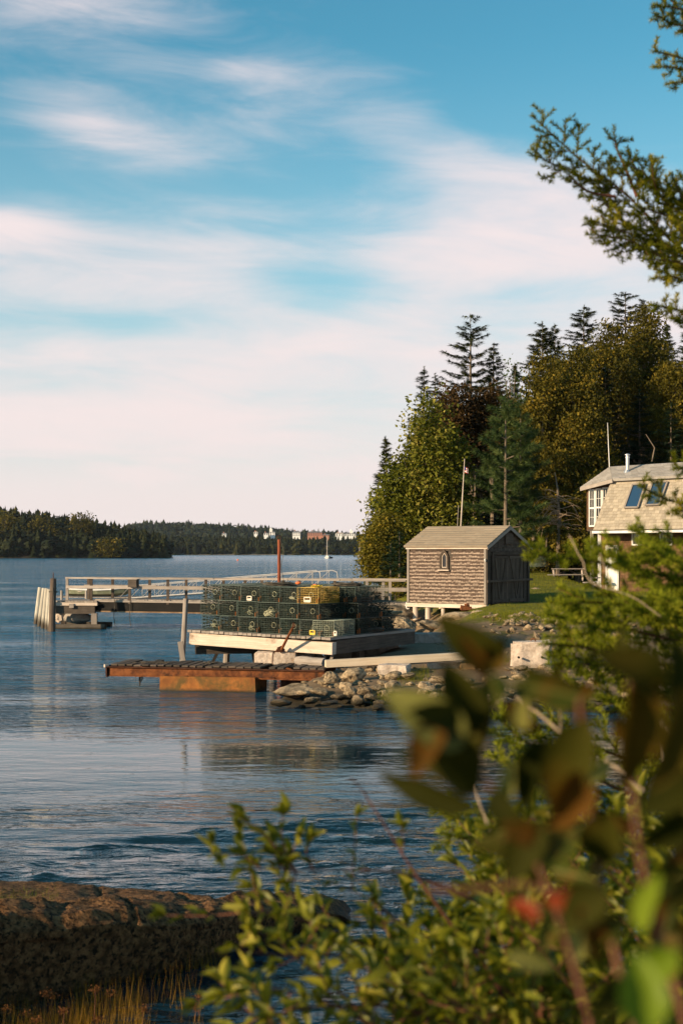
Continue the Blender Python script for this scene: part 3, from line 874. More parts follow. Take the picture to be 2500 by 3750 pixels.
# deck planks: pieces of the walkway
Lw = (wp(1490, 0) - wp(352, 0)).length
def plank_row(root, p0, dirv, across, n, pitch, w, th, z, mat_, name='plank', jit=.01, limit=300):
    for i in range(n):
        c = Vector(p0) + dirv * (pitch * (i + .5)); c.z = z + random.uniform(-jit, jit) * .5
        mb = MB(); mb.r = random.random()
        a = random.uniform(-jit, jit) * 2
        mb.beam(c - across * 0 + dirv * 0 + across * a, c + across * (1.0) + across * a, w, th)
        part(mb, name, mat_, root)
plank_row(walk, wp(352, DZ, -.07), wd, wn * 1.4, 105, Lw / 105, Lw / 105 - .012, .035, DZ + .035, M['wood_grey'])
for side, off in (('f', -.06), ('b', 1.32)):
    cols = [250, 338, 478, 618, 757, 900, 1040, 1292, 1405] if side == 'f' else [262, 352, 490, 626, 765, 908, 1048, 1180, 1300, 1386]
    for c in cols:
        mb = MB(); mb.r = random.random()
        top = 1.93
        lean = .10 if (side == 'f' and c > 1200) else 0
        mb.beam(wp(c, DZ - .12 if c > 300 else DZ - .3, off - lean), wp(c, top, off), .10, .10, up=(1, 0, 0)); part(mb, 'post', M['wood_mid'] if c > 260 and c < 1200 else M['wood_grey'], walk)
    for zz, hh in ((1.95, .06), (1.60, .11)):
        segs = [248, 520, 790, 1060, 1250, 1492]
        for a, c in zip(segs, segs[1:]):
            mb = MB(); mb.r = random.random()
            mb.beam(wp(a + 1, zz + random.uniform(-.012, .012), off - .07), wp(c - 1, zz + random.uniform(-.012, .012), off - .07), .04 if hh > .1 else .13, hh); part(mb, 'rail', M['wood_grey'], walk)
# weathered box on the rail
bx_ = thing('rail_box', wp(500, 1.7), 'weathered brown wooden box hanging at the walkway rail', 'box')
mb = MB(); mb.beam(wp(484, 1.76, -.22), wp(515, 1.76, -.22), .22, .30, jit=.01); part(mb, 'crate_body', M['wood_dark'], bx_)
mb = MB(); mb.beam(wp(481, 1.93, -.22), wp(518, 1.93, -.22), .26, .03); part(mb, 'lid', M['wood_grey'], bx_)
for k, (c, lab) in enumerate(((427, 'rusty rope hanging straight down from the walkway, the left of two'), (484, 'rusty rope hanging from the walkway below the wooden box'))):
    mb = MB(); q = wp(c, DZ, -.16)
    mb.tube([q + Vector((.02 * math.sin(i * 1.3) * i * .3, 0, .05 - i * .17)) for i in range(7)], .014, 5)
    tag(mb.build('hanging_rope', M['rope_dark']), lab, 'rope')

# ---- pier head
head = thing('pier_head', P(270, 2300, 55.3), 'square timber pier head on a stone filled crib at the end of the walkway', 'pier')
hd = Vector((1, -.12, 0)).normalized(); hn = Vector((.12, 1, 0)).normalized()
A0 = P(200, 2205, 55.0); A0.z = 1.06
for i in range(13):
    mb = MB(); mb.r = random.random(); c = A0 + hd * (.13 * i + .065)
    mb.beam(c, c + hn * 2.2, .12, .05); part(mb, 'deck_plank', M['wood_grey'], head)
mb = MB(); mb.beam(A0 + Vector((0, -.05, -.10)), A0 + hd * 1.72 + Vector((0, -.05, -.10)), .08, .12); part(mb, 'fascia_board', M['wood_pale'], head)
mb = MB(); mb.beam(A0 + hd * .05 + Vector((0, .03, -.33)), A0 + hd * 1.62 + Vector((0, .03, -.33)), .14, .30); part(mb, 'box_beam', M['wood_dark'], head)
mb = MB(); mb.beam(A0 + hd * .05 + Vector((0, 2, -.33)), A0 + hd * 1.62 + Vector((0, 2, -.33)), .14, .30); part(mb, 'box_beam', M['wood_dark'], head)
mb = MB(); mb.beam(A0 + hd * .62 + Vector((0, -.12, -.17)), A0 + hd * .80 + Vector((0, -.12, -.17)), .06, .16); part(mb, 'bracket', M['wood_grey'], head)
for t_ in (1.58,):
    mb = MB(); q = A0 + hd * t_; mb.beam(Vector((q.x, q.y + .05, .12)), Vector((q.x, q.y + .05, .60)), .20, .22, up=(1, 0, 0)); part(mb, 'crib_post', M['wood_grey'], head)
mb = MB(); q = A0 + hd * .12; mb.beam(Vector((q.x, q.y + 1.2, .0)), Vector((q.x, q.y + 1.2, .60)), .2, .2, up=(1, 0, 0)); part(mb, 'crib_post', M['wood_dark'], head)
mb = MB(); mb.beam(Vector((A0.x - .08, A0.y - .12, .06)), Vector((A0.x + 2.05, A0.y - .35, .06)), .3, .24, jit=.02); part(mb, 'base_timber', M['crib'], head)
mb = MB(); mb.beam(Vector((A0.x - .0, A0.y + 1.8, .06)), Vector((A0.x + 1.95, A0.y + 1.6, .06)), .3, .24, jit=.02); part(mb, 'base_timber', M['crib'], head)
place_rock('granite_block', Vector((A0.x + .72, A0.y + .75, .44)), (1.5, 1.1, .85), M['granite_dark'], 'squared granite block packed inside the pier head crib', seed=4, rz=.05, tilt=.03, cat='stone block')
place_rock('granite_block', Vector((A0.x + .14, A0.y + .2, .42)), (.42, .4, .62), M['granite'], 'pale granite stone at the left edge of the pier head crib', seed=6, rz=.05, tilt=.03, cat='stone block')
# fender pilings
cl = 'bleached fender pilings at the pier end'
for k, (xt, xb, yt, yb) in enumerate(((149, 130, 2151, 2285), (163, 143, 2154, 2293), (174, 157, 2155, 2300), (183, 170, 2158, 2304), (193, 180, 2162, 2311))):
    Yb = H * F / (yb - HZ); b0 = P(xb + 3, yb, Yb); tp = P(xt, yt, Yb + .1)
    b0 = b0 - (tp - b0) * .35
    names = ['leftmost of the five pale leaning fender pilings', 'second from left of the five pale leaning fender pilings', 'middle one of the five pale leaning fender pilings', 'fourth from left of the five pale fender pilings', 'nearest and rightmost of the five pale fender pilings']
    mb = MB(); mb.r = random.random(); mb.tube([b0, b0.lerp(tp, .5), tp - (tp - b0) * .01, tp], [.108, .104, .098, .088], 12, wob=.02)
    o = mb.build('piling', M['piling']); tag(o, names[k], 'piling', cl)
mb = MB(); q = P(190, 2318, 53); tp = P(196, 2118, 53.2); mb.tube([q - Vector((0, 0, .5)), q.lerp(tp, .5), tp - Vector((0, 0, .22)), tp], [.13, .125, .12, .11], 12, wob=.03)
pl = thing('mooring_piling', q, 'tall dark mooring post with a split top behind the pale pilings', 'piling')
part(mb, 'post', M['wood_mid'], pl)
mb = MB(); mb.tube([tp, tp + Vector((0, 0, .22))], .018, 6); part(mb, 'iron_pin', M['rust_dark'], pl)
mb = MB(); mb.ring(tp - Vector((0, 0, .5)), (0, .1, 1), .15, .022); mb.tube([tp + Vector((.02, -.15, -.35)), tp + Vector((.06, -.19, -1.0)), tp + Vector((.02, -.17, -1.5))], .018, 5); part(mb, 'tied_rope', M['rope_dark'], pl)
for px, lab in ((227, 'short thin stake standing left of the skiff'), (317, 'short thin stake standing behind the skiff')):
    mb = MB(); q = WP(px, 2232); mb.tube([q - Vector((0, 0, .3)), P(px, 2162, q.y)], .07, 8); tag(mb.build('stake', M['wood_grey']), lab, 'post')

# ---- floating dock and skiff
fl = thing('floating_dock', P(360, 2235, 80), 'low floating dock behind the walkway under the skiff', 'dock')
mb = MB(); mb.box(P(370, 2218, 79.5), (6.0, 2.4, .34), -.15); part(mb, 'float_body', M['wood_dark'], fl)
for i in range(20):
    c = P(370, 2218, 79.5); c.z = 0
    dx = Vector((math.cos(-.15), math.sin(-.15), 0)); dy = Vector((-dx.y, dx.x, 0))
    mb = MB(); mb.r = random.random(); q = c + dx * (-2.85 + .3 * i); mb.beam(Vector((q.x, q.y, .445)) - dy * 1.18, Vector((q.x, q.y, .445)) + dy * 1.18, .28, .04); part(mb, 'plank', M['wood_grey'], fl)
sk = thing('skiff', P(365, 2200, 79), 'grey green open rowing skiff with pale rim lying on the float behind the walkway', 'boat')
def skiff():
    c = Vector((P(365, 2200, 79).x, 79, .50)); L = 3.5
    dx = Vector((math.cos(-.1), math.sin(-.1), 0)); dy = Vector((-dx.y, dx.x, 0))
    st = [(-.5, .34, .40, .0), (-.3, .52, .36, 0), (0, .60, .34, 0), (.25, .52, .38, 0), (.42, .26, .46, .06), (.5, .03, .52, .2)]
    V = []; 
    for (t_, wdt, hh, kl) in st:
        for k, (a, z) in enumerate(((-1, hh), (-.8, hh * .35 + kl), (0, kl), (.8, hh * .35 + kl), (1, hh))):
            V.append(c + dx * (t_ * L) + dy * (a * wdt) + Vector((0, 0, z)))
    f = []
    for i in range(5):
        for k in range(4): f.append((i * 5 + k, (i + 1) * 5 + k, (i + 1) * 5 + k + 1, i * 5 + k + 1))
    f.append((0, 1, 2, 3, 4))
    mb = MB(); mb.add(V, f)
    V2 = [v + Vector((0, 0, .02)) + (c - v) * .03 for v in V]; mb.add(V2, [tuple(reversed(q)) for q in f[:-1]])
    part(mb, 'hull', M['skiff'], sk)
    for sd_ in (0, 4):
        mb = MB(); mb.tube([V[i * 5 + sd_] for i in range(6)], .03, 5); part(mb, 'gunwale', M['white'], sk)
    mb = MB(); mb.beam(V[0] + Vector((0, 0, -.16)), V[4] + Vector((0, 0, -.16)), .05, .32); part(mb, 'transom', M['white'], sk)
    for t_ in (-.28, .1):
        mb = MB(); mb.beam(c + dx * t_ * L - dy * .5 + Vector((0, 0, .26)), c + dx * t_ * L + dy * .5 + Vector((0, 0, .26)), .22, .03); part(mb, 'thwart', M['wood_pale'], sk)
skiff()

# ---- aluminium gangway
gw = thing('gangway', P(430, 2232, 79), 'long aluminium truss gangway with looped handrail ends behind the walkway', 'gangway')
GA = P(428, 2194, 79.0); GB = P(1158, 2150, 66.0); GB.z = 1.42
gd = (GB - GA); gl = gd.length; g1 = gd.normalized(); gn = Vector((-g1.y, g1.x, 0)).normalized()
HR = .68
for off, nm in ((0, 'near'), (1.05, 'far')):
    o_ = gn * off
    mb = MB()
    mb.tube([GA + o_, GB + o_], .028, 6); up = Vector((0, 0, HR))
    mb.tube([GA + o_ + Vector((0, 0, .12)), GA + o_ - g1 * .25 + up * .55, GA + o_ - g1 * .28 + up * .85, GA + o_ - g1 * .1 + up, GA + o_ + g1 * .5 + up, GB + o_ + up - g1 * .4, GB + o_ + up - g1 * .05, GB + o_ + g1 * .25 + up * .85, GB + o_ + g1 * .3 + up * .5, GB + o_ + g1 * .1 + up * .08], .024, 6)
    part(mb, 'handrail', M['alu'], gw)
    n = 14
    for i in range(n + 1):
        q = GA + o_ + g1 * (gl * (i / n) * .97 + .2)
        mb = MB(); mb.tube([q, q + up], .016, 5); part(mb, 'upright', M['alu'], gw)
        if i < n:
            q2 = GA + o_ + g1 * (gl * ((i + 1) / n) * .97 + .2)
            mb = MB()
            if i % 2 == 0: mb.tube([q + Vector((0, 0, .03)), q2 + up * .96], .014, 5)
            else: mb.tube([q + Vector((0, 0, .03)), q2 + up * .96], .014, 5)
            part(mb, 'diagonal_brace', M['alu'], gw)
mb = MB(); mb.beam(GA + gn * .52 + Vector((0, 0, .02)), GB + gn * .52 + Vector((0, 0, .02)), 1.0, .05); part(mb, 'tread_deck', M['alu'], gw)

# ---- tall rusty pole with ring
rp = thing('mooring_pole', P(1022, 2120, 38.5), 'tall red brown rusty pole with a ring on top behind the traps', 'pole')
q = P(1022, 1976, 38.5)
mb = MB(); mb.tube([Vector((q.x, q.y, -.4)), Vector((q.x, q.y, 1)), q], [.045, .045, .043], 12); part(mb, 'pole_tube', M['rust_pole'], rp)
mb = MB(); mb.ring(q + Vector((0, 0, .055)), (.1, -1, 0), .05, .012); part(mb, 'ring', M['rust_dark'], rp)
mb = MB(); mb.tube([q + Vector((.03, -.04, .02)), q + Vector((.13, -.04, -.3)), q + Vector((.06, -.05, -.7)), q + Vector((.12, -.04, -1.1)), q + Vector((.0, -.05, -1.16)), q + Vector((-.1, -.05, -1.4))], .008, 5); part(mb, 'thin_line', M['rope_dark'], rp)

# ================================================================== TRAP PLATFORM
FL = P(690, 2305, 33.3); FR = P(1215, 2335, 31.3)
pz = 1.165
FL.z = 1.165; FR.z = 1.10
u = (FR - FL); PL = u.length; u = u.normalized(); v = Vector((-u.y, u.x, 0)).normalized(); PD = 3.94
def pp(a, b_, z=0.0): return FL + u * a + v * b_ + Vector((0, 0, z))
plat = thing('trap_platform', pp(PL / 2, PD / 2, -1), 'raised square timber platform by the water holding the stacked lobster traps', 'platform')
def pb(a, c, w, h, mat_, name, jit=.006, label=None):
    mb = MB(); mb.r = random.random(); mb.beam(a, c, w, h, jit=jit); return part(mb, name, mat_, plat, label=label)
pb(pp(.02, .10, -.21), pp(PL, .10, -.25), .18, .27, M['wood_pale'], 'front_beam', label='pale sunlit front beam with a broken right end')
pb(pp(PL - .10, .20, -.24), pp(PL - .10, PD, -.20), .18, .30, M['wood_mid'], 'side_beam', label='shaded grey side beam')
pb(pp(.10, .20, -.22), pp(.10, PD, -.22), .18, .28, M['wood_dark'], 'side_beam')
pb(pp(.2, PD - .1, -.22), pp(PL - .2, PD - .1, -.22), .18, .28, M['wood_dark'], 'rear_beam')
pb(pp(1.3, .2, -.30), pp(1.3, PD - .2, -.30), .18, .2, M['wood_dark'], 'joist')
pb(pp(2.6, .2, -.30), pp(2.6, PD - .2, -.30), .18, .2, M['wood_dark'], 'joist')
pb(pp(-.02, .30, -.46), pp(1.95, 1.4, -.40), .16, .26, M['wood_dark'], 'cross_girder', label='dark girder slanting back under the deck')
npl = 30
for i in range(npl):
    w_ = PL / npl
    c = pp((i + .5) * w_, -.045 + random.uniform(-.015, .015), -.035 + random.uniform(-.004, .004))
    mb = MB(); mb.r = random.random(); mb.beam(c, c + v * (PD + .06), w_ - .016, .055); part(mb, 'plank', M['wood_grey'], plat)
# legs and braces
def pleg(px0, py0, Y0, px1, py1, Y1, r, mat_, name='leg', sq=False):
    a, c = P(px0, py0, Y0), P(px1, py1, Y1); mb = MB(); mb.r = random.random()
    if sq: mb.beam(a, c, r * 2, r * 1.4, up=(0, 1, 0))
    else: mb.tube([a, a.lerp(c, .5), c], [r, r * .95, r * .9], 10, wob=.05)
    part(mb, name, mat_, plat)
pleg(662, 2540, 33.4, 681, 2192, 33.5, .065, M['wood_grey'], 'corner_post')
pleg(660, 2350, 33.2, 674, 2440, 33.25, .06, M['wood_grey'], 'brace', True)
pleg(822, 2530, 34.4, 832, 2368, 34.3, .085, M['wood_grey'])
pleg(772, 2440, 34.0, 806, 2370, 34.8, .035, M['wood_dark'], 'brace', True)
pleg(934, 2440, 33.8, 922, 2362, 33.8, .035, M['wood_dark'], 'brace', True)
pleg(998, 2520, 34.2, 1000, 2362, 34.2, .09, M['wood_grey'])
pleg(1207, 2425, 31.6, 1226, 2378, 31.6, .03, M['wood_grey'], 'brace', True)
pleg(1300, 2440, 33.6, 1302, 2372, 33.6, .10, M['wood_dark'])

# ---- lobster traps
TW, TD, TH = .525, .98, .345
def trap_meshes(wire, gap=.043, r=.0021):
    out = {}
    mb = MB()
    def wire_(a, c, rr=r):
        a = Vector(a); c = Vector(c); d = (c - a).normalized(); x = d.orthogonal().normalized() * rr; y = d.cross(x).normalized() * rr
        mb.add([a + x, a + y, a - x, a - y, c + x, c + y, c - x, c - y], [(0, 1, 5, 4), (1, 2, 6, 5), (2, 3, 7, 6), (3, 0, 4, 7)])
    nx, ny, nz = round(TW / gap), round(TD / gap), round(TH / gap)
    X = [TW * (i / nx - .5) for i in range(nx + 1)]; Yy = [TD * i / ny for i in range(ny + 1)]; Z = [TH * i / nz for i in range(nz + 1)]
    for y in (0, TD):
        for x in X: wire_((x, y, 0), (x, y, TH))
        for z in Z: wire_((-TW / 2, y, z), (TW / 2, y, z))
    for x in (-TW / 2, TW / 2):
        for y in Yy: wire_((x, y, 0), (x, y, TH))
        for z in Z: wire_((x, 0, z), (x, TD, z))
    for z in (0.0, TH):
        for y in Yy: wire_((-TW / 2, y, z), (TW / 2, y, z))
        for x in X: wire_((x, 0, z), (x, TD, z))
    for y in (TD * .45,):
        for x in X: wire_((x, y, 0), (x, y, TH))
        for z in Z: wire_((-TW / 2, y, z), (TW / 2, y, z))
    out['wire_cage'] = (mb, wire)
    mb = MB()
    for x in (-TW / 2, TW / 2):
        for z in (0, TH): mb.beam((x, 0, z), (x, TD, z), .008, .008)
        for y in (0, TD): mb.beam((x, y, 0), (x, y, TH), .008, .008)
    for z in (0, TH):
        for y in (0, TD): mb.beam((-TW / 2, y, z), (TW / 2, y, z), .008, .008)
    out['edge_frame'] = (mb, wire)
    mb = MB()                                     # netting heads: cones of twine to a hoop
    for (y0, y1, s_) in ((.02, .30, 1), (TD * .46, TD * .72, 1)):
        cx = .03; cz = TH * .52; n = 16
        rim = []
        for i in range(n):
            a = 2 * math.pi * i / n; rim.append(Vector((max(-.5, min(.5, .75 * math.cos(a))) * TW * .96, y0, TH / 2 + max(-.5, min(.5, .75 * math.sin(a))) * TH * .94)))
        hoop = [Vector((cx + .06 * math.cos(2 * math.pi * i / n), y1, cz + .06 * math.sin(2 * math.pi * i / n))) for i in range(n)]
        for k in range(n):
            k2 = (k + 1) % n
            for j in range(5):
                t0, t1 = j / 5, (j + .8) / 5
                a0, a1 = rim[k].lerp(hoop[k], t0), rim[k].lerp(hoop[k], t1); b0, b1 = rim[k2].lerp(hoop[k2], t0), rim[k2].lerp(hoop[k2], t1)
                w1 = a0.lerp(b0, .52); w2 = a1.lerp(b1, .52)
                mb.r = random.random()
                mb.add([a0, w1, w2, a1], [(0, 1, 2, 3)])
    # parlour mesh floor and a side panel of twine
    for i in range(9):
        x = TW * (i / 8 - .5) * .9; mb.add([(x, .05, .02), (x + .022, .05, .02), (x + .022, TD * .95, .03), (x, TD * .95, .03)], [(0, 1, 2, 3)])
    out['net_funnel'] = (mb, M['net'])
    mb = MB(); mb.ring((.03, .10, TH * .52), (0, 1, 0), .058, .0055, 16, 4); out['hoop'] = (mb, M['rope'])
    mb = MB(); 
    for y in (.03, .06):
        mb.beam((TW / 2 + .004, y, .015), (TW / 2 + .004, y, .13), .012, .016)
    mb.beam((TW / 2 - .02, -.008, .01), (TW / 2 - .02, -.008, .10), .010, .035, up=(0, 1, 0))
    out['clip'] = (mb, M['orange'])
    mb = MB(); r_ = random.Random(5)
    for i in range(60):  # loose dark scraps added so the inside of the trap reads near black
        c = Vector((r_.uniform(-.22, .22), r_.uniform(.06, .92), r_.uniform(.02, .20))); d = Vector((r_.gauss(0, 1), r_.gauss(0, 1), r_.gauss(0, .5))).normalized() * r_.uniform(.05, .11); e = d.orthogonal().normalized() * r_.uniform(.015, .04)
        mb.r = r_.random(); mb.add([c - d, c + e, c + d, c - e], [(0, 1, 2, 3)])
    mb.r = .4
    mb.tube([(.05, .3, .05), (.06, .32, .12), (.05, .33, .17), (.05, .34, .2)], [.03, .05, .03, .01], 7)
    out['bait_bag'] = (mb, M['weed'])
    return out


def rope_tangle(seed, n=5, rad=.12, cx=0, cy=.15, cz=.1, h=.1, th=.006):
    r = random.Random(seed); mb = MB()
    for i in range(n):
        pts = []; a0 = r.random() * 6; R = rad * r.uniform(.5, 1.1); hz = h * r.uniform(.4, 1)
        for k in range(13):
            a = a0 + k * .62; pts.append((cx + R * math.cos(a) * 1.2, cy + R * math.sin(a) * .7, cz + hz * math.sin(a * 1.4 + i)))
        mb.r = r.random(); mb.tube(pts, th, 4, cap=False)
    return mb


def make_trap(kind, label, group, extra=None):
    root = thing('lobster_trap', (0, 0, 0), label, 'lobster trap', group)
    for nm, (mb, mt) in TRAPM[kind].items():
        o = mb.build(nm, mt, root)
    return root
TRAPM = {'green': trap_meshes(M['w_green']), 'yellow': trap_meshes(M['w_yellow'], .05, .0036), 'grey': trap_meshes(M['w_grey'], .043, .0026)}
PROTO = {}
def child_mesh(name, mb, mt, root):
    o = mb.build(name, mt, root); return o
SHARED = {}
def shared(key, fn):
    if key not in SHARED: SHARED[key] = fn()
    return SHARED[key]
def copy_thing(src, loc, rz, label, group, tilt=(0, 0), scale=None):
    r = src.copy(); link(r); r.location = loc; r.rotation_euler = (tilt[0], tilt[1], rz)
    r['label'] = label; r['group'] = group
    for ch in list(src.children):
        c = ch.copy(); link(c); c.parent = r
        for g in ch.children:
            d = g.copy(); link(d); d.parent = c
    return r
ORD = ['first', 'second', 'third', 'fourth', 'fifth', 'sixth', 'seventh']
LAY = ['bottom', 'middle', 'top']
first = {}
arz = math.atan2(u.y, u.x)
GR = 'lobster traps stacked on the timber platform'
def add_trap(kind, a, b_, z, label, rz=0.0, extra=None):
    loc = pp(a, b_, z + .004)
    if kind not in first:
        t = make_trap(kind, label, GR); t.location = loc; t.rotation_euler = (0, 0, arz + rz); first[kind] = t
        first[kind + 'n'] = len(t.children)
    else:
        src = first[kind]
        # copy only the standard parts
        t = src.copy(); link(t); t.location = loc; t.rotation_euler = (random.uniform(-.012, .012), random.uniform(-.012, .012), arz + rz); t['label'] = label; t['group'] = GR
        for ch in list(src.children):
            if ch.name.split('.')[0] not in TRAPM['green']: continue
            c = ch.copy(); link(c); c.parent = t
    if extra:
        for nm, key, fn, mt in extra: fn().build(nm, mt, t)
    return t
def vent(mt, x=-.02, z=.03, w=.12, h=.085):
    mb = MB()
    mb.beam((x - w / 2, -.012, z), (x + w / 2, -.012, z), .02, .02); mb.beam((x - w / 2, -.012, z + h), (x + w / 2, -.012, z + h), .02, .02)
    mb.beam((x - w / 2, -.012, z), (x - w / 2, -.012, z + h), .02, .02); mb.beam((x + w / 2, -.012, z), (x + w / 2, -.012, z + h), .02, .02)
    mb.beam((x - w / 2, -.010, z + h * .27), (x + w / 2, -.010, z + h * .27), .015, .03)
    return mb
depthname = ['front', 'second', 'rear']
b0s = [.14, 1.20, 2.26]
cols_h = [[3, 3, 3, 3, 3, 2, 1], [3, 3, 3, 3, 3, 3, 2], [3, 3, 3, 3, 3, 3, 2]]
for r_i in range(3):
    for c_i in range(7):
        for l_i in range(cols_h[r_i][c_i]):
            a = .55 + c_i * .548 + random.uniform(-.012, .012) - (.06 if l_i == 1 else 0)
            if c_i == 6: a += -.03
            if a > PL - .28: a = PL - .28
            z = l_i * (TH + .008); kind = 'green'
            lab = '%s green wire lobster trap of the %s row, %s layer' % (ORD[c_i], depthname[r_i], LAY[l_i])
            ex = []
            k = random.randrange(3)
            if (c_i, l_i, r_i) == (3, 1, 0): ex.append(('rope_coil', 9, lambda: rope_tangle(9, 7, .13, 0, .1, .10, .09, .008), M['rope'])); lab = 'green wire lobster trap holding a bundle of pale rope, middle layer of the front row'
            elif (c_i, l_i, r_i) == (2, 2, 0): ex.append(('escape_vent', 'w', lambda: vent(M['tagwhite']), M['tagwhite'])); lab = 'green wire lobster trap with a cream vent, third along the top of the front row'
            elif (c_i, l_i, r_i) == (5, 0, 0): ex.append(('escape_vent', 'y', lambda: vent(M['tagyellow'], .06), M['tagyellow'])); lab = 'green wire lobster trap with a yellow vent, beside the grey trap on the deck'
            elif (c_i, l_i, r_i) == (6, 0, 0): kind = 'grey'; lab = 'pale grey wire lobster trap at the right front corner of the platform'
            elif k == 0 and r_i == 0: ex.append(('rope_coil', 'g%d' % (c_i % 2), lambda: rope_tangle(c_i + 20, 3, .10, .03, .10, .10, .05, .005), M['rope']))
            t = add_trap(kind, a, b0s[r_i] + random.uniform(-.05, .05) + (-.08 if kind == 'grey' else 0), z, lab, random.uniform(-.07, .07), ex)
            if kind == 'grey':
                o = vent(M['tagwhite'], .30, .03, .06, .09).build('escape_vent', M['tagwhite'], t)
t = add_trap('yellow', 3.22 - .03, .16, 2 * (TH + .008) + .012, 'bright yellow wire lobster trap on top of the second layer near the right end', .04)
vent(M['tagwhite'], .0, .03, .16, .10).build('escape_vent', M['tagwhite'], t)
for q, lab in ((t, 'r'),):
    mb = MB()
    r_ = random.Random(3)
    for i in range(8):
        pts = [(r_.uniform(-.2, .2) * .4 + .1 * math.cos(k * .7 + i), .35 + .25 * math.sin(k * .5 + i * .8) + r_.uniform(-.05, .05), TH + .012 + .01 * (i % 4)) for k in range(9)]
        mb.tube(pts, .008, 4, cap=False)
    mb.build('rope_coil', pmat('yellow rope', (.55, .36, .03), (.70, .50, .06), 9, .8, 0), t)
# extra single traps and gear at the rear right corner and tilted ones on top
for (a, b_, z, rz, lab) in ((3.66, 3.0, .0, 1.5, 'green wire lobster trap turned sideways on the rear right corner of the platform'),
                            (4.9 - 1.4, 1.25, 2 * (TH + .01), .12, 'green wire lobster trap set askew on top near the right end of the second row'),
                            (2.9, 2.3, 3 * (TH + .01), -.1, 'green wire lobster trap on its own fourth layer at the rear right'),
                            (2.2, 2.5, 3 * (TH + .01), .1, 'green wire lobster trap on its own fourth layer at the rear middle')):
    if z > 1: continue
    add_trap('green', a, b_, z, lab, rz)
for k, (a, b_, z, n, rad, mt, lab) in enumerate(((3.45, 3.1, .40, 16, .40, M['rope'], 'heap of pale rope lying on the low traps at the rear right'), (3.2, 1.9, 1.09, 12, .30, M['rope_dark'], 'dark rope heap on top of the traps near the right end'), (1.9, 1.0, 1.075, 9, .3, M['rope_dark'], 'dark rope bridles lying on top of the front traps'), (3.5, 1.75, .75, 12, .32, M['rope_dark'], 'dark tangle of rope on the second layer at the right side'), (3.70, 2.05, .05, 14, .28, M['rope_dark'], 'dark tangle of rope on the deck along the right edge'))):
    mb = rope_tangle(40 + k, n, rad, 0, 0, .02, .05, .011)
    o = mb.build('rope_heap', mt); o.location = pp(a, b_, z); tag(o, lab, 'rope')
for k, (px, py, Y, mt, lab) in enumerate(((1092, 2135, 34.0, M['orange_float'], 'small orange float lying on the traps left of the yellow trap'), (1153, 2144, 34.0, M['orange_float'], 'small orange float lying behind the yellow trap'), (1200, 2184, 33.2, M['orange'], 'dull orange float hanging beside the yellow trap'))):
    mb = MB(); c = P(px, py, Y)
    n = 10; mb.tube([c + Vector((-.07 + .14 * i / n, 0, 0)) for i in range(n + 1)], [max(.006, .038 * math.sin(math.pi * (i + .3) / (n + .6)) ** .6) for i in range(n + 1)], 10)
    tag(mb.build('float', mt, smooth=True), lab, 'float')

# ================================================================== RUSTED RAMP
ramp = thing('steel_ramp', P(790, 2500, 31.5), 'rusty steel girder ramp decked with grey planks on a concrete block', 'ramp')
RA = P(400, 2455, 30.9); RB = P(1188, 2468, 30.0)
rd = (RB - RA); RL = rd.length; rd.normalize(); rn = Vector((-rd.y, rd.x, 0)).normalized()
zt = P(0, 2438, 30.9).z; 
def rr_(a, b_, z): q = RA + rd * a + rn * b_; return Vector((q.x, q.y, z - a / RL * .018))
for off, nm in ((0, 'near'), (1.25, 'far')):
    mb = MB()
    mb.beam(rr_(0, off, zt - .115), rr_(RL, off, zt - .115), .02, .17)
    part(mb, 'girder_web', M['rust'], ramp)
    mb = MB(); mb.beam(rr_(-.03, off, zt - .02), rr_(RL, off, zt - .02), .12, .022, jit=.003); part(mb, 'girder_flange', M['rust_dark'], ramp)
    mb = MB(); mb.beam(rr_(.02, off, zt - .212), rr_(RL, off, zt - .212), .12, .022, jit=.003); part(mb, 'girder_flange', M['rust'], ramp)
    for k in range(3):
        a = RL * (.36 + .2 * k); mb = MB()
        mb.beam(rr_(a, off - .02, zt - .19), rr_(a + .07, off - .02, zt - .19), .09, .025); part(mb, 'clamp', M['rust_dark'], ramp)
mb = MB(); mb.beam(rr_(-.045, -.06, zt - .12), rr_(-.045, 1.31, zt - .12), .03, .24, jit=.008); part(mb, 'end_plate', M['rust_dark'], ramp)
mb = MB(); mb.beam(rr_(-.08, -.07, zt + .0), rr_(-.02, -.0, zt + .0), .06, .06); part(mb, 'end_cap', M['wood_pale'], ramp)
npk = 27
for i in range(npk):
    a = RL * (i + .5) / npk
    if i in (19, 22): continue
    mb = MB(); mb.r = random.random(); zz = zt + .012 + random.uniform(-.006, .012)
    mb.beam(rr_(a + random.uniform(-.01, .01), .07, zz), rr_(a + random.uniform(-.03, .03), 1.20, zz + random.uniform(-.01, .02)), RL / npk - random.uniform(.02, .05), .035, jit=.004)
    part(mb, 'plank', M['wood_mid'] if random.random() < .75 else M['wood_dark'], ramp)
cb = MB(); ca = P(604, 2500, 30.6); cc = P(952, 2505, 30.15)
d2 = (cc - ca).normalized()
cb.beam(Vector((ca.x, ca.y + .45, .135)), Vector((cc.x, cc.y + .45, .135)), .95, .35, jit=.012)
me_ = cb
part(me_, 'footing', M['stain'], ramp, label='rust stained concrete footing standing in the water')
mb = MB(); mb.beam(Vector((ca.x + .02, ca.y + .45, -.12)), Vector((cc.x - .02, cc.y + .45, -.12)), 1.05, .2, jit=.02); part(mb, 'footing_base', M['stain'], ramp)
mb = MB(); q = rr_(RL * .88, .62, 0); mb.box(Vector((q.x, q.y + .3, .06)), (1.0, .9, .42), 0); part(mb, 'inner_sill', M['rust_dark'], ramp)
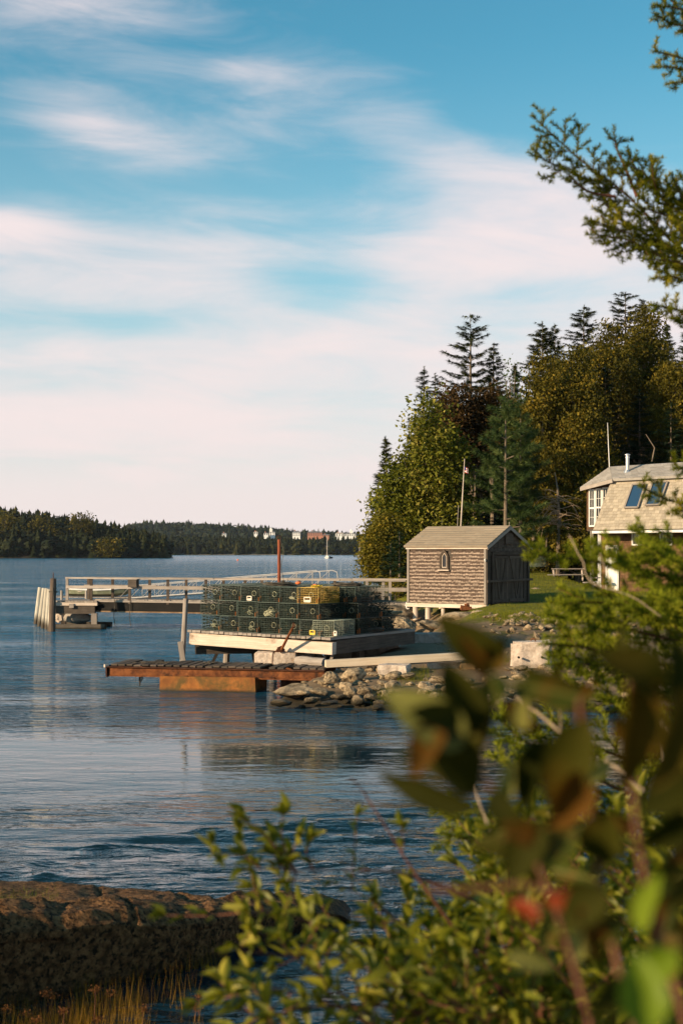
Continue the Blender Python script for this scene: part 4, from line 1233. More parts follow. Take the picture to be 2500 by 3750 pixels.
# seaweed on the outer end, and a strand hanging below
def weed_heap(c, n, rad, h, seed):
    r = random.Random(seed); mb = MB()
    for i in range(n):
        a = r.random() * 6.28; p0 = Vector(c) + Vector((rad * r.gauss(0, .5), .25 * r.gauss(0, .6), 0)); pts = [p0]
        for k in range(4): pts.append(pts[-1] + Vector((r.uniform(-.05, .05), r.uniform(-.03, .03), h * (.35 if k < 2 else -.2) * r.uniform(.2, 1))))
        mb.r = r.random(); mb.tube(pts, .008, 3, cap=False)
    return mb
tag(weed_heap(rr_(.85, .6, zt + .03), 90, .30, .05, 3).build('seaweed', M['crib']), 'dark clump of dried seaweed on the outer end of the ramp', kind='stuff')
tag(weed_heap(rr_(2.0, .8, zt + .03), 30, .14, .04, 4).build('seaweed', M['crib']), 'small dark clump of dried seaweed near the platform post', kind='stuff')
mb = MB(); r_ = random.Random(8); q = P(519, 2466, 31.0)
for i in range(9):
    o_ = Vector((r_.uniform(-.03, .03), r_.uniform(-.02, .02), 0)); mb.tube([q + o_, q + o_ * 1.5 + Vector((-.01, 0, -.12)), q + Vector((-.035 + r_.uniform(-.02, .02), 0, -.24 - r_.random() * .05))], [.010, .008, .003], 4)
tag(mb.build('hanging_weed', M['crib']), 'strand of dark weed hanging from the ramp into the water', 'seaweed')
mb = MB(); q = P(498, 2466, 31.0); mb.tube([q, q + Vector((.0, 0, -.2))], .004, 4); tag(mb.build('hanging_line', M['rope_dark']), 'thin line hanging below the outer end of the ramp', 'rope')

# ---- blocks, anchor, timbers behind the ramp
def gblock(pxa, pxb, pyt, pyb, Y, depth, name, label, mat_, rz=-.08, seed=0, drill=False, jit=.03):
    a = P(pxa, pyb, Y); c = P(pxb, pyt, Y); w_ = c.x - a.x; h_ = c.z - a.z
    bm = bmesh.new(); bmesh.ops.create_cube(bm, size=1)
    for q in bm.verts: q.co = Vector((q.co.x * w_, q.co.y * depth, (q.co.z + .5) * h_))
    bmesh.ops.bevel(bm, geom=bm.edges[:], offset=min(w_, h_) * .06, segments=2, affect='EDGES')
    bmesh.ops.subdivide_edges(bm, edges=bm.edges[:], cuts=3, use_grid_fill=True)
    from mathutils import noise as mn
    for q in bm.verts:
        s_ = q.co * 3 + Vector((seed * 7, seed, 0)); q.co += Vector((mn.noise(s_), mn.noise(s_ + Vector((9, 0, 0))), mn.noise(s_ + Vector((0, 9, 0))))) * jit + Vector((0, mn.fractal(q.co * 14, .8, 2, 3) * jit * .35, 0))
    me = bpy.data.meshes.new(name); bm.to_mesh(me); bm.free(); me.materials.append(mat_)
    o = link(bpy.data.objects.new(name, me)); o.location = ((a.x + c.x) / 2, Y + depth / 2, a.z); o.rotation_euler = (0, 0, rz)
    return tag(o, label, 'stone block')
gblock(934, 1003, 2390, 2452, 31.9, .45, 'granite_block', 'left of two pale granite blocks behind the ramp, under the anchor', M['granite'], seed=1, jit=.02)
gblock(1004, 1087, 2391, 2452, 31.75, .45, 'granite_block', 'right one of two pale granite blocks behind the ramp', M['granite'], seed=2, jit=.02)
gblock(1085, 1150, 2392, 2440, 32.1, .35, 'granite_block', 'dark rounded stone tucked behind the granite blocks', M['granite_dark'], seed=3, jit=.05)
lg = thing('weathered_log', P(1135, 2430, 31.0), 'grey cracked log lying between the granite blocks and the pale timber', 'log')
mb = MB(); mb.tube([P(1088, 2420, 31.3), P(1105, 2421, 31.2), P(1150, 2425, 31.0), P(1188, 2428, 30.8)], [.10, .115, .105, .10], 11, wob=.09); part(mb, 'log_body', M['wood_grey'], lg)
mb = MB(); mb.tube([P(1120, 2410, 31.1), P(1160, 2414, 31.0)], [.03, .02], 6, wob=.3); part(mb, 'splinter', M['wood_pale'], lg)
tm = thing('long_timber', P(1450, 2440, 31.5), 'long pale squared timber lying across the shore rocks', 'timber')
mb = MB(); mb.beam(P(1191, 2431, 30.4), P(1732, 2401, 30.9), .20, .155, jit=.006); part(mb, 'timber_beam', M['wood_new'], tm)
mb = MB(); mb.beam(P(1345, 2439, 30.55), P(1690, 2419, 30.8), .05, .03, jit=.004); part(mb, 'lower_batten', M['wood_grey'], tm)
anc = thing('anchor', P(1025, 2392, 31.8), 'rusty iron anchor leaning on the granite blocks against the platform beam', 'anchor')
a0 = P(1030, 2380, 31.75); a1 = P(1072, 2298, 31.15)
mb = MB(); mb.tube([a0, a1], [.032, .026], 8); part(mb, 'shank', M['rust'], anc)
mb = MB(); mb.prism([a0 + Vector((-.10, -.03, .05)), a0 + Vector((-.01, -.03, -.07)), a0 + Vector((.08, -.03, .0)), a0 + Vector((.02, -.03, .10))], (0, .05, 0)); part(mb, 'fluke', M['rust_dark'], anc)
mb = MB(); mb.ring(a1 + Vector((.02, 0, .05)), (1, -.4, 0), .05, .012); part(mb, 'shackle', M['rust'], anc)
ch = MB(); r_ = random.Random(12)
for i in range(46):
    c = P(lerp(1006, 1108, r_.random()), 2389 - r_.random() * 9, 31.9 + r_.random() * .25); ch.r = r_.random(); ch.ring(c, (r_.gauss(0, 1), r_.gauss(0, 1), r_.gauss(0, 1)), .034, .012, 8, 4)
tag(ch.build('chain', M['rust']), 'heap of rusty chain at the foot of the anchor', 'chain')
mb = MB()
for k in range(5):
    mb.tube([P(1050 + 8 * k, 2443, 30.9), P(1070 + 9 * k, 2436 + k, 31.0), P(1092 + 8 * k, 2441, 31.1)], .007, 4)
tag(mb.build('rope_scrap', M['tar_rust']), 'scrap of orange brown rope at the inner end of the ramp deck', 'rope')

# ---- dark blocks below the platform
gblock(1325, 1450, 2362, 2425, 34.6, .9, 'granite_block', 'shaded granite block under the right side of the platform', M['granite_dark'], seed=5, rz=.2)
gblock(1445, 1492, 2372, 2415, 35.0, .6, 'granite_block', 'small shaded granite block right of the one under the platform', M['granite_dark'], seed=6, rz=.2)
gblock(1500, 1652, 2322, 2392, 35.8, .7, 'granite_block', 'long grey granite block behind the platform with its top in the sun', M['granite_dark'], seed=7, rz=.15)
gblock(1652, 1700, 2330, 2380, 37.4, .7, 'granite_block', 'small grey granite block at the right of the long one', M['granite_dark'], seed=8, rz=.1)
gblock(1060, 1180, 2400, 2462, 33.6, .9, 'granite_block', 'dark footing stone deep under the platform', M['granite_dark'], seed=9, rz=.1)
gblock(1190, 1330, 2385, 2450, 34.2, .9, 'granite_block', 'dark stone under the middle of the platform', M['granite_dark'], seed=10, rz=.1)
# large drilled block with ring
DB = gblock(1879, 2026, 2352, 2490, 31.0, .75, 'mooring_stone', 'big pale granite mooring stone with two drill holes and an iron ring', M['granite'], seed=11, rz=-.18, jit=.05)
def in_db(mb, name, mt):
    o = mb.build(name, mt); o.parent = DB; o.matrix_parent_inverse = Matrix.LocRotScale(DB.location, DB.rotation_euler, None).inverted(); return o
mb = MB(); q = P(1951, 2350, 31.2); mb.ring(q + Vector((0, 0, .01)), (-.75, -.9, 0), .060, .013, 16, 6); mb.tube([q - Vector((-.05, 0, .1)), q + Vector((.05, 0, .0))], .015, 6); in_db(mb, 'iron_ring', M['rust'])
for px, py in ((1899, 2408), (1985, 2408)):
    q = P(px, py, 30.86); mb = MB(); mb.tube([q, q + Vector((0, .1, 0))], .024, 10); in_db(mb, 'drill_hole', M['black'])

# ---- shore rocks measured from the photograph: (px, py, w, h, Y)
SR = [(1062, 2532, 190, 62, 27.9, 1, 'long flat tan boulder at the water edge beside the ramp'), (1210, 2482, 62, 52, 28.6, 3, 'jagged upright rock right of the ramp end'), (1293, 2472, 96, 62, 29.3, 2, 'big tan boulder with small hollows under the timber'),
      (1167, 2536, 84, 44, 27.6, 5, 'pale cracked rock right of the long flat boulder'), (1265, 2513, 72, 44, 28.0, 6, 'pale flat rock in the middle of the pile'), (1283, 2533, 58, 50, 27.6, 7, 'grey upright rock in the middle of the pile'),
      (1332, 2530, 62, 34, 28.0, 3, 'reddish brown rock in the pile'), (1308, 2563, 66, 52, 27.2, 4, 'tan angular rock near the water in the pile'), (1107, 2537, 52, 26, 27.4, 8, 'small pale rock in front of the long boulder'),
      (1030, 2574, 98, 34, 26.9, 9, 'dark wet rock standing alone in the water at the left'), (1210, 2573, 74, 22, 27.0, 10, 'flat wet rock at the water line'), (1140, 2565, 66, 30, 27.2, 11, 'dark wet rock below the pale cracked one'),
      (1352, 2555, 48, 34, 27.5, 2, 'small tan rock right of the angular rock'), (1392, 2575, 64, 32, 27.0, 0, 'dark wet rock at the right of the pile'), (1375, 2520, 54, 34, 28.3, 1, 'orange stained rock behind the reddish one'),
      (1322, 2512, 34, 20, 28.6, 5, 'small pale stone above the reddish rock'), (1232, 2510, 22, 22, 28.3, 6, 'tiny pale upright stone beside the jagged rock'), (1380, 2592, 42, 14, 26.7, 7, 'flat pale stone at the water line'),
      (1247, 2586, 24, 14, 26.6, 8, 'small mossy stone at the water line'), (1180, 2500, 44, 26, 28.8, 9, 'dark rock behind the jagged one'), (1240, 2550, 60, 26, 27.5, 10, 'dark flat rock in the middle of the pile'), (1415, 2545, 60, 44, 27.8, 3, 'brown rock at the right of the pile'),
      (1450, 2572, 70, 36, 27.2, 4, 'wet brown rock partly behind the blurred leaf'), (1500, 2590, 60, 30, 26.8, 5, 'low wet rock behind the blurred leaf')]
for (px, py, w_, h_, Y, sd_, lab) in SR:
    rock_px(px, py, w_, h_, Y, seed=sd_, label=lab, mat=M['rock_red'] if 'reddish' in lab else (M['ledge'] if 'orange' in lab else M['rock']), deep=.9, tilt=.12, group='rocks of the pile at the water edge')
gblock(1388, 1500, 2437, 2492, 30.0, .6, 'granite_block', 'squared pale granite block under the middle of the timber', M['granite'], seed=13, rz=-.2, jit=.05)
gblock(1568, 1690, 2424, 2500, 31.0, .7, 'granite_block', 'orange tinged granite block below the right end of the timber', M['granite'], seed=14, rz=-.1, jit=.06)
gblock(1690, 1745, 2428, 2500, 30.8, .6, 'granite_block', 'orange stained granite stone beside the blurred leaf', M['ledge'], seed=15, rz=-.1, jit=.06)
rock_px(1436, 2475, 64, 44, 29.3, seed=8, label='pale rounded rock in front of the squared granite block')
rock_px(1575, 2495, 70, 30, 29.2, seed=9, label='grey rock in front of the orange tinged block')
rock_px(1890, 2500, 110, 44, 30.2, seed=10, label='flat pale rock at the foot of the mooring stone')
# scattered shore stones, right half
def szw(w, a, c): return 'small' if w < a else ('medium' if w < c else 'large')
def whr(px, tb):
    for lim, s_ in tb:
        if px < lim: return s_

r_ = random.Random(77); k = 0
while k < 150:
    px = r_.uniform(1390, 2560); py = r_.uniform(2500, 2618)
    q = WP(px, py, .15); z = gz(q.x, q.y)
    if z < -.12: continue
    w_ = r_.uniform(.14, .46) * (1.25 if py > 2560 else 1)
    place_rock('shore_stone', Vector((q.x, q.y, z + w_ * .12)), (w_, w_ * r_.uniform(.6, 1), w_ * r_.uniform(.45, .8)), M['rock'], '%s stone on the %s shore, %s' % (szw(w_, .22, .36), 'wet lower' if py > 2575 else ('middle' if py > 2535 else 'dry upper'), whr(px, ((1620, 'just right of the rock pile'), (1850, 'left of and below the mooring stone'), (2080, 'in front of the mooring stone'), (2300, 'right of the mooring stone'), (9999, 'near the right frame edge')))), 'stones strewn along the right waterline', seed=k)
    k += 1
k = 0
while k < 60:      # fill of the pile itself
    px = r_.uniform(1090, 1500); py = r_.uniform(2505, 2590)
    q = WP(px, py, .12); z = gz(q.x, q.y); w_ = r_.uniform(.12, .30)
    place_rock('shore_stone', Vector((q.x, q.y, max(z, -.05) + w_ * .1)), (w_, w_ * .8, w_ * r_.uniform(.5, .8)), M['rock'], '%s stone filling the rock pile, %s' % (szw(w_, .18, .25), whr(px, ((1200, 'below the jagged upright rock'), (1300, 'below the boulder with hollows'), (1400, 'beside the reddish brown rock'), (9999, 'at the blurred leaf')))  + (' and at the water' if py > 2555 else '')), 'small stones of the rock pile', seed=k + 3)
    k += 1
k = 0
while k < 170:     # riprap slope under the lawn
    t_ = r_.random(); px = lerp(1775, 2350, r_.random() ** .9); py = r_.uniform(2248, 2345) + (px - 1800) * .0
    Y = lerp(41.0, 36.0, (py - 2248) / 97); X = (px - 1250) * Y / F; z = gz(X, Y); w_ = r_.choice([.12, .16, .2, .26, .36])
    place_rock('riprap_stone', Vector((X, Y, z + w_ * .15)), (w_, w_ * .7, w_ * r_.uniform(.35, .6)), M['riprap'], '%s grey angular riprap stone, %s of the slope, %s' % (szw(w_, .15, .25), 'top' if py < 2280 else ('middle' if py < 2315 else 'foot'), whr(px, ((1900, 'nearest the shed'), (2030, 'above the mooring stone'), (2170, 'right of the mooring stone'), (9999, 'behind the near spruce boughs')))), 'grey riprap stones below the lawn', seed=k, tilt=.6)
    k += 1
place_rock('riprap_stone', P(1907, 2326, 37), (.30, .2, .24), M['ledge'], 'orange tan stone among the grey riprap', seed=5)
gblock(1812, 1842, 2262, 2292, 39.5, .3, 'iron_scrap', 'reddish brown block lying at the left edge of the riprap', M['rock_red'], seed=22, jit=.03)
k = 0
while k < 110:     # gravel between the platform and the mooring stone
    px = r_.uniform(1500, 2200); py = r_.uniform(2335, 2425)
    Y = (H - .6) * F / (py - HZ); X = (px - 1250) * Y / F; z = gz(X, Y); w_ = r_.uniform(.06, .20)
    place_rock('gravel_stone', Vector((X, Y, z + w_ * .1)), (w_, w_ * .7, w_ * r_.uniform(.35, .6)), M['gravel'], '%s loose stone on the ground %s' % (szw(w_, .1, .15), whr(px, ((1700, 'behind the long timber'), (1870, 'left of the mooring stone'), (9999, 'behind the mooring stone')))), 'loose stones on the shore ground', seed=k, tilt=.4)
    k += 1
# ledges below the shed
LG = [(1575, 2292, 170, 56, 46.2, 1, 'orange ridged ledge below the shed, left part'), (1690, 2272, 190, 70, 46.4, 2, 'broad tan ledge right under the shed'), (1755, 2268, 140, 90, 45.6, 4, 'tan ledge below the right corner of the shed'), (1480, 2292, 110, 66, 45.4, 7, 'brown ledge rock left of the shed posts'),
      (1345, 2232, 150, 48, 51.5, 5, 'rust brown ledge rock below the walkway'), (1445, 2238, 150, 60, 50.2, 8, 'orange slanting ledge left of the shed'), (1478, 2268, 60, 40, 48.3, 10, 'tan ledge lump beneath the shed corner'), (1395, 2275, 120, 44, 48.6, 11, 'shaded ledge behind the traps'),
      (1320, 2160, 70, 30, 64, 3, 'grey boulder on the shore beyond the walkway rails'), (1418, 2150, 60, 36, 62, 6, 'pale boulder beyond the walkway near the shed'), (1470, 2158, 56, 34, 60, 9, 'grey boulder just left of the shed behind the walkway'), (1262, 2182, 90, 24, 60, 0, 'low dark ledge at the shore behind the walkway'), (1375, 2186, 130, 26, 57, 1, 'low grey ledge behind the walkway')]
for (px, py, w_, h_, Y, sd_, lab) in LG:
    rock_px(px, py, w_, h_, Y, seed=sd_, label=lab, mat=M['ledge'] if Y < 55 else M['granite_dark'], deep=1.0, tilt=.15, name='ledge_rock')
mb = MB(); q = P(1706, 2224, 46.7); mb.beam(q + Vector((-.17, 0, -.02)), q + Vector((.17, 0, -.02)), .25, .14, jit=.03, taper=.8); mb.tube([q + Vector((-.05, 0, .05)), q + Vector((.1, 0, .09))], .06, 8)
tag(mb.build('rusty_winch', M['rust']), 'rust red iron lump on the ledge under the shed', 'scrap iron')
# ================================================================== SHED
C0 = Vector((2.32, 50.0, 1.205)); C1 = Vector((4.885, 48.0, 1.205))
su = (C1 - C0); SL = su.length; su.normalize(); sv = Vector((-su.y, su.x, 0)).normalized(); SW = 2.78
def sp_(a, b_, z): return C0 + su * a + sv * b_ + Vector((0, 0, z))
EH = 1.96; RH = 2.62
shed = thing('shingled_shed', sp_(SL / 2, SW / 2, -.5), 'small weathered shingled shed with a pointed window, set on posts beside the lawn', 'shed')
# wall core, with the pointed window opening
wx0, wx1, wz0, wzs, wzt = .0, 0, 0, 0, 0
wx0 = 1.40; wx1 = 1.70; wz0 = 1.18; wzs = 1.56; wzt = 1.80
def arch(x0, x1, z0, zs, zt_, n=7):
    pts = [(x0, z0), (x1, z0)]; cx = (x0 + x1) / 2; w = (x1 - x0) / 2
    for i in range(n + 1):
        t_ = i / n; pts.append((x1 - w * t_ ** 1.7, zs + (zt_ - zs) * t_ ** .85))
    for i in range(1, n + 1):
        t_ = 1 - i / n; pts.append((x0 + w * t_ ** 1.7, zs + (zt_ - zs) * t_ ** .85))
    return pts
mb = MB()
mb.add([sp_(0, .02, 0), sp_(wx0, .02, 0), sp_(wx0, .02, EH), sp_(0, .02, EH), sp_(wx1, .02, 0), sp_(SL, .02, 0), sp_(SL, .02, EH), sp_(wx1, .02, EH), sp_(wx0, .02, wz0), sp_(wx1, .02, wz0), sp_(wx0, .02, wzt), sp_(wx1, .02, wzt)],
       [(0, 1, 2, 3), (4, 5, 6, 7), (1, 4, 9, 8), (10, 11, 7, 2)])
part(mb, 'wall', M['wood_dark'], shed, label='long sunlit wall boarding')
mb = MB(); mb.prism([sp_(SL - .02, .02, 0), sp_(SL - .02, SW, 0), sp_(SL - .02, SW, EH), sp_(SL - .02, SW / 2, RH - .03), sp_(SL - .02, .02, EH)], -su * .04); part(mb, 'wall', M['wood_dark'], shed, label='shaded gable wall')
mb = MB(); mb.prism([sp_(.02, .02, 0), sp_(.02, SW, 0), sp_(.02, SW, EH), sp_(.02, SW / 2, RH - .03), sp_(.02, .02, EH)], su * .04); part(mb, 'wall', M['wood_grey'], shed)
mb = MB(); mb.prism([sp_(0, SW, 0), sp_(SL, SW, 0), sp_(SL, SW, EH), sp_(0, SW, EH)], -sv * .04); part(mb, 'wall', M['wood_grey'], shed)
mb = MB(); mb.beam(sp_(0, SW / 2, .02), sp_(SL, SW / 2, .02), SW - .1, .05); part(mb, 'floor', M['wood_dark'], shed)


def shingles(root, pfn, W_, Hh, course, wmin, wmax, mat_, nmax, skip=None, tilt=.016, th=.008, name='shingle', face=None, seed=1, clip=None, out=None, run=0.0):
    """pfn(a, z, o): point at a along, z up, o outwards. Each shingle a tapered slab; first nmax as parts, rest one 'stuff' part"""
    r = random.Random(seed); allp = []
    n = int(Hh / course)
    for i in range(n):
        a = -r.random() * .1; z = i * course
        while a < W_:
            w_ = r.uniform(wmin, wmax); a0 = max(0, a + .003); a1 = min(W_, a + w_ - .003); a += w_
            if a1 - a0 < .02: continue
            if clip:
                c0, c1 = clip(z); a0 = max(a0, c0); a1 = min(a1, c1)
                if a1 - a0 < .02: continue
            if skip and skip((a0 + a1) / 2, z + course / 2): continue
            dz = r.uniform(-.009, .006) * (course / .12); allp.append((a0, a1, z + dz, course * 1.25, r.random(), r.uniform(0, .004)))
    if out is not None: allp.sort(key=out)
    rest = MB()
    for k, (a0, a1, z, hh, rn_, oo) in enumerate(allp):
        mb = MB() if k < nmax else rest
        mb.r = rn_
        z1 = min(z + hh, Hh + run)
        o0 = tilt + th + oo; o1 = .002
        vs_ = [pfn(a0, z, .001), pfn(a1, z, .001), pfn(a1, z, o0), pfn(a0, z, o0), pfn(a0, z1, 0), pfn(a1, z1, 0), pfn(a1, z1, o1 + .001), pfn(a0, z1, o1 + .001)]
        uo = rn_ * 9
        fs = [(0, 1, 2, 3), (3, 2, 6, 7), (1, 5, 6, 2), (0, 3, 7, 4)]
        uv = [[(a0 + uo, 0), (a1 + uo, 0), (a1 + uo, .02), (a0 + uo, .02)], [(a0 + uo, 0), (a1 + uo, 0), (a1 + uo, hh), (a0 + uo, hh)], [(a1 + uo, 0), (a1 + uo, hh), (a1 + uo + .01, hh), (a1 + uo + .01, 0)], [(a0 + uo, 0), (a0 + uo - .01, 0), (a0 + uo - .01, hh), (a0 + uo, hh)]]
        mb.add(vs_, fs, uv)
        if k < nmax: part(mb, name, mat_, root)
    if rest.v: part(rest, name + '_courses', mat_, root, kind='stuff')
def skipwin(a, z): return wx0 - .06 < a < wx1 + .06 and wz0 - .06 < z + .03 < wzt + .05
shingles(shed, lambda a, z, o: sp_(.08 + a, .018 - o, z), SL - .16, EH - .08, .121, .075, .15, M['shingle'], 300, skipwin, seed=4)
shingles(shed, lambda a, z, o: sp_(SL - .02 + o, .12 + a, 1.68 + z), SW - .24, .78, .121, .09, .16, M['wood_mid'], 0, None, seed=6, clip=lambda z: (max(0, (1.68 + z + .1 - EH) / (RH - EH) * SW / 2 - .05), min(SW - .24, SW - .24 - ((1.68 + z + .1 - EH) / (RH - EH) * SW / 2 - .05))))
for a in (0.04, SL - .04):
    mb = MB(); mb.r = random.random(); mb.beam(sp_(a, -.012, 0), sp_(a, -.012, EH), .085, .05, up=sv); part(mb, 'corner_board', M['wood_grey'], shed)
mb = MB(); mb.beam(sp_(SL + .012, .035, 0), sp_(SL + .012, .035, EH), .05, .085, up=sv); part(mb, 'corner_board', M['wood_mid'], shed)
mb = MB(); mb.beam(sp_(SL + .012, SW - .035, 0), sp_(SL + .012, SW - .035, EH), .05, .085, up=sv); part(mb, 'corner_board', M['wood_dark'], shed)
mb = MB(); mb.beam(sp_(-.05, -.03, EH - .045), sp_(SL + .05, -.03, EH - .045), .04, .10); part(mb, 'eave_board', M['wood_pale'], shed)
mb = MB(); mb.beam(sp_(-.02, .02, -.085), sp_(SL + .02, .02, -.085), .16, .13, jit=.008); part(mb, 'sill_beam', M['wood_pale'], shed)
mb = MB(); mb.beam(sp_(.5, 1.2, -.085), sp_(SL, 1.2, -.085), .16, .13); mb.beam(sp_(0, SW - .1, -.085), sp_(SL, SW - .1, -.085), .16, .13); part(mb, 'sill_beam', M['wood_dark'], shed)
for a, b_, dz_ in ((.30, .05, -.62), (.80, .10, -.58), (1.42, .12, -.45), (.15, 1.9, -.6), (1.6, 1.9, -.5), (2.9, 1.5, -.3)):
    mb = MB(); mb.r = random.random(); mb.tube([sp_(a, b_, dz_), sp_(a, b_, -.15)], .095 if a < 1 else .07, 12, wob=.02); part(mb, 'post', M['wood_pale'], shed)
mb = MB(); q = [sp_(-.02, -.03, .0), sp_(-.05, -.05, -.12), sp_(0.03, -.07, -.24), sp_(.1, -.05, -.22)]; mb.tube(q, .018, 6); part(mb, 'drain_pipe', M['white'], shed)
# window
win = None
mb = MB()
o_in = arch(wx0 + .035, wx1 - .035, wz0 + .03, wzs, wzt - .05); o_out = arch(wx0 - .035, wx1 + .035, wz0 - .03, wzs, wzt + .05)
n = len(o_in)
V = [sp_(a, -.045, z) for a, z in o_out] + [sp_(a, -.045, z) for a, z in o_in] + [sp_(a, .02, z) for a, z in o_out] + [sp_(a, .03, z) for a, z in o_in]
f = []
for k_ in range(n):
    k2 = (k_ + 1) % n; f += [(k_, k2, n + k2, n + k_), (2 * n + k_, 2 * n + k2, k2, k_), (n + k_, n + k2, 3 * n + k2, 3 * n + k_)]
mb.add(V, f)
fr = part(mb, 'window', M['wood_mid'], shed, label='pointed arch window frame')
mb = MB(); mb.add([sp_(a, .012, z) for a, z in o_in], [tuple(range(n))]); sub(mb, 'pane', M['glass'], fr, shed)
mb = MB(); mb.beam(sp_(wx0 - .08, -.05, wz0 - .045), sp_(wx1 + .08, -.05, wz0 - .045), .09, .035); sub(mb, 'sill', M['wood_pale'], fr, shed)
mb = MB(); oo_ = arch(wx0 + .06, wx1 - .06, wz0 + .055, wzs, wzt - .08); nn = len(oo_)
for k_ in range(nn): mb.beam(sp_(oo_[k_][0], -.0, oo_[k_][1]), sp_(oo_[(k_ + 1) % nn][0], -.0, oo_[(k_ + 1) % nn][1]), .02, .02, up=sv)
sub(mb, 'sash', M['wood_pale'], fr, shed)
mb = MB(); mb.add([sp_(wx0 + .09, .25, wz0 + .44), sp_(wx1 - .03, .25, wz0 + .44), sp_(wx1 - .05, .25, wz0 + .56), sp_(wx0 + .09, .25, wz0 + .56)], [(0, 1, 2, 3)]); sub(mb, 'float_inside', M['orange'], fr, shed)
# roof
OH = .09
mid = SW / 2; sl = (RH - EH) / mid
def roof_slab(b0, b1, z0, z1, mt, name, label=None, th=.05):
    mb = MB(); e = OH
    A, B_, C, D = sp_(-e, b0, z0), sp_(SL + e, b0, z0), sp_(SL + e, b1, z1), sp_(-e, b1, z1)
    nrm = (B_ - A).cross(D - A).normalized();
    if nrm.z < 0: nrm = -nrm
    mb.prism([A, B_, C, D], nrm * th); return part(mb, name, mt, shed, label=label)
rf = roof_slab(-.10, mid, EH - .10 * sl + .012, RH + .012, M['shed_roof'], 'roof', 'sunlit grey roof slope')
roof_slab(SW + .10, mid + .003, EH - .10 * sl + .012, RH + .010, M['shed_roof'], 'roof', 'far roof slope')
# overlapping roofing strips on the near slope
for i in range(9):
    t0 = i / 9; t1 = (i + 1) / 9; segs = [0, random.uniform(.2, .45), random.uniform(.55, .8), 1]
    for s0, s1 in zip(segs, segs[1:]):
        b0 = lerp(-.11, mid, t0); b1 = lerp(-.11, mid, t1) + .03 * (i < 8); z0 = EH + b0 * sl + .064 + random.uniform(0, .004); z1 = EH + b1 * sl + .058
        mb = MB(); mb.r = random.random(); a0 = lerp(-OH - .01, SL + OH + .01, s0) + .002; a1 = lerp(-OH - .01, SL + OH + .01, s1) - .002
        nrm = Vector((0, 0, 1)) - sv * sl * .7
        A, B_, C, D = sp_(a0, b0, z0 + .012), sp_(a1, b0, z0 + .012), sp_(a1, b1, z1), sp_(a0, b1, z1)
        dn = Vector((0, 0, -.012))
        mb.add([A, B_, C, D, A + dn, B_ + dn, C + dn, D + dn], [(0, 1, 2, 3), (4, 5, 1, 0), (5, 6, 2, 1), (7, 4, 0, 3)], [[(0, 0), (a1 - a0, 0), (a1 - a0, .2), (0, .2)]] * 4)
        sub(mb, 'roof_strip', M['shed_roof'], rf, shed)
mb = MB(); mb.beam(sp_(SL + OH + .012, -.10, EH - .10 * sl - .03), sp_(SL + OH + .012, mid, RH - .03), .022, .10); mb.beam(sp_(SL + OH + .012, SW + .10, EH - .10 * sl - .03), sp_(SL + OH + .012, mid, RH - .03), .022, .10); part(mb, 'rake_board', M['wood_grey'], shed)
mb = MB(); mb.tube([sp_(SL + .02, mid + .05, RH + .03), sp_(SL + .02, mid + .05, RH + .18)], .015, 6); part(mb, 'ridge_pin', M['wood_grey'], shed)
# gable: sign board, double doors with braces, cross bar
mb = MB()
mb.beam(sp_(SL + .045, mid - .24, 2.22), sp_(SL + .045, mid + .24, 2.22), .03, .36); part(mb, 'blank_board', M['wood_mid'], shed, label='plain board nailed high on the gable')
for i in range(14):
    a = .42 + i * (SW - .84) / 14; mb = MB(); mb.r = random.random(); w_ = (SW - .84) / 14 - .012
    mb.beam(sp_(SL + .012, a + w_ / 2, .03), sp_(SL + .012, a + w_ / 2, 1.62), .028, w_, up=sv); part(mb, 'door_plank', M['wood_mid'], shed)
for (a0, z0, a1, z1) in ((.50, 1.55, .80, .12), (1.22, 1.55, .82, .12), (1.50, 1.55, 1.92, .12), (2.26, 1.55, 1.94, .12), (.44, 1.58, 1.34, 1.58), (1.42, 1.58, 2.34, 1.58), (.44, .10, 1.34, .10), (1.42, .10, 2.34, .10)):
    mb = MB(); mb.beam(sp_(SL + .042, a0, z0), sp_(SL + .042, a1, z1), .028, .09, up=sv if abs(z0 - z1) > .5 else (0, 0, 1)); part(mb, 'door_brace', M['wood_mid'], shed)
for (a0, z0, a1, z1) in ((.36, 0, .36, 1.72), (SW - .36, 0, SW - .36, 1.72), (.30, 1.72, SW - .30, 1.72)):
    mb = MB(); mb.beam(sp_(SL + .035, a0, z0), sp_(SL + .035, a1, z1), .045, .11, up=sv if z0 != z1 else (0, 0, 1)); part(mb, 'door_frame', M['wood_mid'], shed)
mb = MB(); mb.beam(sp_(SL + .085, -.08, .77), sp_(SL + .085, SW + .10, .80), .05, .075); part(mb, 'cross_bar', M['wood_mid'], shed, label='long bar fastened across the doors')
mb = MB(); mb.tube([sp_(SL - .01, -.06, 1.45), sp_(SL - .01, -.09, 1.52)], .03, 7); part(mb, 'insulator', M['white'], shed)

# ================================================================== HOUSE
HY = 64.0
def hp_(px, py, dY=0.0): return P(px, py, HY + dY)
house = thing('shingled_house', P(2330, 2168, 64), 'gambrel roofed shingled house with two skylights and a steel stove pipe at the right edge', 'house')
# facade runs to the right and nearer: Y drops with px
def fy(px): return (px - 2190) * -.0062
def F_(px, py, o=0.0):     # point of the lower facade plane; o metres toward the viewer
    return P(px, py, HY + fy(px) - o)
def quad_part(name, pts, mt, th=.12, label=None, back=(0, 1, 0)):
    mb = MB(); mb.prism(pts, Vector(back) * th); return part(mb, name, mt, house, label=label)
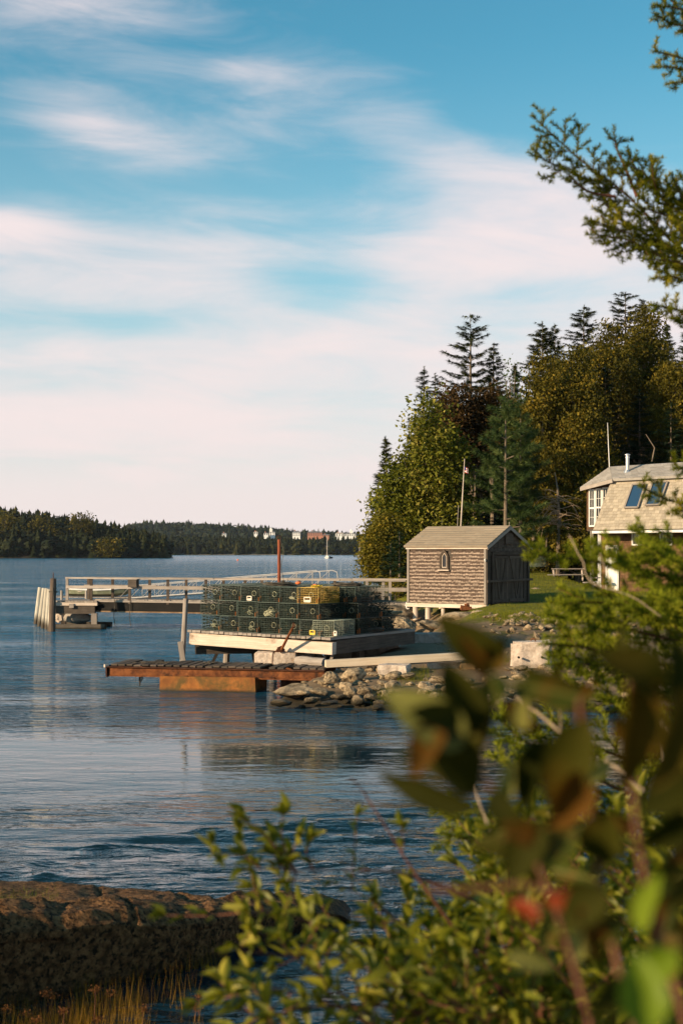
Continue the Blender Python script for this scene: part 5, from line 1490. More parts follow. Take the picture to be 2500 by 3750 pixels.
# lower storey wall
RX = 2760
quad_part('wall', [F_(2196, 2172), F_(RX, 2186), F_(RX, 1935), F_(2196, 1948)], M['shingle_brown'], .15, 'brown shingled ground floor wall')
WLx = (F_(RX, 2100) - F_(2196, 2100))
wlen = WLx.length; wdir = WLx.normalized(); wout = Vector((wdir.y, -wdir.x, 0)).normalized()
if wout.y > 0: wout = -wout
wb = F_(2196, 2170)
def skipdoor(a, z):
    q = wb + wdir * a; px = 1250 + q.x / q.y * F; py = HZ - (wb.z + z - H) / q.y * F
    return (2214 < px < 2266 and 1990 < py) or (2308 < px < 2366 and py < 2003) or (2410 < px < 2462 and py < 2003) or px > 2620
shingles(house, lambda a, z, o: wb + wdir * a + wout * (o + .002) + Vector((0, 0, z)), wlen, 2.65, .13, .09, .18, M['shingle_brown'], 200, skipdoor, seed=9, out=lambda q: q[0])
mb = MB(); mb.beam(F_(2193, 2166, .06), F_(2193, 1950, .06), .14, .05, up=(0, 1, 0)); part(mb, 'corner_board', M['white'], house)
# end wall of lower storey, set back (left)
quad_part('wall', [F_(2196, 2172) + Vector((0, .16, 0)), F_(2196, 2172) + Vector((2.2, 3.8, 0)), F_(2196, 1948) + Vector((2.2, 3.8, 0)), F_(2196, 1948) + Vector((0, .16, 0))], M['shingle_brown'], .1, back=(1, -.4, 0))
# eave trim
mb = MB(); mb.beam(F_(2167, 1949, 1.0), F_(RX, 1941, 1.0), .06, .11); part(mb, 'eave_trim', M['white'], house)
mb = MB(); mb.prism([F_(2167, 1952, .97), F_(RX, 1944, .97), F_(RX, 1950, -.1), F_(2192, 1957, -.1)], (0, 0, .05)); part(mb, 'soffit', M['wood_dark'], house)
# steep lower roof
ST = [F_(2172, 1941, 1.0), F_(RX, 1933, 1.0), F_(RX, 1728, -.25), F_(2241, 1753, -.25)]
quad_part('lower_roof', ST, M['roof_shingle'], .18, 'steep lower roof slope with pale shingles')
def bil(pts, s_, t_): return pts[0].lerp(pts[1], s_).lerp(pts[3].lerp(pts[2], s_), t_)
stn = (ST[1] - ST[0]).cross(ST[3] - ST[0]).normalized();
if stn.y > 0: stn = -stn
sW = (ST[1] - ST[0]).length; sH = (ST[3] - ST[0]).length
shingles(house, lambda a, z, o: bil(ST, a / sW, min(1.0, z / sH)) + stn * (o + .003), sW * .62, sH, .155, .13, .26, M['roof_shingle'], 300, None, tilt=.010, th=.010, seed=12, name='roof_tile', out=lambda q: q[0], run=0.0)
# upper roof: hipped end and front slope
R0 = P(2232, 1709, HY + 1.6); R1 = P(RX, 1676, HY + 1.6 + fy(RX)); E0 = P(2123, 1785, HY + 1.2); E1 = F_(2241, 1754, .05); E2 = F_(RX, 1728, .05)
quad_part('upper_roof', [E1, E2, R1, R0], M['roof_top'], .10, 'low pitched upper roof slope', back=(0, .3, -1))
quad_part('upper_roof', [E0, E1 - Vector((0, .0, .0)), R0], M['roof_top'], .10, 'prow shaped roof end over the tall windows', back=(0, .3, -1))
def courses(Pa, Pb, Pc, Pd, n, mt, seed):   # Pa-Pb lower edge, Pd-Pc upper
    r = random.Random(seed); mb = MB(); N = (Pb - Pa).cross(Pd - Pa).normalized()
    if N.z < 0: N = -N
    for i in range(n):
        t0, t1 = i / n, min(1, (i + 1.1) / n); a0, b0 = Pa.lerp(Pd, t0), Pb.lerp(Pc, t0); a1, b1 = Pa.lerp(Pd, t1), Pb.lerp(Pc, t1)
        L = (b0 - a0).length; m_ = max(1, int(L / .3)); 
        for k_ in range(m_):
            mb.r = r.random(); s0, s1 = k_ / m_, (k_ + .985) / m_
            q = [a0.lerp(b0, s0) + N * .022, a0.lerp(b0, s1) + N * .022, a1.lerp(b1, s1) + N * .006, a1.lerp(b1, s0) + N * .006, a0.lerp(b0, s0) + N * .002, a0.lerp(b0, s1) + N * .002]
            mb.add(q, [(0, 1, 2, 3), (4, 5, 1, 0)])
    part(mb, 'roof_tile_courses', mt, house, kind='stuff')
courses(E1, E2, R1, R0, 9, M['roof_top'], 3); courses(E0, E1, R0, R0 + Vector((-.001, 0, 0)), 9, M['roof_top'], 4)
mb = MB(); mb.beam(E0 + Vector((0, -.03, -.09)), E1 + Vector((0, -.03, -.09)), .05, .15); part(mb, 'fascia_board', M['wood_grey'], house)
# tall window wall at the left end, facing the water
G0 = P(2148, 1943, HY + 1.15); G1 = P(2252, 1946, HY + .35)
G0t = P(2148, 1776, HY + 1.15); G1t = P(2252, 1756, HY + .35)
quad_part('wall', [G0, G1, G1t, G0t], M['shingle_brown'], .12, 'upper end wall with tall windows')
def gw_(px, py, o=.0):
    t_ = (px - 2148) / 104; return P(px, py, lerp(HY + 1.15, HY + .35, t_) - .02 - o)
for (x0, x1, yt, yb) in ((2155, 2176, 1795, 1927), (2179, 2201, 1792, 1925), (2204, 2226, 1788, 1923)):
    mb = MB(); t_ = .04
    for (a, c) in (((x0, yt), (x1, yt - 1)), ((x0, yb), (x1, yb - 1)), ((x0 + 1, yt), (x0 + 1, yb)), ((x1 - 1, yt), (x1 - 1, yb)), ((x0, (yt + yb) / 2), (x1, (yt + yb) / 2))):
        mb.beam(gw_(*a, t_), gw_(*c, t_), .055 if a[0] == c[0] else .05, .07 if a[0] != c[0] else .05, up=(0, 0, 1) if a[0] != c[0] else (0, 1, 0))
    w_ = part(mb, 'window', M['white'], house)
    mb = MB(); mb.add([gw_(x0 + 1, yb, .015), gw_(x1 - 1, yb, .015), gw_(x1 - 1, yt, .015), gw_(x0 + 1, yt, .015)], [(0, 1, 2, 3)]); sub(mb, 'pane', M['glass'], w_, house)
    mb = MB(); xm = (x0 + x1) / 2
    mb.beam(gw_(xm, yt, .03), gw_(xm, yb, .03), .018, .018, up=(0, 1, 0))
    for q in (.25, .75): mb.beam(gw_(x0, lerp(yt, yb, q), .03), gw_(x1, lerp(yt, yb, q), .03), .018, .018)
    sub(mb, 'muntin', M['white'], w_, house)
# skylights on the steep slope
def on_steep(px, py, o=.05):
    """ray through the pixel meets the steep slope"""
    d = P(px, py, 1.0) - Vector((0, 0, H)); n_ = stn; t_ = (ST[0] - Vector((0, 0, H))).dot(n_) / d.dot(n_)
    return Vector((0, 0, H)) + d * t_ + n_ * o
for (c4, lab) in ((((2317, 1779), (2364, 1776), (2336, 1862), (2287, 1863)), 'left skylight'), (((2390, 1771), (2444, 1768), (2414, 1852), (2364, 1854)), 'right skylight')):
    q = [on_steep(a, c, .07) for a, c in c4]; mb = MB()
    for k_ in range(4): mb.beam(q[k_], q[(k_ + 1) % 4], .07, .13, up=stn)
    w_ = part(mb, 'skylight', M['wood_grey'], house, label=lab)
    mb = MB(); mb.add([p_ + stn * .02 for p_ in q], [(3, 2, 1, 0)]); sub(mb, 'pane', M['skylight'], w_, house)
# ground floor windows and door
for (x0, x1) in ((2312, 2362), (2414, 2458)):
    mb = MB(); yt, yb = 1953, 1995
    for (a, c) in (((x0, yt), (x1, yt)), ((x0, yb), (x1, yb)), ((x0 + 1, yt), (x0 + 1, yb)), ((x1 - 1, yt), (x1 - 1, yb)), (((x0 + x1) / 2, yt), ((x0 + x1) / 2, yb))):
        mb.beam(F_(*a, .08), F_(*c, .08), .06, .06, up=(0, 0, 1) if a[0] != c[0] else (0, 1, 0))
    w_ = part(mb, 'window', M['white'], house)
    mb = MB(); mb.add([F_(x0, yb, .055), F_(x1, yb, .055), F_(x1, yt, .055), F_(x0, yt, .055)], [(0, 1, 2, 3)]); sub(mb, 'pane', M['glass'], w_, house)
mb = MB()
for (a, c) in (((2217, 2000), (2262, 2000)), ((2219, 1999), (2219, 2168)), ((2260, 1999), (2260, 2168))): mb.beam(F_(*a, .08), F_(*c, .08), .08, .08, up=(0, 0, 1) if a[0] != c[0] else (0, 1, 0))
dr = part(mb, 'door', M['white'], house, label='white trimmed door')
mb = MB(); mb.prism([F_(2221, 2168, .07), F_(2258, 2168, .07), F_(2258, 2002, .07), F_(2221, 2002, .07)], (0, .04, 0)); sub(mb, 'door_leaf', M['white'], dr, house)
mb = MB(); mb.add([F_(2226, 2040, .082), F_(2253, 2040, .082), F_(2253, 2008, .082), F_(2226, 2008, .082)], [(0, 1, 2, 3)]); sub(mb, 'pane', M['glass'], dr, house)
mb = MB(); q = F_(2241, 2156, .09); mb.tube([q, q + Vector((0, -.03, 0))], .03, 10); sub(mb, 'knob', M['black'], dr, house)
# post, brace, steps of the overhanging end
mb = MB(); mb.beam(P(2165, 2160, HY + .3), P(2165, 1944, HY + .3), .13, .10, up=(0, 1, 0)); part(mb, 'porch_post', M['wood_grey'], house)
mb = MB(); mb.beam(P(2169, 2165, HY + 2.0), P(2169, 1944, HY + 2.0), .22, .10, up=(0, 1, 0)); part(mb, 'porch_post', M['black'], house)
mb = MB(); mb.beam(P(2172, 2015, HY + .5), P(2190, 1990, HY + .3), .06, .06); part(mb, 'brace', M['wood_dark'], house)
quad_part('porch_ceiling', [P(2148, 1945, HY + 1.2), P(2215, 1948, HY - .3), P(2300, 1950, HY + 1.0), P(2240, 1950, HY + 3.2)], M['wood_dark'], .10, back=(0, 0, 1))
st_ = thing('porch_steps', P(2140, 2160, 63), 'small wooden steps at the foot of the porch post', 'steps')
for (py, x0, x1) in ((2148, 2127, 2160), (2133, 2138, 2160), (2116, 2170, 2190)):
    mb = MB(); mb.r = random.random(); mb.beam(P(x0, py, 63.2), P(x1, py, 63.0), .30, .05); part(mb, 'tread', M['wood_grey'], st_)
for x0 in (2129, 2158):
    mb = MB(); mb.beam(P(x0, 2162, 63.1), P(x0, 2146 if x0 < 2140 else 2132, 63.1), .06, .06, up=(0, 1, 0)); part(mb, 'leg', M['wood_grey'], st_)
mb = MB(); c = P(2182, 2146, 62.6); mb.tube([c + Vector((-.02, -.08, 0)), c + Vector((.02, .08, 0))], .21, 20); mb.ring(c + Vector((-.02, -.09, 0)), (-.2, -1, 0), .20, .025, 20, 5)
sp2 = thing('cable_spool', c - Vector((0, 0, .22)), 'round pale wooden disc leaning beside the house corner', 'spool')
part(mb, 'disc', M['white'], sp2); mb = MB(); mb.tube([c + Vector((-.02, -.11, 0)), c + Vector((-.02, -.05, 0))], .05, 10); part(mb, 'hub', M['wood_grey'], sp2)
# stove pipe
q = on_steep(2295, 1752, .0); q = P(2293, 1742, HY + .25)
mb = MB(); mb.tube([q - Vector((.03, 0, .12)), q + Vector((.02, 0, .22)), q + Vector((.03, 0, .25))], [.24, .13, .12], 16); fl_ = part(mb, 'pipe_flashing', M['galv'], house)
mb = MB(); mb.tube([q + Vector((.03, 0, .2)), q + Vector((.03, 0, .92))], .085, 16); pi_ = part(mb, 'stove_pipe', M['galv'], house, smooth=False)
mb = MB(); mb.tube([q + Vector((.03, 0, .80)), q + Vector((.03, 0, .83))], .105, 16); mb.tube([q + Vector((.03, 0, .93)), q + Vector((.03, 0, .96)), q + Vector((.03, 0, 1.0))], [.13, .13, .03], 16); sub(mb, 'pipe_cap', M['galv'], pi_, house)
# whip antenna
mb = MB(); mb.tube([P(2230, 1715, HY + 2.0), P(2226, 1630, HY + 2.0), P(2223, 1548, HY + 2.0)], [.022, .018, .010], 6); tag(mb.build('whip_antenna', M['white']), 'thin white whip antenna rising behind the house roof', 'antenna')

# ================================================================== LAWN THINGS
tb = thing('picnic_table', P(2080, 2122, 72), 'grey weathered picnic table on the lawn beyond the shed', 'picnic table')
def tbp(px, py, dY=0): return P(px, py, 66 + dY)
for k_ in range(5):
    mb = MB(); mb.r = random.random(); mb.beam(tbp(2018, 2083, .15 * k_), tbp(2140, 2083, .15 * k_), .13, .04); part(mb, 'top_board', M['wood_grey'], tb)
for dY in (-.55, 1.15):
    for k_ in range(2):
        mb = MB(); mb.r = random.random(); mb.beam(tbp(2003 if dY < 0 else 2012, 2105, dY + .14 * k_), tbp(2136 if dY < 0 else 2142, 2104, dY + .14 * k_), .12, .04); part(mb, 'bench_board', M['wood_grey'], tb)
for px in (2024, 2128):
    for (d0, d1, x_) in ((-.55, .1, 4), (1.2, .5, -4)):
        mb = MB(); mb.r = random.random(); a = tbp(px + x_, 2124, d0); c = tbp(px, 2085, d1); mb.beam(a, c, .05, .10, up=(0, 1, 0)); part(mb, 'leg', M['wood_pale'] if d0 < 0 else M['wood_dark'], tb)
    mb = MB(); mb.beam(tbp(px + 2, 2107, -.6), tbp(px + 2, 2107, 1.3), .05, .10); part(mb, 'cross_piece', M['wood_grey'], tb)
for a, c in (((2048, 2106), (2072, 2086)), ((2110, 2106), (2082, 2086))):
    mb = MB(); mb.beam(tbp(*a, .3), tbp(*c, .3), .05, .08); part(mb, 'brace', M['wood_dark'], tb)
rock_px(1955, 2162, 60, 28, 57, seed=4, label='low grey boulder in the lawn beside the shed', mat=M['granite_dark'], name='boulder')
rock_px(2006, 1985, 58, 96, 77, seed=3, label='tall pale rock standing at the edge of the wood behind the lawn', mat=M['granite'], name='boulder', deep=.9, tilt=.05)
rock_px(2140, 1998, 60, 50, 76, seed=5, label='pale rock at the wood edge beside the porch', mat=M['granite'], name='boulder')
# flagpole
fp_ = thing('flagpole', P(1690, 1960, 54), 'slim leaning flagpole with a small striped flag behind the shed', 'flagpole')
mb = MB(); mb.tube([P(1679, 2050, 54), P(1690, 1860, 54), P(1700, 1680, 54)], [.025, .022, .012], 6); part(mb, 'pole_tube', M['wood_pale'], fp_)
mb = MB(); mb.tube([P(1667, 2050, 54.2), P(1678, 1850, 54.2)], [.018, .012], 5); part(mb, 'second_pole', M['wood_grey'], fp_)
def flag():
    a = P(1699, 1708, 53.98); dx = Vector((.145, 0, -.018)); nn = 7; hh = .22
    for i in range(7):
        mb = MB(); z0 = -hh * i / 7; z1 = -hh * (i + 1) / 7 + .001; V = []
        for k_ in range(nn + 1):
            t_ = k_ / nn; w_ = .012 * math.sin(t_ * 8)
            if i < 4 and t_ < .4: continue
            q = a + dx * t_ + Vector((0, w_, -.05 * t_)); V += [q + Vector((0, 0, z0)), q + Vector((0, 0, z1))]
        mb.add(V, [(2 * k_, 2 * k_ + 1, 2 * k_ + 3, 2 * k_ + 2) for k_ in range(len(V) // 2 - 1)])
        part(mb, 'stripe', M['flag_red'] if i % 2 == 0 else M['white'], fp_)
    mb = MB(); mb.add([a + Vector((0, -.003, 0)), a + dx * .42 + Vector((0, -.003, -.02)), a + dx * .42 + Vector((0, -.003, -.02 - hh * 4 / 7)), a + Vector((0, -.003, -hh * 4 / 7))], [(0, 1, 2, 3)]); part(mb, 'canton', M['flag_blue'], fp_)
flag()
mb = MB(); mb.tube([P(1615, 1990, 54), P(1617, 1900, 54)], .012, 5); tag(mb.build('thin_pole', M['wood_dark']), 'thin dark rod sticking up behind the shed roof', 'pole')

# ================================================================== FAR THINGS ON THE WATER AND HILL
def sailboat(px, pyw, ptop, Y, lab, dinghy):
    q = WP(px, pyw); Y = q.y; s_ = (H - (ptop - HZ) * Y / F)
    t = thing('sailboat', q, lab, 'sailboat')
    L = s_ * .95; V = []
    for (a, w_, z) in ((-.5, .09, .085), (-.2, .13, .075), (.15, .12, .08), (.5, .004, .11)):
        for sx, zz in ((-1, z), (-.6, 0.0), (.6, 0.0), (1, z)): V.append(q + Vector((sx * w_ * L, a * L, zz * L)))
    f = [(i * 4 + k_, i * 4 + k_ + 1, i * 4 + 5 + k_, i * 4 + 4 + k_) for i in range(3) for k_ in range(3)] + [(3, 2, 1, 0)] + [(i * 4, i * 4 + 4, i * 4 + 7, i * 4 + 3) for i in range(3)]
    mb = MB(); mb.add(V, f); part(mb, 'hull', M['white'], t)
    mb = MB(); mb.box(q + Vector((0, -.02 * L, .115 * L)), (.12 * L, .3 * L, .06 * L)); part(mb, 'cabin', M['white'], t)
    mb = MB(); mb.tube([q + Vector((0, .05 * L, .08 * L)), q + Vector((0, .05 * L, s_ - .0))], [.11, .08], 6); part(mb, 'mast', M['wood_pale'], t)
    mb = MB(); mb.tube([q + Vector((0, .04 * L, .2 * L)), q + Vector((.0, -.4 * L, .2 * L))], .12, 6); part(mb, 'boom', M['white'], t)
    mb = MB()
    for e in (Vector((0, .48 * L, .1 * L)), Vector((0, -.48 * L, .09 * L)), Vector((.1 * L, 0, .09 * L)), Vector((-.1 * L, 0, .09 * L))): mb.tube([q + Vector((0, .05 * L, s_ * .96)), q + e], .02, 3)
    mb.tube([q + Vector((-.9, .05 * L, s_ * .55)), q + Vector((.9, .05 * L, s_ * .55))], .04, 4)
    part(mb, 'rigging', M['alu'], t)
sailboat(1197, 2046, 1962, 0, 'nearer moored sailboat with a tall bare mast in front of the far shore', True)
sailboat(1316, 2040, 1980, 0, 'smaller moored sailboat farther right, close to the shore trees', False)
q = WP(1211, 2045); mb = MB(); mb.tube([q + Vector((-.9, 0, .25)), q + Vector((-.5, .3, .3)), q + Vector((.5, .3, .3)), q + Vector((1.0, 0, .35))], [.15, .3, .3, .1], 8)
dg = thing('dinghy', q, 'small dark dinghy moored beside the nearer sailboat', 'boat'); part(mb, 'hull', M['black'], dg)
mb = MB(); mb.tube([q + Vector((-.2, 0, .4)), q + Vector((-.3, 0, .9))], .25, 6); part(mb, 'outboard_motor', M['black'], dg)
q = WP(871, 2053); mb = MB(); n_ = 8; mb.tube([q + Vector((0, 0, -.1 + .62 * i / n_)) for i in range(n_ + 1)], [max(.03, .29 * math.sin(math.pi * (i + .2) / (n_ + .4)) ** .7) for i in range(n_ + 1)], 12)
by = thing('mooring_buoy', q, 'small round orange mooring buoy floating in the bay', 'buoy'); part(mb, 'float', M['orange_float'], by, smooth=True)
mb = MB(); mb.ring(q + Vector((0, 0, .56)), (1, 0, 0), .07, .02, 8, 4); part(mb, 'ring', M['galv'], by)

def far_house(px0, px1, pyb, pyt, Y, mt, lab, roofm=None, hip=.45, nwin=3, tower=None, rows=2):
    a = P(px0, pyb, Y); c = P(px1, pyt, Y); w_ = c.x - a.x; h_ = c.z - a.z; D_ = max(6, w_ * .6)
    t = thing('far_house', Vector(((a.x + c.x) / 2, Y, a.z)), lab, 'house')
    wh = h_ * (1 - hip * .6)
    mb = MB(); mb.beam(Vector((a.x, Y + D_ / 2, a.z + wh / 2 - 2)), Vector((c.x, Y + D_ / 2, a.z + wh / 2 - 2)), D_, wh + 4); part(mb, 'wall', mt, t)
    z0 = a.z + wh; z1 = a.z + h_; e = .5; mb = MB()
    V = [(a.x - e, Y - e, z0), (c.x + e, Y - e, z0), (c.x + e, Y + D_ + e, z0), (a.x - e, Y + D_ + e, z0), (a.x + w_ * .2, Y + D_ / 2, z1), (c.x - w_ * .2, Y + D_ / 2, z1)]
    mb.add(V, [(0, 1, 5, 4), (1, 2, 5), (2, 3, 4, 5), (3, 0, 4), (3, 2, 1, 0)]); part(mb, 'roof', roofm or M['roof_far'], t)
    for r_ in range(rows):
        for i in range(nwin):
            cx = a.x + w_ * (i + .5) / nwin; cz = a.z + wh * (r_ + .6) / (rows + .1); mb = MB(); ww = min(1.0, w_ / nwin * .4)
            mb.prism([Vector((cx - ww / 2, Y - .06, cz - .7)), Vector((cx + ww / 2, Y - .06, cz - .7)), Vector((cx + ww / 2, Y - .06, cz + .7)), Vector((cx - ww / 2, Y - .06, cz + .7))], (0, .08, 0)); part(mb, 'window', M['glass'], t)
    if tower:
        cx = P(tower, pyt, Y).x; mb = MB(); mb.beam(Vector((cx, Y + 2, a.z)), Vector((cx, Y + 2, z1 + 2.2)), 3.2, 3.2, up=(0, 1, 0)); mb.tube([(cx, Y + 2, z1 + 2.2), (cx, Y + 2, z1 + 3.6)], [1.6, .3], 8); part(mb, 'cupola', mt, t)
    else:
        mb = MB(); mb.beam(Vector((a.x + w_ * .3, Y + D_ / 2, z1 - 1.5)), Vector((a.x + w_ * .3, Y + D_ / 2, z1 + 1.0)), .9, .9, up=(0, 1, 0)); part(mb, 'chimney', M['brick'], t)
far_house(814, 828, 1961, 1951, 1560, M['white'], 'small white house farthest left on the far hill', nwin=2)
far_house(930, 943, 1956, 1946, 1560, M['white'], 'tan gabled house left of centre on the far hill', nwin=2, roofm=M['wood_pale'])
far_house(966, 982, 1960, 1950, 1560, M['white'], 'low white house in the trees on the far hill', nwin=2)
far_house(986, 1006, 1963, 1944, 1570, M['white'], 'white house with a small cupola on the far hill', nwin=2, tower=992)
far_house(1071, 1099, 1964, 1944, 1550, M['white'], 'large white house with tall grey roof on the far hill', nwin=4)
far_house(1126, 1180, 1963, 1945, 1550, M['brick'], 'long red brick building with a grey roof on the far hill', nwin=8)
far_house(1181, 1206, 1966, 1956, 1545, M['brick'], 'low brick wing beside the long brick building', nwin=4, rows=1)
far_house(1228, 1258, 1965, 1950, 1550, M['white'], 'white steep roofed hall on the far hill', nwin=3, roofm=M['wood_pale'])
far_house(1262, 1302, 1964, 1950, 1550, M['white'], 'long white building with a tower on the far hill', nwin=5, tower=1286)
# ================================================================== TREES OF THE RIGHT SHORE
def spray_tmpl(nf=5, fan=1.2, droop=.15):
    """flat fan of narrow needle-covered fingers, unit length along +x"""
    V = []; Fc = []
    for i in range(nf):
        a = (i / (nf - 1) - .5) * fan * 1.6; L = 1 - abs(i / (nf - 1) - .5) * .7; bx_ = .12 * i * (i < nf / 2) 
        c, s_ = math.cos(a), math.sin(a); w = .13
        b0 = len(V); x0 = .12 * abs(i - (nf - 1) / 2)
        V += [(x0 * .3 - s_ * w * .5, c * w * .5, 0), (x0 * .3 + s_ * w * .5, -c * w * .5, 0), (c * L, s_ * L, -droop * L * L + (.08 if i % 2 else -.03))]
        Fc.append((b0, b0 + 1, b0 + 2))
    return np.array(V), np.array(Fc)
SPR = spray_tmpl()


def spruce(name, base, top_z, R, label, group=None, mt='l_spruce', sparse=1.0, zlow=.06, lean=0.0, seed=0, droop=-.18, density=1.0, spray=.34, cat='tree', power=.85, tmpl=None):
    r = np.random.default_rng(seed + 100); h = top_z - base.z
    t = thing(name, base, label, cat, group)
    mb = MB(); top = base + Vector((lean * h, 0, h)); rt = max(.05, h * .011)
    mb.tube([base - Vector((0, 0, .4)), base.lerp(top, .35), base.lerp(top, .7), top], [rt * 1.3, rt, rt * .55, .01], 7)
    pos = []; dr = []; sc = []; rn = []
    z = h * zlow; zi = 0
    while z < h - .12:
        t_ = z / h; L0 = R * (1 - t_) ** power * (1 - .35 * max(0, .18 - t_) / .18) + .10; n = 5 if t_ > .75 else 6
        ph = r.random() * 6.28
        for k in range(n):
            if r.random() > density: continue
            a = ph + k * 2 * math.pi / n + r.uniform(-.3, .3); L = L0 * r.uniform(.55, 1.15)
            up0 = droop + .30 * t_ + r.uniform(-.12, .12)
            d = np.array([math.cos(a), math.sin(a), up0])
            m = max(4, int(L / (.10 if sparse > 1.15 else .125)))
            zj = z + r.uniform(-.5, .5) * .28 * sparse; p0 = np.array([base.x + lean * zj, base.y, base.z + zj])
            tip = p0 + d * L + np.array([0, 0, .12 * L])
            if L > .8 and k % 2 == 0: mb.tube([p0, p0 + d * L * .6, tip], [.02 + L * .008, .015, .006], 4, cap=False)
            for j in range(m):
                s_ = (j + .6) / m
                if s_ < .12 * sparse: continue
                q = p0 + d * L * s_ + np.array([0, 0, .12 * L * s_ * s_])
                for sd in (-1, 0, 1, 2):
                    if sd == 2:
                        if sparse > 1.15 and r.random() < .75: pos.append(q + r.normal(0, .03, 3)); b_ = a + r.uniform(-1.2, 1.2); dr.append([math.cos(b_) * .6, math.sin(b_) * .6, -r.uniform(.3, .9)]); sc.append(spray * r.uniform(.7, 1.1)); rn.append(r.random())
                        continue
                    if sd == 0 and r.random() < .4 and j < m - 1: continue
                    b_ = a + sd * r.uniform(.5, 1.1); pos.append(q + r.normal(0, .02, 3)); dr.append([math.cos(b_), math.sin(b_), up0 * .5 + r.uniform(-.28, .12)])
                    sc.append(spray * (1.38 if sparse > 1.15 else 1.22) * (1.12 - .35 * s_) * r.uniform(.7, 1.25) * min(1, .45 + L / 1.2)); rn.append(r.random())
        z += r.uniform(.85, 1.15) * (.17 + .14 * (1 - t_)) * sparse
        zi += 1
    for k in range(10):
        pos.append(np.array(top) - np.array([0, 0, .05 * k])); a = r.random() * 6.28; dr.append([math.cos(a) * .5, math.sin(a) * .5, .9]); sc.append(.2); rn.append(.5)
    part(mb, 'trunk', M['bark'], t)
    pos = np.array(pos); dr = np.array(dr); tv, tf = tmpl or SPR
    vv, ff, qq = scatter(tv, tf, pos, frames(dr, r.uniform(-.5, .5, len(pos))), np.array(sc), np.array(rn))
    me = np_mesh('crown', vv, ff, M[mt], rnd=qq); o = link(bpy.data.objects.new('crown', me)); reparent_world(o, t)
    return t


LEAF = (np.array([(0, 0, 0), (.5, .30, .06), (1, 0, -.05), (.5, -.30, .06)]), np.array([(0, 1, 2), (0, 2, 3)]))
def blobs_tree(name, base, top_z, blobs, n, leaf, mt, label, group=None, seed=0, shell=.35, hang=.0, trunk=True, tmpl=None, cat='tree', flat=0.0, limbs=14):
    """crown made of leaves spread through the given ellipsoids (x, y, z, rx, ry, rz relative to base)"""
    r = np.random.default_rng(seed + 500); t = thing(name, base, label, cat, group); h = top_z - base.z
    vol = np.array([b_[3] * b_[5] * (b_[4]) ** .5 for b_ in blobs]); pick = r.choice(len(blobs), n, p=vol / vol.sum())
    B = np.array(blobs)[pick]; d = randdir(n, r); rad = (1 - shell * r.random(n) ** 1.6)
    # lumpy surface
    lum = 1 + .16 * np.sin(d[:, 0] * 5 + B[:, 0] * 3) * np.sin(d[:, 2] * 6 + B[:, 2]) + .10 * np.sin(d[:, 1] * 9 + d[:, 2] * 11 + B[:, 0])
    p = B[:, :3] + d * B[:, 3:6] * np.minimum(rad * lum, 1.12)[:, None]
    # clump: pull towards cluster centres
    K = max(30, n // 55); cc = p[r.integers(0, n, K)]
    idx = r.integers(0, K, n); spread = leaf * 2.3
    p2 = cc[idx] + np.clip(r.normal(0, spread, (n, 3)), -spread * 1.7, spread * 1.7) * np.array([1, 1, .7])
    use = r.random(n) < .75; p = np.where(use[:, None], p2, p)
    p[:, 2] = np.maximum(p[:, 2], .02)
    dirs = randdir(n, r) * np.array([1, 1, .6]) + np.array([0, 0, -hang]); dirs = dirs + d * .5
    crn = r.random(K)[idx] * .6 + r.random(n) * .4
    tv, tf = tmpl or LEAF
    vv, ff, qq = scatter(tv, tf, p + np.array(base), frames(dirs, r.uniform(0, 6.28, n)), leaf * r.uniform(.45, 1.5, n), crn)
    mb = MB()
    if trunk:
        th = h * .72; tr = max(.05, h * .012)
        mb.tube([base - Vector((0, 0, .3)), base + Vector((.05, 0, th * .5)), base + Vector((0, 0, th))], [tr * 1.3, tr, tr * .4], 7)
        rr_b = random.Random(seed)
        for k in range(limbs):
            b_ = blobs[k % len(blobs)]; z0 = min(th * .95, max(.3, b_[2] - b_[5] * .5)); e = base + Vector((b_[0] + rr_b.uniform(-.6, .6) * b_[3], b_[1] + rr_b.uniform(-.6, .6) * b_[4], b_[2] + rr_b.uniform(-.2, .7) * b_[5])); a = base + Vector((0, 0, z0 * rr_b.uniform(.5, .95)))
            mb.tube([a, a.lerp(e, .5) + Vector((0, 0, .1)), e], [tr * .45, tr * .3, .012], 5, cap=False)
    else:
        for k in range(8):
            b_ = blobs[k % len(blobs)]; mb.tube([base + Vector((b_[0] * .4, b_[1] * .4, -.1)), base + Vector((b_[0], b_[1], b_[2] + b_[5] * .4))], [.03, .01], 5, cap=False)
    part(mb, 'trunk', M['bark'], t)
    me = np_mesh('crown', vv, ff, M[mt], rnd=qq); o = link(bpy.data.objects.new('crown', me)); reparent_world(o, t)
    return t


def tbase(px, Y):
    X = (px - 1250) * Y / F; return Vector((X, Y, gz(X, Y)))
def topz(py, Y): return H - (py - HZ) * Y / F
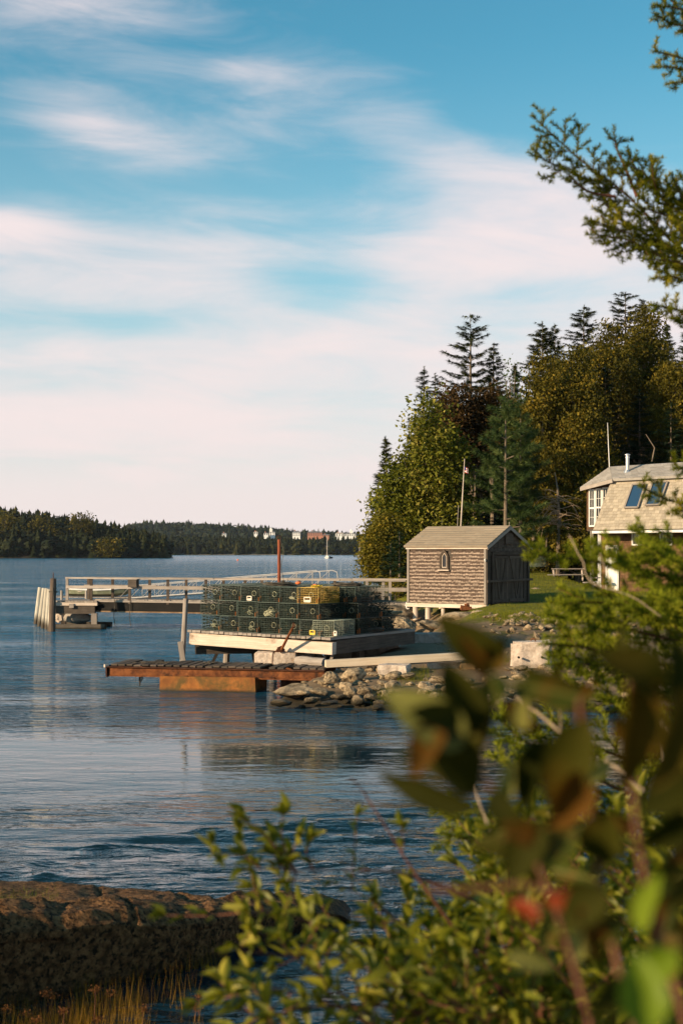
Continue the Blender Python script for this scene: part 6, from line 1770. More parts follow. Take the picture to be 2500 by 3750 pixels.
# spruces: (px, Y, top row, radius, label, kwargs)
SP = [
    (1553, 80, 1345, 2.3, 'spruce with a twin top above the leafy tree at the left of the wood', dict(seed=1, lean=-.002, density=.9)),
    (1592, 81, 1370, 1.6, 'slimmer second top of the twin spruce at the left of the wood', dict(seed=2, density=.85)),
    (1722, 88, 1152, 4.3, 'tallest left spruce, sparse and flat branched, standing clear above the wood', dict(seed=3, sparse=1.9, density=.82, droop=-.10, zlow=.2, power=.62)),
    (1806, 90, 1258, 1.8, 'thin spruce just right of the tall sparse one', dict(seed=4, sparse=1.3, density=.9, zlow=.3, power=.6)),
    (1985, 92, 1180, 3.5, 'spruce with a pointed top left of the gap in the middle of the wood', dict(seed=5, sparse=1.25, density=.95, zlow=.25, power=.6)),
    (2030, 95, 1188, 2.0, 'slim spruce tight against the right of the middle spruce', dict(seed=6, sparse=1.3, density=.9, zlow=.3, power=.6)),
    (2136, 96, 1120, 3.3, 'dark spruce with layered boughs right of the gap', dict(seed=7, sparse=1.5, density=.92, zlow=.3, power=.5)),
    (2288, 98, 1070, 3.9, 'highest spruce of the wood with wide flat boughs', dict(seed=8, sparse=1.6, density=.9, zlow=.35, power=.48)),
    (2352, 99, 1100, 2.9, 'spruce just right of the highest one', dict(seed=9, sparse=1.4, density=.9, zlow=.35, power=.6)),
    (2440, 92, 1190, 3.0, 'dense dark spruce at the right edge of the wood', dict(seed=10, sparse=1.2, zlow=.2)),
    (2530, 88, 1120, 3.4, 'broad dark spruce cut by the right edge', dict(seed=11, sparse=1.3, zlow=.1)),
    (1432, 86, 1602, 1.9, 'small spruce leaning out at the left edge of the wood', dict(seed=12, lean=-.04, density=.85, sparse=1.2)),
    (1395, 90, 1745, 1.5, 'short spruce at the far left tip of the wood', dict(seed=13, lean=-.03, density=.8)),
    (2085, 78, 1560, 2.6, 'dark spruce filling the middle of the wood behind the cedars', dict(seed=14, mt='l_darkspruce')),
    (2215, 76, 1345, 2.9, 'dark green spruce behind the whip antenna', dict(seed=15, mt='l_darkspruce', zlow=.02)),
    (2340, 77, 1430, 2.9, 'dark green spruce behind the house roof', dict(seed=16, mt='l_darkspruce', zlow=.02)),
    (2455, 76, 1480, 2.8, 'dark green spruce behind the right part of the house', dict(seed=17, mt='l_darkspruce', zlow=.02)),
    (1660, 84, 1420, 2.4, 'dark spruce in shadow between the leafy tree and the pine', dict(seed=18, mt='l_darkspruce', zlow=.02)),
    (1760, 83, 1500, 2.6, 'dark spruce behind the pine', dict(seed=19, mt='l_darkspruce', zlow=.02)),
    (1430, 62.5, 1990, 1.0, 'small green spruce at the shore left of the shed', dict(seed=20, mt='l_darkspruce', zlow=.0, spray=.28)),
    (1462, 61, 1950, 1.1, 'young green spruce touching the left wall of the shed', dict(seed=21, mt='l_darkspruce', zlow=.0, spray=.28)),
    (1885, 98, 1330, 2.0, 'spruce in the gap behind the thin birch', dict(seed=22, sparse=1.2, zlow=.2, density=.8)),
    (2600, 74, 1380, 3.0, 'dark spruce just beyond the right edge of the house', dict(seed=23, mt='l_darkspruce', zlow=.02)),
]
for (px, Y, pt, R, lab, kw) in SP:
    if gz((px - 1250) * Y / F, Y) < 0: pass
    spruce('spruce_tree', tbase(px, Y), topz(pt, Y), R, lab, 'spruces of the shore wood', **kw)

def zrow(py, Y, base): return topz(py, Y) - base.z
def bl(px, py, rx, ry, Y, base, dY=0.0, deep=1.0):
    """ellipsoid given in photo pixels -> relative blob"""
    s_ = (Y + dY) / F; c = P(px, py, Y + dY); return (c.x - base.x, c.y - base.y, c.z - base.z, rx * s_, (rx * .8) * s_ * deep, ry * s_)
# leafy birch mass at the left
Y = 72; b0_ = tbase(1560, Y)
blo = [bl(1570, 1560, 60, 110, Y, b0_), bl(1590, 1700, 105, 140, Y, b0_), bl(1520, 1760, 90, 130, Y, b0_), bl(1620, 1830, 100, 130, Y, b0_, 1), bl(1480, 1890, 105, 130, Y, b0_), bl(1585, 1920, 130, 120, Y, b0_), bl(1440, 1990, 70, 80, Y, b0_), bl(1540, 2010, 110, 90, Y, b0_), bl(1660, 1650, 45, 70, Y, b0_, 1), bl(1450, 1800, 50, 70, Y, b0_)]
blobs_tree('birch_tree', b0_, topz(1450, Y), blo, 34000, .19, 'l_birch', 'large leafy tree with glinting yellow green leaves at the left of the wood', seed=1, hang=.3)
Y = 66; b0_ = tbase(1390, Y)
blobs_tree('shore_bush', b0_, topz(1900, Y), [bl(1385, 2010, 48, 90, Y, b0_), bl(1420, 1990, 55, 80, Y, b0_, 1), bl(1370, 2075, 45, 55, Y, b0_), bl(1440, 2080, 60, 50, Y, b0_), bl(1410, 1930, 40, 55, Y, b0_, 1)], 12000, .14, 'l_yellow', 'bright yellow green bush at the tip of the shore beside the water', seed=2, trunk=False, cat='bush')
Y = 60; b0_ = tbase(1448, Y)
blobs_tree('shore_bush', b0_, topz(2120, Y), [bl(1445, 2150, 28, 30, Y, b0_), bl(1470, 2160, 18, 20, Y, b0_)], 900, .08, 'l_yellow', 'low yellow bush between the walkway rail and the shed', seed=3, trunk=False, cat='bush')
b0_ = tbase(1340, 64)
blobs_tree('shore_bush', b0_, topz(2140, 64), [bl(1345, 2155, 28, 16, 64, b0_)], 500, .08, 'l_yellow', 'low bush at the rocky shore seen through the walkway rails', seed=4, trunk=False, cat='bush')
# russet shrub tops
for k, (px, py, rx, ry, Y, lab) in enumerate(((1660, 1490, 55, 75, 79, 'russet leaved tree top left of the tall sparse spruce'), (1735, 1510, 60, 70, 80, 'dark reddish tree top below the tall sparse spruce'), (1800, 1490, 50, 60, 80, 'dull russet tree beside the thin birch'))):
    b0_ = tbase(px, Y); blobs_tree('russet_tree', b0_, topz(py - ry, Y), [bl(px, py, rx, ry, Y, b0_), bl(px - 10, py + 110, rx * 1.1, ry * 1.2, Y, b0_)], 5000, .17, 'l_russet', lab, seed=10 + k)
# thin birch with airy crown
b0_ = tbase(1862, 86); blobs_tree('thin_birch', b0_, topz(1320, 86), [bl(1868, 1390, 28, 70, 86, b0_), bl(1850, 1440, 30, 60, 86, b0_), bl(1885, 1450, 26, 50, 86, b0_)], 420, .16, 'l_pine', 'thin airy birch with sparse pale leaves in the gap of the treetops', seed=15, shell=.9)
b0_ = tbase(1865, 84); blobs_tree('yellow_birch', b0_, topz(1450, 84), [bl(1870, 1510, 40, 50, 84, b0_), bl(1850, 1570, 40, 50, 84, b0_)], 1200, .13, 'l_yellow', 'small golden leaved tree top below the thin birch', seed=16)
# pine with layered blue green boughs
Y = 68; b0_ = tbase(1850, Y)
boughs = 0 and [(a, c, rx * 1.05, ry * .62) for a, c, rx, ry in [(1870, 1500, 60, 40), (1905, 1560, 80, 42), (1830, 1560, 60, 40), (1800, 1620, 75, 36), (1900, 1640, 90, 40), (1785, 1690, 80, 32), (1880, 1720, 90, 36), (1800, 1760, 85, 32), (1830, 1830, 80, 30), (1790, 1880, 80, 30), (1900, 1800, 70, 40), (1820, 1940, 90, 30), (1760, 1820, 60, 24), (1740, 1930, 60, 24), (1880, 1900, 70, 40), (1760, 1985, 70, 24), (1850, 1665, 90, 34), (1840, 1600, 60, 30), (1900, 1760, 80, 34), (1860, 1860, 80, 30), (1850, 1960, 90, 30), (1900, 1500, 40, 26)]]
NT = []; NF = []
for i in range(11):
    a = i / 11 * 6.28; ca, sa = math.cos(a), math.sin(a); NT += [(0, .045 * sa, .045 * ca), (0, -.045 * sa, -.045 * ca), (.85, .62 * ca, .62 * sa)]; NF.append((3 * i, 3 * i + 1, 3 * i + 2))
PINE = (np.array(NT), np.array(NF))
spruce('pine_tree', b0_, topz(1465, Y), 2.15, 'blue green pine with soft layered boughs right of the leafy tree', None, mt='l_pine', seed=33, sparse=2.5, density=.9, droop=.02, spray=.30, power=.42, zlow=.05, tmpl=PINE)
spruce('pine_tree', tbase(1905, 70), topz(1505, 70), 1.7, 'shorter pine tucked behind the right side of the blue green pine', None, mt='l_pine', seed=34, sparse=2.3, density=.85, droop=.02, spray=.30, power=.5, zlow=.1, tmpl=PINE)
spruce('spruce_tree', tbase(1865, 75), topz(1540, 75), 2.0, 'dark spruce close behind the pines', 'spruces of the shore wood', mt='l_darkspruce', seed=35)
# olive cedars: big loose masses
CED = [(1985, 74, 1340, [(1985, 1420, 45, 120), (1960, 1600, 95, 130), (2010, 1760, 105, 130), (1950, 1880, 100, 110), (2020, 1960, 90, 80), (1930, 2010, 90, 70)], 'left olive brown cedar of the big cedar mass'),
       (2110, 75, 1330, [(2110, 1372, 50, 110), (2100, 1500, 110, 120), (2120, 1640, 110, 130), (2080, 1790, 110, 120), (2120, 1920, 110, 100)], 'middle olive brown cedar with a broad golden crown'),
       (2230, 80, 1230, [(2235, 1290, 48, 110), (2215, 1380, 110, 110), (2270, 1470, 110, 110), (2200, 1560, 100, 100)], 'cedar with a rounded olive top between the two high spruces'),
       (2350, 82, 1170, [(2365, 1222, 50, 110), (2350, 1340, 100, 110), (2390, 1460, 90, 110), (2320, 1520, 90, 90)], 'tall olive cedar right of the highest spruce'),
       (2470, 78, 1330, [(2470, 1420, 80, 90), (2450, 1560, 90, 90), (2500, 1640, 80, 80)], 'brown tinged cedar at the right edge'),
       (2060, 84, 1360, [(2060, 1400, 60, 80), (2040, 1480, 80, 90)], 'small olive tree top behind the cedars'),
       (2160, 70, 1820, [(2155, 1900, 60, 90), (2120, 1990, 80, 60), (2190, 1820, 50, 80)], 'low golden olive cedar directly left of the house')]
for k, (px, Y, pt, bb, lab) in enumerate(CED):
    b0_ = tbase(px, Y)
    blobs_tree('cedar_tree', b0_, topz(pt, Y), [bl(a, c, rx, ry, Y, b0_, random.uniform(-.8, .8)) for a, c, rx, ry in bb], int(900 * len(bb) * 7.5), .150, 'l_cedar', lab, 'olive cedars of the wood', seed=30 + k, hang=.7, limbs=10)
# bare tangle of dead branches in the cedars
dt = thing('dead_tree', tbase(2040, 69), 'bare dead tree with a tangle of pale twigs in front of the cedars', 'tree')
mb = MB(); r_ = random.Random(4); bs_ = tbase(2040, 69)
mb.tube([bs_, P(2046, 1900, 69), P(2040, 1790, 69), P(2030, 1730, 69)], [.12, .09, .05, .02], 6); part(mb, 'trunk', M['bark'], dt)
mb = MB()
for i in range(46):
    a = P(2042 + r_.uniform(-6, 6), r_.uniform(1800, 1930), 68.9); pts = [a]; d = Vector((r_.choice([-1, -1, -1, 1]) * r_.uniform(.5, 1), -r_.uniform(0, .5), r_.uniform(-.2, .5)))
    for k in range(5): pts.append(pts[-1] + d * .26 + Vector((0, 0, -.05 * k))); d = (d + Vector((r_.gauss(0, .3), 0, r_.gauss(0, .35)))).normalized()
    mb.tube(pts, [.02, .017, .013, .010, .008, .004], 4, cap=False)
part(mb, 'dead_branches', M['twig'], dt)
for k, (px, Y, py0, py1, r0, lab) in enumerate(((1958, 70, 2080, 1870, .10, 'pale bare trunk standing at the wood edge above the shed'), (2005, 72, 2080, 1940, .07, 'slim grey trunk beside the tall pale rock'), (2385, 72, 1690, 1590, .04, 'bare leaning snag above the house ridge'))):
    mb = MB(); mb.tube([P(px, py0, Y), P(px - 6 if k < 2 else px + 10, (py0 + py1) / 2, Y), P(px - 3 if k < 2 else px - 22, py1, Y)], [r0, r0 * .85, r0 * .4], 7); tt = thing('leafless_tree', P(px, py0, Y), lab, 'tree trunk'); part(mb, 'trunk', M['bark'], tt)
# undergrowth and meadow edge behind the lawn
blob = []
b0_ = tbase(1950, 69)
for (a, c, rx, ry) in ((1900, 2085, 60, 24), (1960, 2075, 60, 34), (2020, 2070, 60, 30), (2080, 2060, 60, 26), (2130, 2060, 50, 26)): blob.append(bl(a, c, rx, ry, 70, b0_))
blobs_tree('undergrowth', b0_, topz(2050, 70), blob, 5000, .10, 'l_cedar', 'rusty brown weeds and brambles along the back of the lawn', seed=50, trunk=False, cat='undergrowth')
# stack of green traps behind the lawn
mb = MB()
for i in range(4):
    for j in range(2):
        c = P(1935 + i * 14, 2062 - j * 14, 66)
        for k in range(9):
            x = c.x - .25 + .5 * k / 8; mb.tube([(x, c.y, c.z - .17), (x, c.y, c.z + .17)], .006, 3, cap=False)
        for k in range(6): mb.tube([(c.x - .25, c.y, c.z - .17 + .34 * k / 5), (c.x + .25, c.y, c.z - .17 + .34 * k / 5)], .006, 3, cap=False)
tag(mb.build('wire_panel', M['w_green']), 'green wire mesh panels standing in the weeds right of the shed', 'wire panel')
# a broad backing wood further inland so that no sky shows between the trunks
def s_back(r):
    px = r.uniform(1600, 3600, 900); Y = r.uniform(97, 135, 900); X = (px - 1250) / F * Y
    return np.stack([X, Y, land_z(X, Y) - .3], 1)
wood('inland_wood', 'dark inland wood behind the shore trees', s_back, M['l_darkspruce'], 8.0, 13.0, .1, 7)
# notable rounded yellow tree on the headland and a few on the far shore
for k, (px, py0, py1, rx, lab) in enumerate(((398, 2038, 1978, 36, 'rounded yellow green tree at the foot of the left headland'), (150, 2000, 1895, 60, 'broad olive tree half way up the left headland'), (300, 1960, 1880, 34, 'olive tree near the crest of the left headland'), (20, 1990, 1870, 40, 'olive broadleaf tree at the left frame edge on the headland'))):
    Y = 592 if k == 0 else 610; b0_ = P(px, py0, Y)
    blobs_tree('headland_tree', b0_, P(0, py1, Y).z, [bl(px, (py0 + py1) / 2 - 4, rx, (py0 - py1) * .42, Y, b0_), bl(px + rx * .4, (py0 + py1) / 2 + 10, rx * .7, (py0 - py1) * .34, Y, b0_)], 1500, .9, 'l_cedar', lab, seed=60 + k, limbs=4)

# ---- grass: lawn blades and shore tufts
BL = (np.array([(-.12, 0, 0), (.12, 0, 0), (.05, .25, 1)]), np.array([(0, 1, 2)]))
def blades(name, pts, hh, mt, label, seed, wid=1.0, kind='stuff'):
    r = np.random.default_rng(seed); N = len(pts); a = r.uniform(0, 6.28, N); R = np.zeros((N, 3, 3)); R[:, 0, 0] = np.cos(a); R[:, 0, 1] = -np.sin(a); R[:, 1, 0] = np.sin(a); R[:, 1, 1] = np.cos(a); R[:, 2, 2] = 1
    h_ = hh * r.uniform(.5, 1.4, N); v_, f_, q_ = scatter(BL[0], BL[1], pts, R, np.stack([h_ * wid, h_, h_], 1), r.random(N))
    return tag(link(bpy.data.objects.new(name, np_mesh(name, v_, f_, M[mt], rnd=q_))), label, kind=kind)
r = np.random.default_rng(9); N = 60000
Y_ = r.uniform(39.3, 70, N); X_ = r.uniform(3.0, 17, N); Z_ = land_z(X_, Y_)
ok = (Z_ > .95) & (X_ < Y_ * .25) & ~((np.abs((X_ - 4.4) * .6 + (Y_ - 49.6) * .8) < 2.0) & (X_ > 2.2) & (X_ < 6.8) & (Y_ > 47.2) & (Y_ < 52.5))
blades('lawn_grass', np.stack([X_, Y_, Z_ - .01], 1)[ok], .085, 'grass_blade', 'short sunlit grass of the lawn', 3, .35)
N = 9000; px = r.uniform(1790, 2500, N); Y_ = r.uniform(38.6, 41.5, N); X_ = (px - 1250) * Y_ / F
blades('long_grass', np.stack([X_, Y_, land_z(X_, Y_) - .01], 1), .16, 'grass_blade', 'longer dry grass along the top of the riprap', 4, .12)
cl_ = []
for (px, py, n, sx) in ((1510, 2470, 700, 40), (1400, 2500, 200, 20), (1545, 2455, 300, 22), (1760, 2440, 500, 40), (1840, 2430, 400, 40), (1640, 2500, 200, 30), (1480, 2510, 300, 50), (1900, 2340, 300, 60), (2080, 2400, 500, 70)):
    q = WP(px, py, .45); X_ = r.normal(q.x, sx * q.y / F, n); Y_ = r.normal(q.y, .35, n); cl_.append(np.stack([X_, Y_, land_z(X_, Y_)], 1))
blades('shore_grass', np.concatenate(cl_), .13, 'grass_blade', 'tufts of grass between the shore blocks', 5, .12)
# marsh plants in front of the ledge
cl_ = []; hd_ = []
def marsh(px0, px1, py0, py1, n):
    px = r.uniform(px0, px1, n); py = r.uniform(py0, py1, n); Y_ = H * F / (py - HZ); return np.stack([(px - 1250) * Y_ / F, Y_, np.full(n, -.03)], 1)
pts = np.concatenate([marsh(-200, 330, 3720, 3900, 1500), marsh(280, 520, 3650, 3800, 520), marsh(480, 720, 3590, 3690, 120), marsh(650, 830, 3530, 3560, 160), marsh(350, 560, 3760, 3850, 120), marsh(640, 670, 3690, 3700, 8), marsh(690, 760, 3760, 3790, 20)])
blades('marsh_grass', pts, .19, 'marsh', 'orange brown marsh stems at the foot of the dark ledge', 6, .045)
k = 0
for (px, py, hh) in ((35, 3760, .17), (160, 3750, .19), (185, 3745, .16), (345, 3745, .2), (400, 3735, .16), (620, 3600, .11), (85, 3790, .12), (230, 3790, .14), (355, 3800, .1), (725, 3720, .11), (712, 3740, .08), (520, 3760, .1), (10, 3800, .16), (130, 3800, .1)):
    q = WP(px, py); t = thing('seed_head_plant', q, '%s rusty seed head plant, %s' % ('tall' if hh > .15 else 'short', 'at the lower left corner' if px < 120 else ('left of the tallest stems' if px < 300 else ('among the tallest stems' if px < 450 else ('at the water right of the tall stems' if px < 650 else 'standing alone in the water')))), 'plant', 'seed heads by the ledge')
    mb = MB(); top = q + Vector((.01, 0, hh)); mb.tube([q - Vector((0, 0, .05)), top], [.0025, .0018], 4, cap=False); part(mb, 'stem', M['redtwig'], t)
    n = 150; rr_ = np.random.default_rng(k); d = randdir(n, rr_) * np.array([.040, .040, .020]) * rr_.uniform(.2, 1.25, (n, 1)) + np.array(top) + np.array([0, 0, .012])
    vv, ff, qq = scatter(LEAF[0], LEAF[1], d, frames(randdir(n, rr_)), rr_.uniform(.006, .016, n), rr_.random(n))
    o = link(bpy.data.objects.new('seed_head', np_mesh('seed_head', vv, ff, M['seed'], rnd=qq))); reparent_world(o, t); k += 1
# grass growing on the ledge top
N = 900; X_ = r.uniform(-3.3, -2.05, N); Y_ = 10.2 + r.normal(0, .16, N); px = 1250 + X_ / Y_ * F
blades('ledge_moss', np.stack([X_, Y_, np.full(N, .50)], 1), .045, 'grass_blade', 'patch of green grass growing on top of the ledge', 7, .18)
# ================================================================== FOREGROUND FOLIAGE
def polyline(pts, step):
    out = [pts[0]]; acc = 0
    for a, c in zip(pts, pts[1:]):
        L = (c - a).length; n = max(1, int(L / step))
        for i in range(1, n + 1): out.append(a.lerp(c, i / n))
    return out
def smooth_line(pts, step):
    pts = [Vector(p) for p in pts]
    if len(pts) < 3: return polyline(pts, step)
    out = []
    for i in range(len(pts) - 1):
        p0 = pts[max(0, i - 1)]; p1 = pts[i]; p2 = pts[i + 1]; p3 = pts[min(len(pts) - 1, i + 2)]; n = max(2, int((p2 - p1).length / step))
        for k in range(n):
            t = k / n; out.append(.5 * ((2 * p1) + (p2 - p0) * t + (2 * p0 - 5 * p1 + 4 * p2 - p3) * t * t + (3 * p1 - p0 - 3 * p2 + p3) * t ** 3))
    out.append(pts[-1]); return out


def needles(tw, rng, nl=.0135, nw=.0026, per=1200.0, root_curl=.0):
    """tw: list of (p0, p1). returns arrays"""
    P0 = np.array([a for a, c in tw]); P1 = np.array([c for a, c in tw]); L = np.linalg.norm(P1 - P0, axis=1)
    cnt = np.maximum(6, (L * per).astype(int)); idx = np.repeat(np.arange(len(tw)), cnt); n = len(idx)
    t = rng.random(n); d = (P1 - P0)[idx] / L[idx][:, None]
    F_0 = frames(d.copy(), rng.uniform(0, 6.28, n)); y = F_0[:, :, 1]
    # fewer needles below, swept forwards and upwards
    dirs = y * .9 + d * .62 + np.array([0, 0, .30]); dirs /= np.linalg.norm(dirs, axis=1, keepdims=True)
    p = P0[idx] + (P1 - P0)[idx] * t[:, None]
    tipf = 1 - .35 * np.clip((t - .8) / .2, 0, 1)
    tv = np.array([(0, -.62, 0), (0, .62, 0), (1, .12, 0), (1, -.12, 0)]); tf = np.array([(0, 1, 2, 3)])
    sc = np.stack([nl * tipf * rng.uniform(.8, 1.2, n), np.full(n, nw), np.full(n, nw)], 1)
    R_ = frames(dirs, rng.uniform(0, 6.28, n))
    return scatter(tv, tf, p, R_, sc, np.clip(rng.random(len(tw))[idx] * .6 + rng.random(n) * .4, 0, 1))


def spruce_limb(root, pts, rng, mt, spread=.22, side_step=.040, sub_step=.030, lean_up=0.0, name='branch', nl=.0205, thick=.006, planeup=(0.3, -.5, .8), fill=1.0):
    line = smooth_line(pts, .03); N = len(line); tot = sum((b_ - a).length for a, b_ in zip(line, line[1:]))
    mb = MB(); mb.tube([p for p in line], [max(.0016, thick * (1 - .8 * i / N)) for i in range(N)], 6)
    tw = []; acc = 0; nxt = 0; side = 1; pu = Vector(planeup).normalized()
    for i in range(1, N):
        seg = line[i] - line[i - 1]; acc += seg.length; d = seg.normalized()
        tw.append((line[i - 1], line[i])) if acc > tot * .25 else None
        if acc >= nxt:
            nxt = acc + side_step * rng.uniform(.6, 1.3); rem = tot - acc
            L = min(spread, .05 + rem * .55) * rng.uniform(.55, 1.15)
            lat = d.cross(pu).normalized() * side; side = -side
            sdir = (d * rng.uniform(.45, .9) + lat * rng.uniform(.7, 1.0) + pu * rng.uniform(-.30, .35) + Vector((0, 0, lean_up))).normalized()
            p = line[i]; end = p + sdir * L; mid = p.lerp(end, .55) + Vector((0, 0, -.02 * L))
            mb.tube([p, mid, end], [.0022, .0016, .001], 4, cap=False)
            tw.append((p.lerp(mid, .15), mid)); tw.append((mid, end))
            s_ = sub_step * .7; sd = 1
            while s_ < L * .95:
                q = p.lerp(end, s_ / L); l2 = min(.095, .038 + (L - s_) * .6) * rng.uniform(.7, 1.2)
                e2 = (sdir * rng.uniform(.6, 1.0) + sdir.cross(pu).normalized() * sd * rng.uniform(.5, 1.0) + pu * rng.uniform(-.25, .3)).normalized(); sd = -sd
                if rng.random() < fill: tw.append((q, q + e2 * l2))
                s_ += sub_step * rng.uniform(.6, 1.3)
    d = (line[-1] - line[-3]).normalized(); tw.append((line[-1], line[-1] + d * .05))
    b_ = part(mb, name, M['redtwig'], root)
    v_, f_, q_ = needles(tw, rng, nl=nl)
    me = np_mesh('needles', v_, f_, M[mt], rnd=q_); o = link(bpy.data.objects.new('needles', me)); o.parent = b_; o['kind'] = 'stuff'
    return len(f_)


rg = np.random.default_rng(5)
def px_line(pts, Y0, Y1=None):
    Y1 = Y1 or Y0; n = len(pts); return [P(a, c, lerp(Y0, Y1, i / (n - 1))) for i, (a, c) in enumerate(pts)]
# -- spruce standing just outside the right edge; its boughs hang into the frame
S1 = thing('near_spruce', Vector((2.15, 6.6, -.1)), 'near spruce at the right edge whose boughs hang across the sky and the house', 'tree')
mb = MB(); mb.tube([(2.15, 6.6, -.3), (2.13, 6.55, 1.5), (2.1, 6.5, 3.6), (2.08, 6.5, 6.5)], [.13, .115, .09, .04], 12, wob=.04); part(mb, 'trunk', M['bark'], S1)
LIMBS = [([(2800, 1000), (2620, 860), (2520, 760), (2470, 670)], 6.4, 6.1, .12), ([(2700, 900), (2540, 820), (2440, 790), (2350, 760)], 6.4, 6.1, .12), ([(2650, 980), (2540, 900), (2480, 830)], 6.3, 6.0, .12), ([(2800, 1120), (2480, 900), (2300, 720), (2130, 590), (1975, 450)], 6.4, 6.1, .15), ([(2500, 930), (2350, 850), (2240, 780), (2190, 690), (2110, 640), (2000, 590), (1965, 560)], 6.4, 6.1, .11),
         ([(2750, 960), (2560, 790), (2440, 710), (2360, 640), (2300, 600)], 6.5, 6.1, .12), ([(2560, 830), (2460, 760), (2400, 690), (2385, 600)], 6.4, 6.0, .11), ([(2330, 720), (2290, 620), (2255, 540), (2250, 500)], 6.2, 6.1, .09),
         ([(2750, 1010), (2500, 920), (2320, 860), (2170, 810)], 6.4, 6.0, .11), ([(2700, 1060), (2500, 980), (2400, 930), (2300, 880), (2180, 860)], 6.3, 6.0, .10), ([(2700, 1120), (2560, 1010), (2480, 960), (2380, 950)], 6.3, 6.0, .09),
         ([(2250, 720), (2150, 700), (2080, 640)], 6.2, 6.1, .09),
         ([(2700, 20), (2560, 50), (2480, 30), (2410, 20)], 6.3, 6.0, .09), ([(2700, 120), (2560, 100), (2470, 90), (2410, 60)], 6.3, 6.0, .06), ([(2700, 330), (2580, 260), (2500, 215), (2410, 192)], 6.3, 6.0, .04), ([(2700, 350), (2560, 280), (2480, 250), (2410, 245)], 6.3, 6.0, .04), ([(2650, 250), (2540, 290), (2460, 305)], 6.3, 6.1, .04),
         ([(2750, 1290), (2600, 1180), (2480, 1135), (2400, 1120)], 6.2, 5.9, .06), ([(2700, 1250), (2560, 1190), (2470, 1170)], 6.2, 5.9, .06), ([(2650, 1060), (2540, 1040), (2450, 1010), (2440, 1035)], 6.3, 6.0, .06),
         ([(2800, 1860), (2600, 1850), (2460, 1835), (2360, 1790)], 6.0, 5.6, .06), ([(2750, 1760), (2580, 1720), (2480, 1715)], 6.0, 5.6, .045), ([(2750, 1950), (2600, 1890), (2480, 1870)], 6.0, 5.6, .06)]
tot = 0
for pts, Y0, Y1, sp in LIMBS: tot += spruce_limb(S1, px_line(pts, Y0, Y1), rg, 'needle', spread=sp, side_step=.036, sub_step=.034, planeup=(.1, -.95, .25), lean_up=.15, thick=.007)
# -- lower spruce, closer, boughs in flat fans
S2 = thing('young_spruce', Vector((1.75, 4.7, .0)), 'low young spruce filling the right middle of the view with bright layered boughs', 'tree')
mb = MB(); mb.tube([(1.75, 4.7, -.2), (1.72, 4.65, 1.2), (1.70, 4.6, 3.0)], [.07, .055, .03], 10, wob=.04); part(mb, 'trunk', M['bark'], S2)
L2 = [([(2750, 2180), (2450, 2110), (2200, 2060), (1965, 2035)], 4.7, 4.3, .085), ([(2750, 2010), (2560, 1990), (2400, 1980), (2330, 1950)], 4.7, 4.4, .07), ([(2750, 2080), (2500, 2060), (2300, 2040), (2180, 2020)], 4.7, 4.2, .085), ([(2750, 2300), (2450, 2260), (2250, 2210), (2080, 2210)], 4.7, 4.2, .15),
      ([(2750, 2390), (2450, 2340), (2200, 2280), (2030, 2255)], 4.6, 4.1, .16), ([(2750, 2470), (2400, 2430), (2200, 2380), (2020, 2360)], 4.6, 4.2, .15), ([(2750, 2560), (2450, 2500), (2250, 2440), (2050, 2430)], 4.6, 4.2, .14), ([(2750, 2200), (2560, 2190), (2420, 2150), (2330, 2090)], 4.6, 4.2, .15),
      ([(2750, 2640), (2450, 2600), (2250, 2560), (2080, 2540)], 4.6, 4.2, .14), ([(2650, 2850), (2300, 2780), (2050, 2680), (1860, 2640)], 4.6, 4.3, .14), ([(2500, 3000), (2200, 2860), (1980, 2740), (1820, 2690)], 4.5, 4.2, .13), ([(2750, 2120), (2600, 2100), (2480, 2070), (2400, 2020)], 4.5, 4.1, .14),
      ([(2400, 3050), (2150, 2960), (1950, 2860), (1860, 2800)], 4.4, 4.1, .10), ([(2750, 2900), (2550, 2820), (2350, 2740)], 4.5, 4.2, .12), ([(2700, 2700), (2500, 2680), (2350, 2650)], 4.5, 4.2, .12), ([(2750, 2350), (2560, 2330), (2420, 2270), (2330, 2230)], 4.4, 4.0, .15), ([(2750, 2230), (2600, 2260), (2450, 2200)], 4.3, 4.0, .14)]
for pts, Y0, Y1, sp in L2: tot += spruce_limb(S2, px_line(pts, Y0, Y1), rg, 'needle_l', spread=sp, side_step=.042, sub_step=.030, planeup=(.1, -.55, .8), thick=.007)
S3 = thing('spruce_seedling', Vector((1.35, 4.4, .1)), 'small lime green spruce seedling among the shrub leaves', 'tree')
mb = MB(); mb.tube([(1.35, 4.4, -.05), (1.33, 4.4, .8), (1.3, 4.4, 1.7)], [.03, .024, .012], 8); part(mb, 'trunk', M['bark'], S3)
for pts, Y0, Y1, sp in [([(2300, 3260), (2000, 3180), (1800, 3100), (1650, 3060)], 4.2, 3.9, .10), ([(2200, 3120), (1950, 3070), (1760, 3020), (1650, 2990)], 4.2, 3.9, .09), ([(2100, 3480), (1900, 3400), (1720, 3330), (1570, 3310)], 4.0, 3.8, .10), ([(2100, 3350), (1900, 3300), (1750, 3260)], 4.0, 3.8, .09)]:
    tot += spruce_limb(S3, px_line(pts, Y0, Y1), rg, 'needle_l', spread=sp, side_step=.040, sub_step=.028, planeup=(.1, -.55, .8), thick=.005)
print('needle tris', tot)

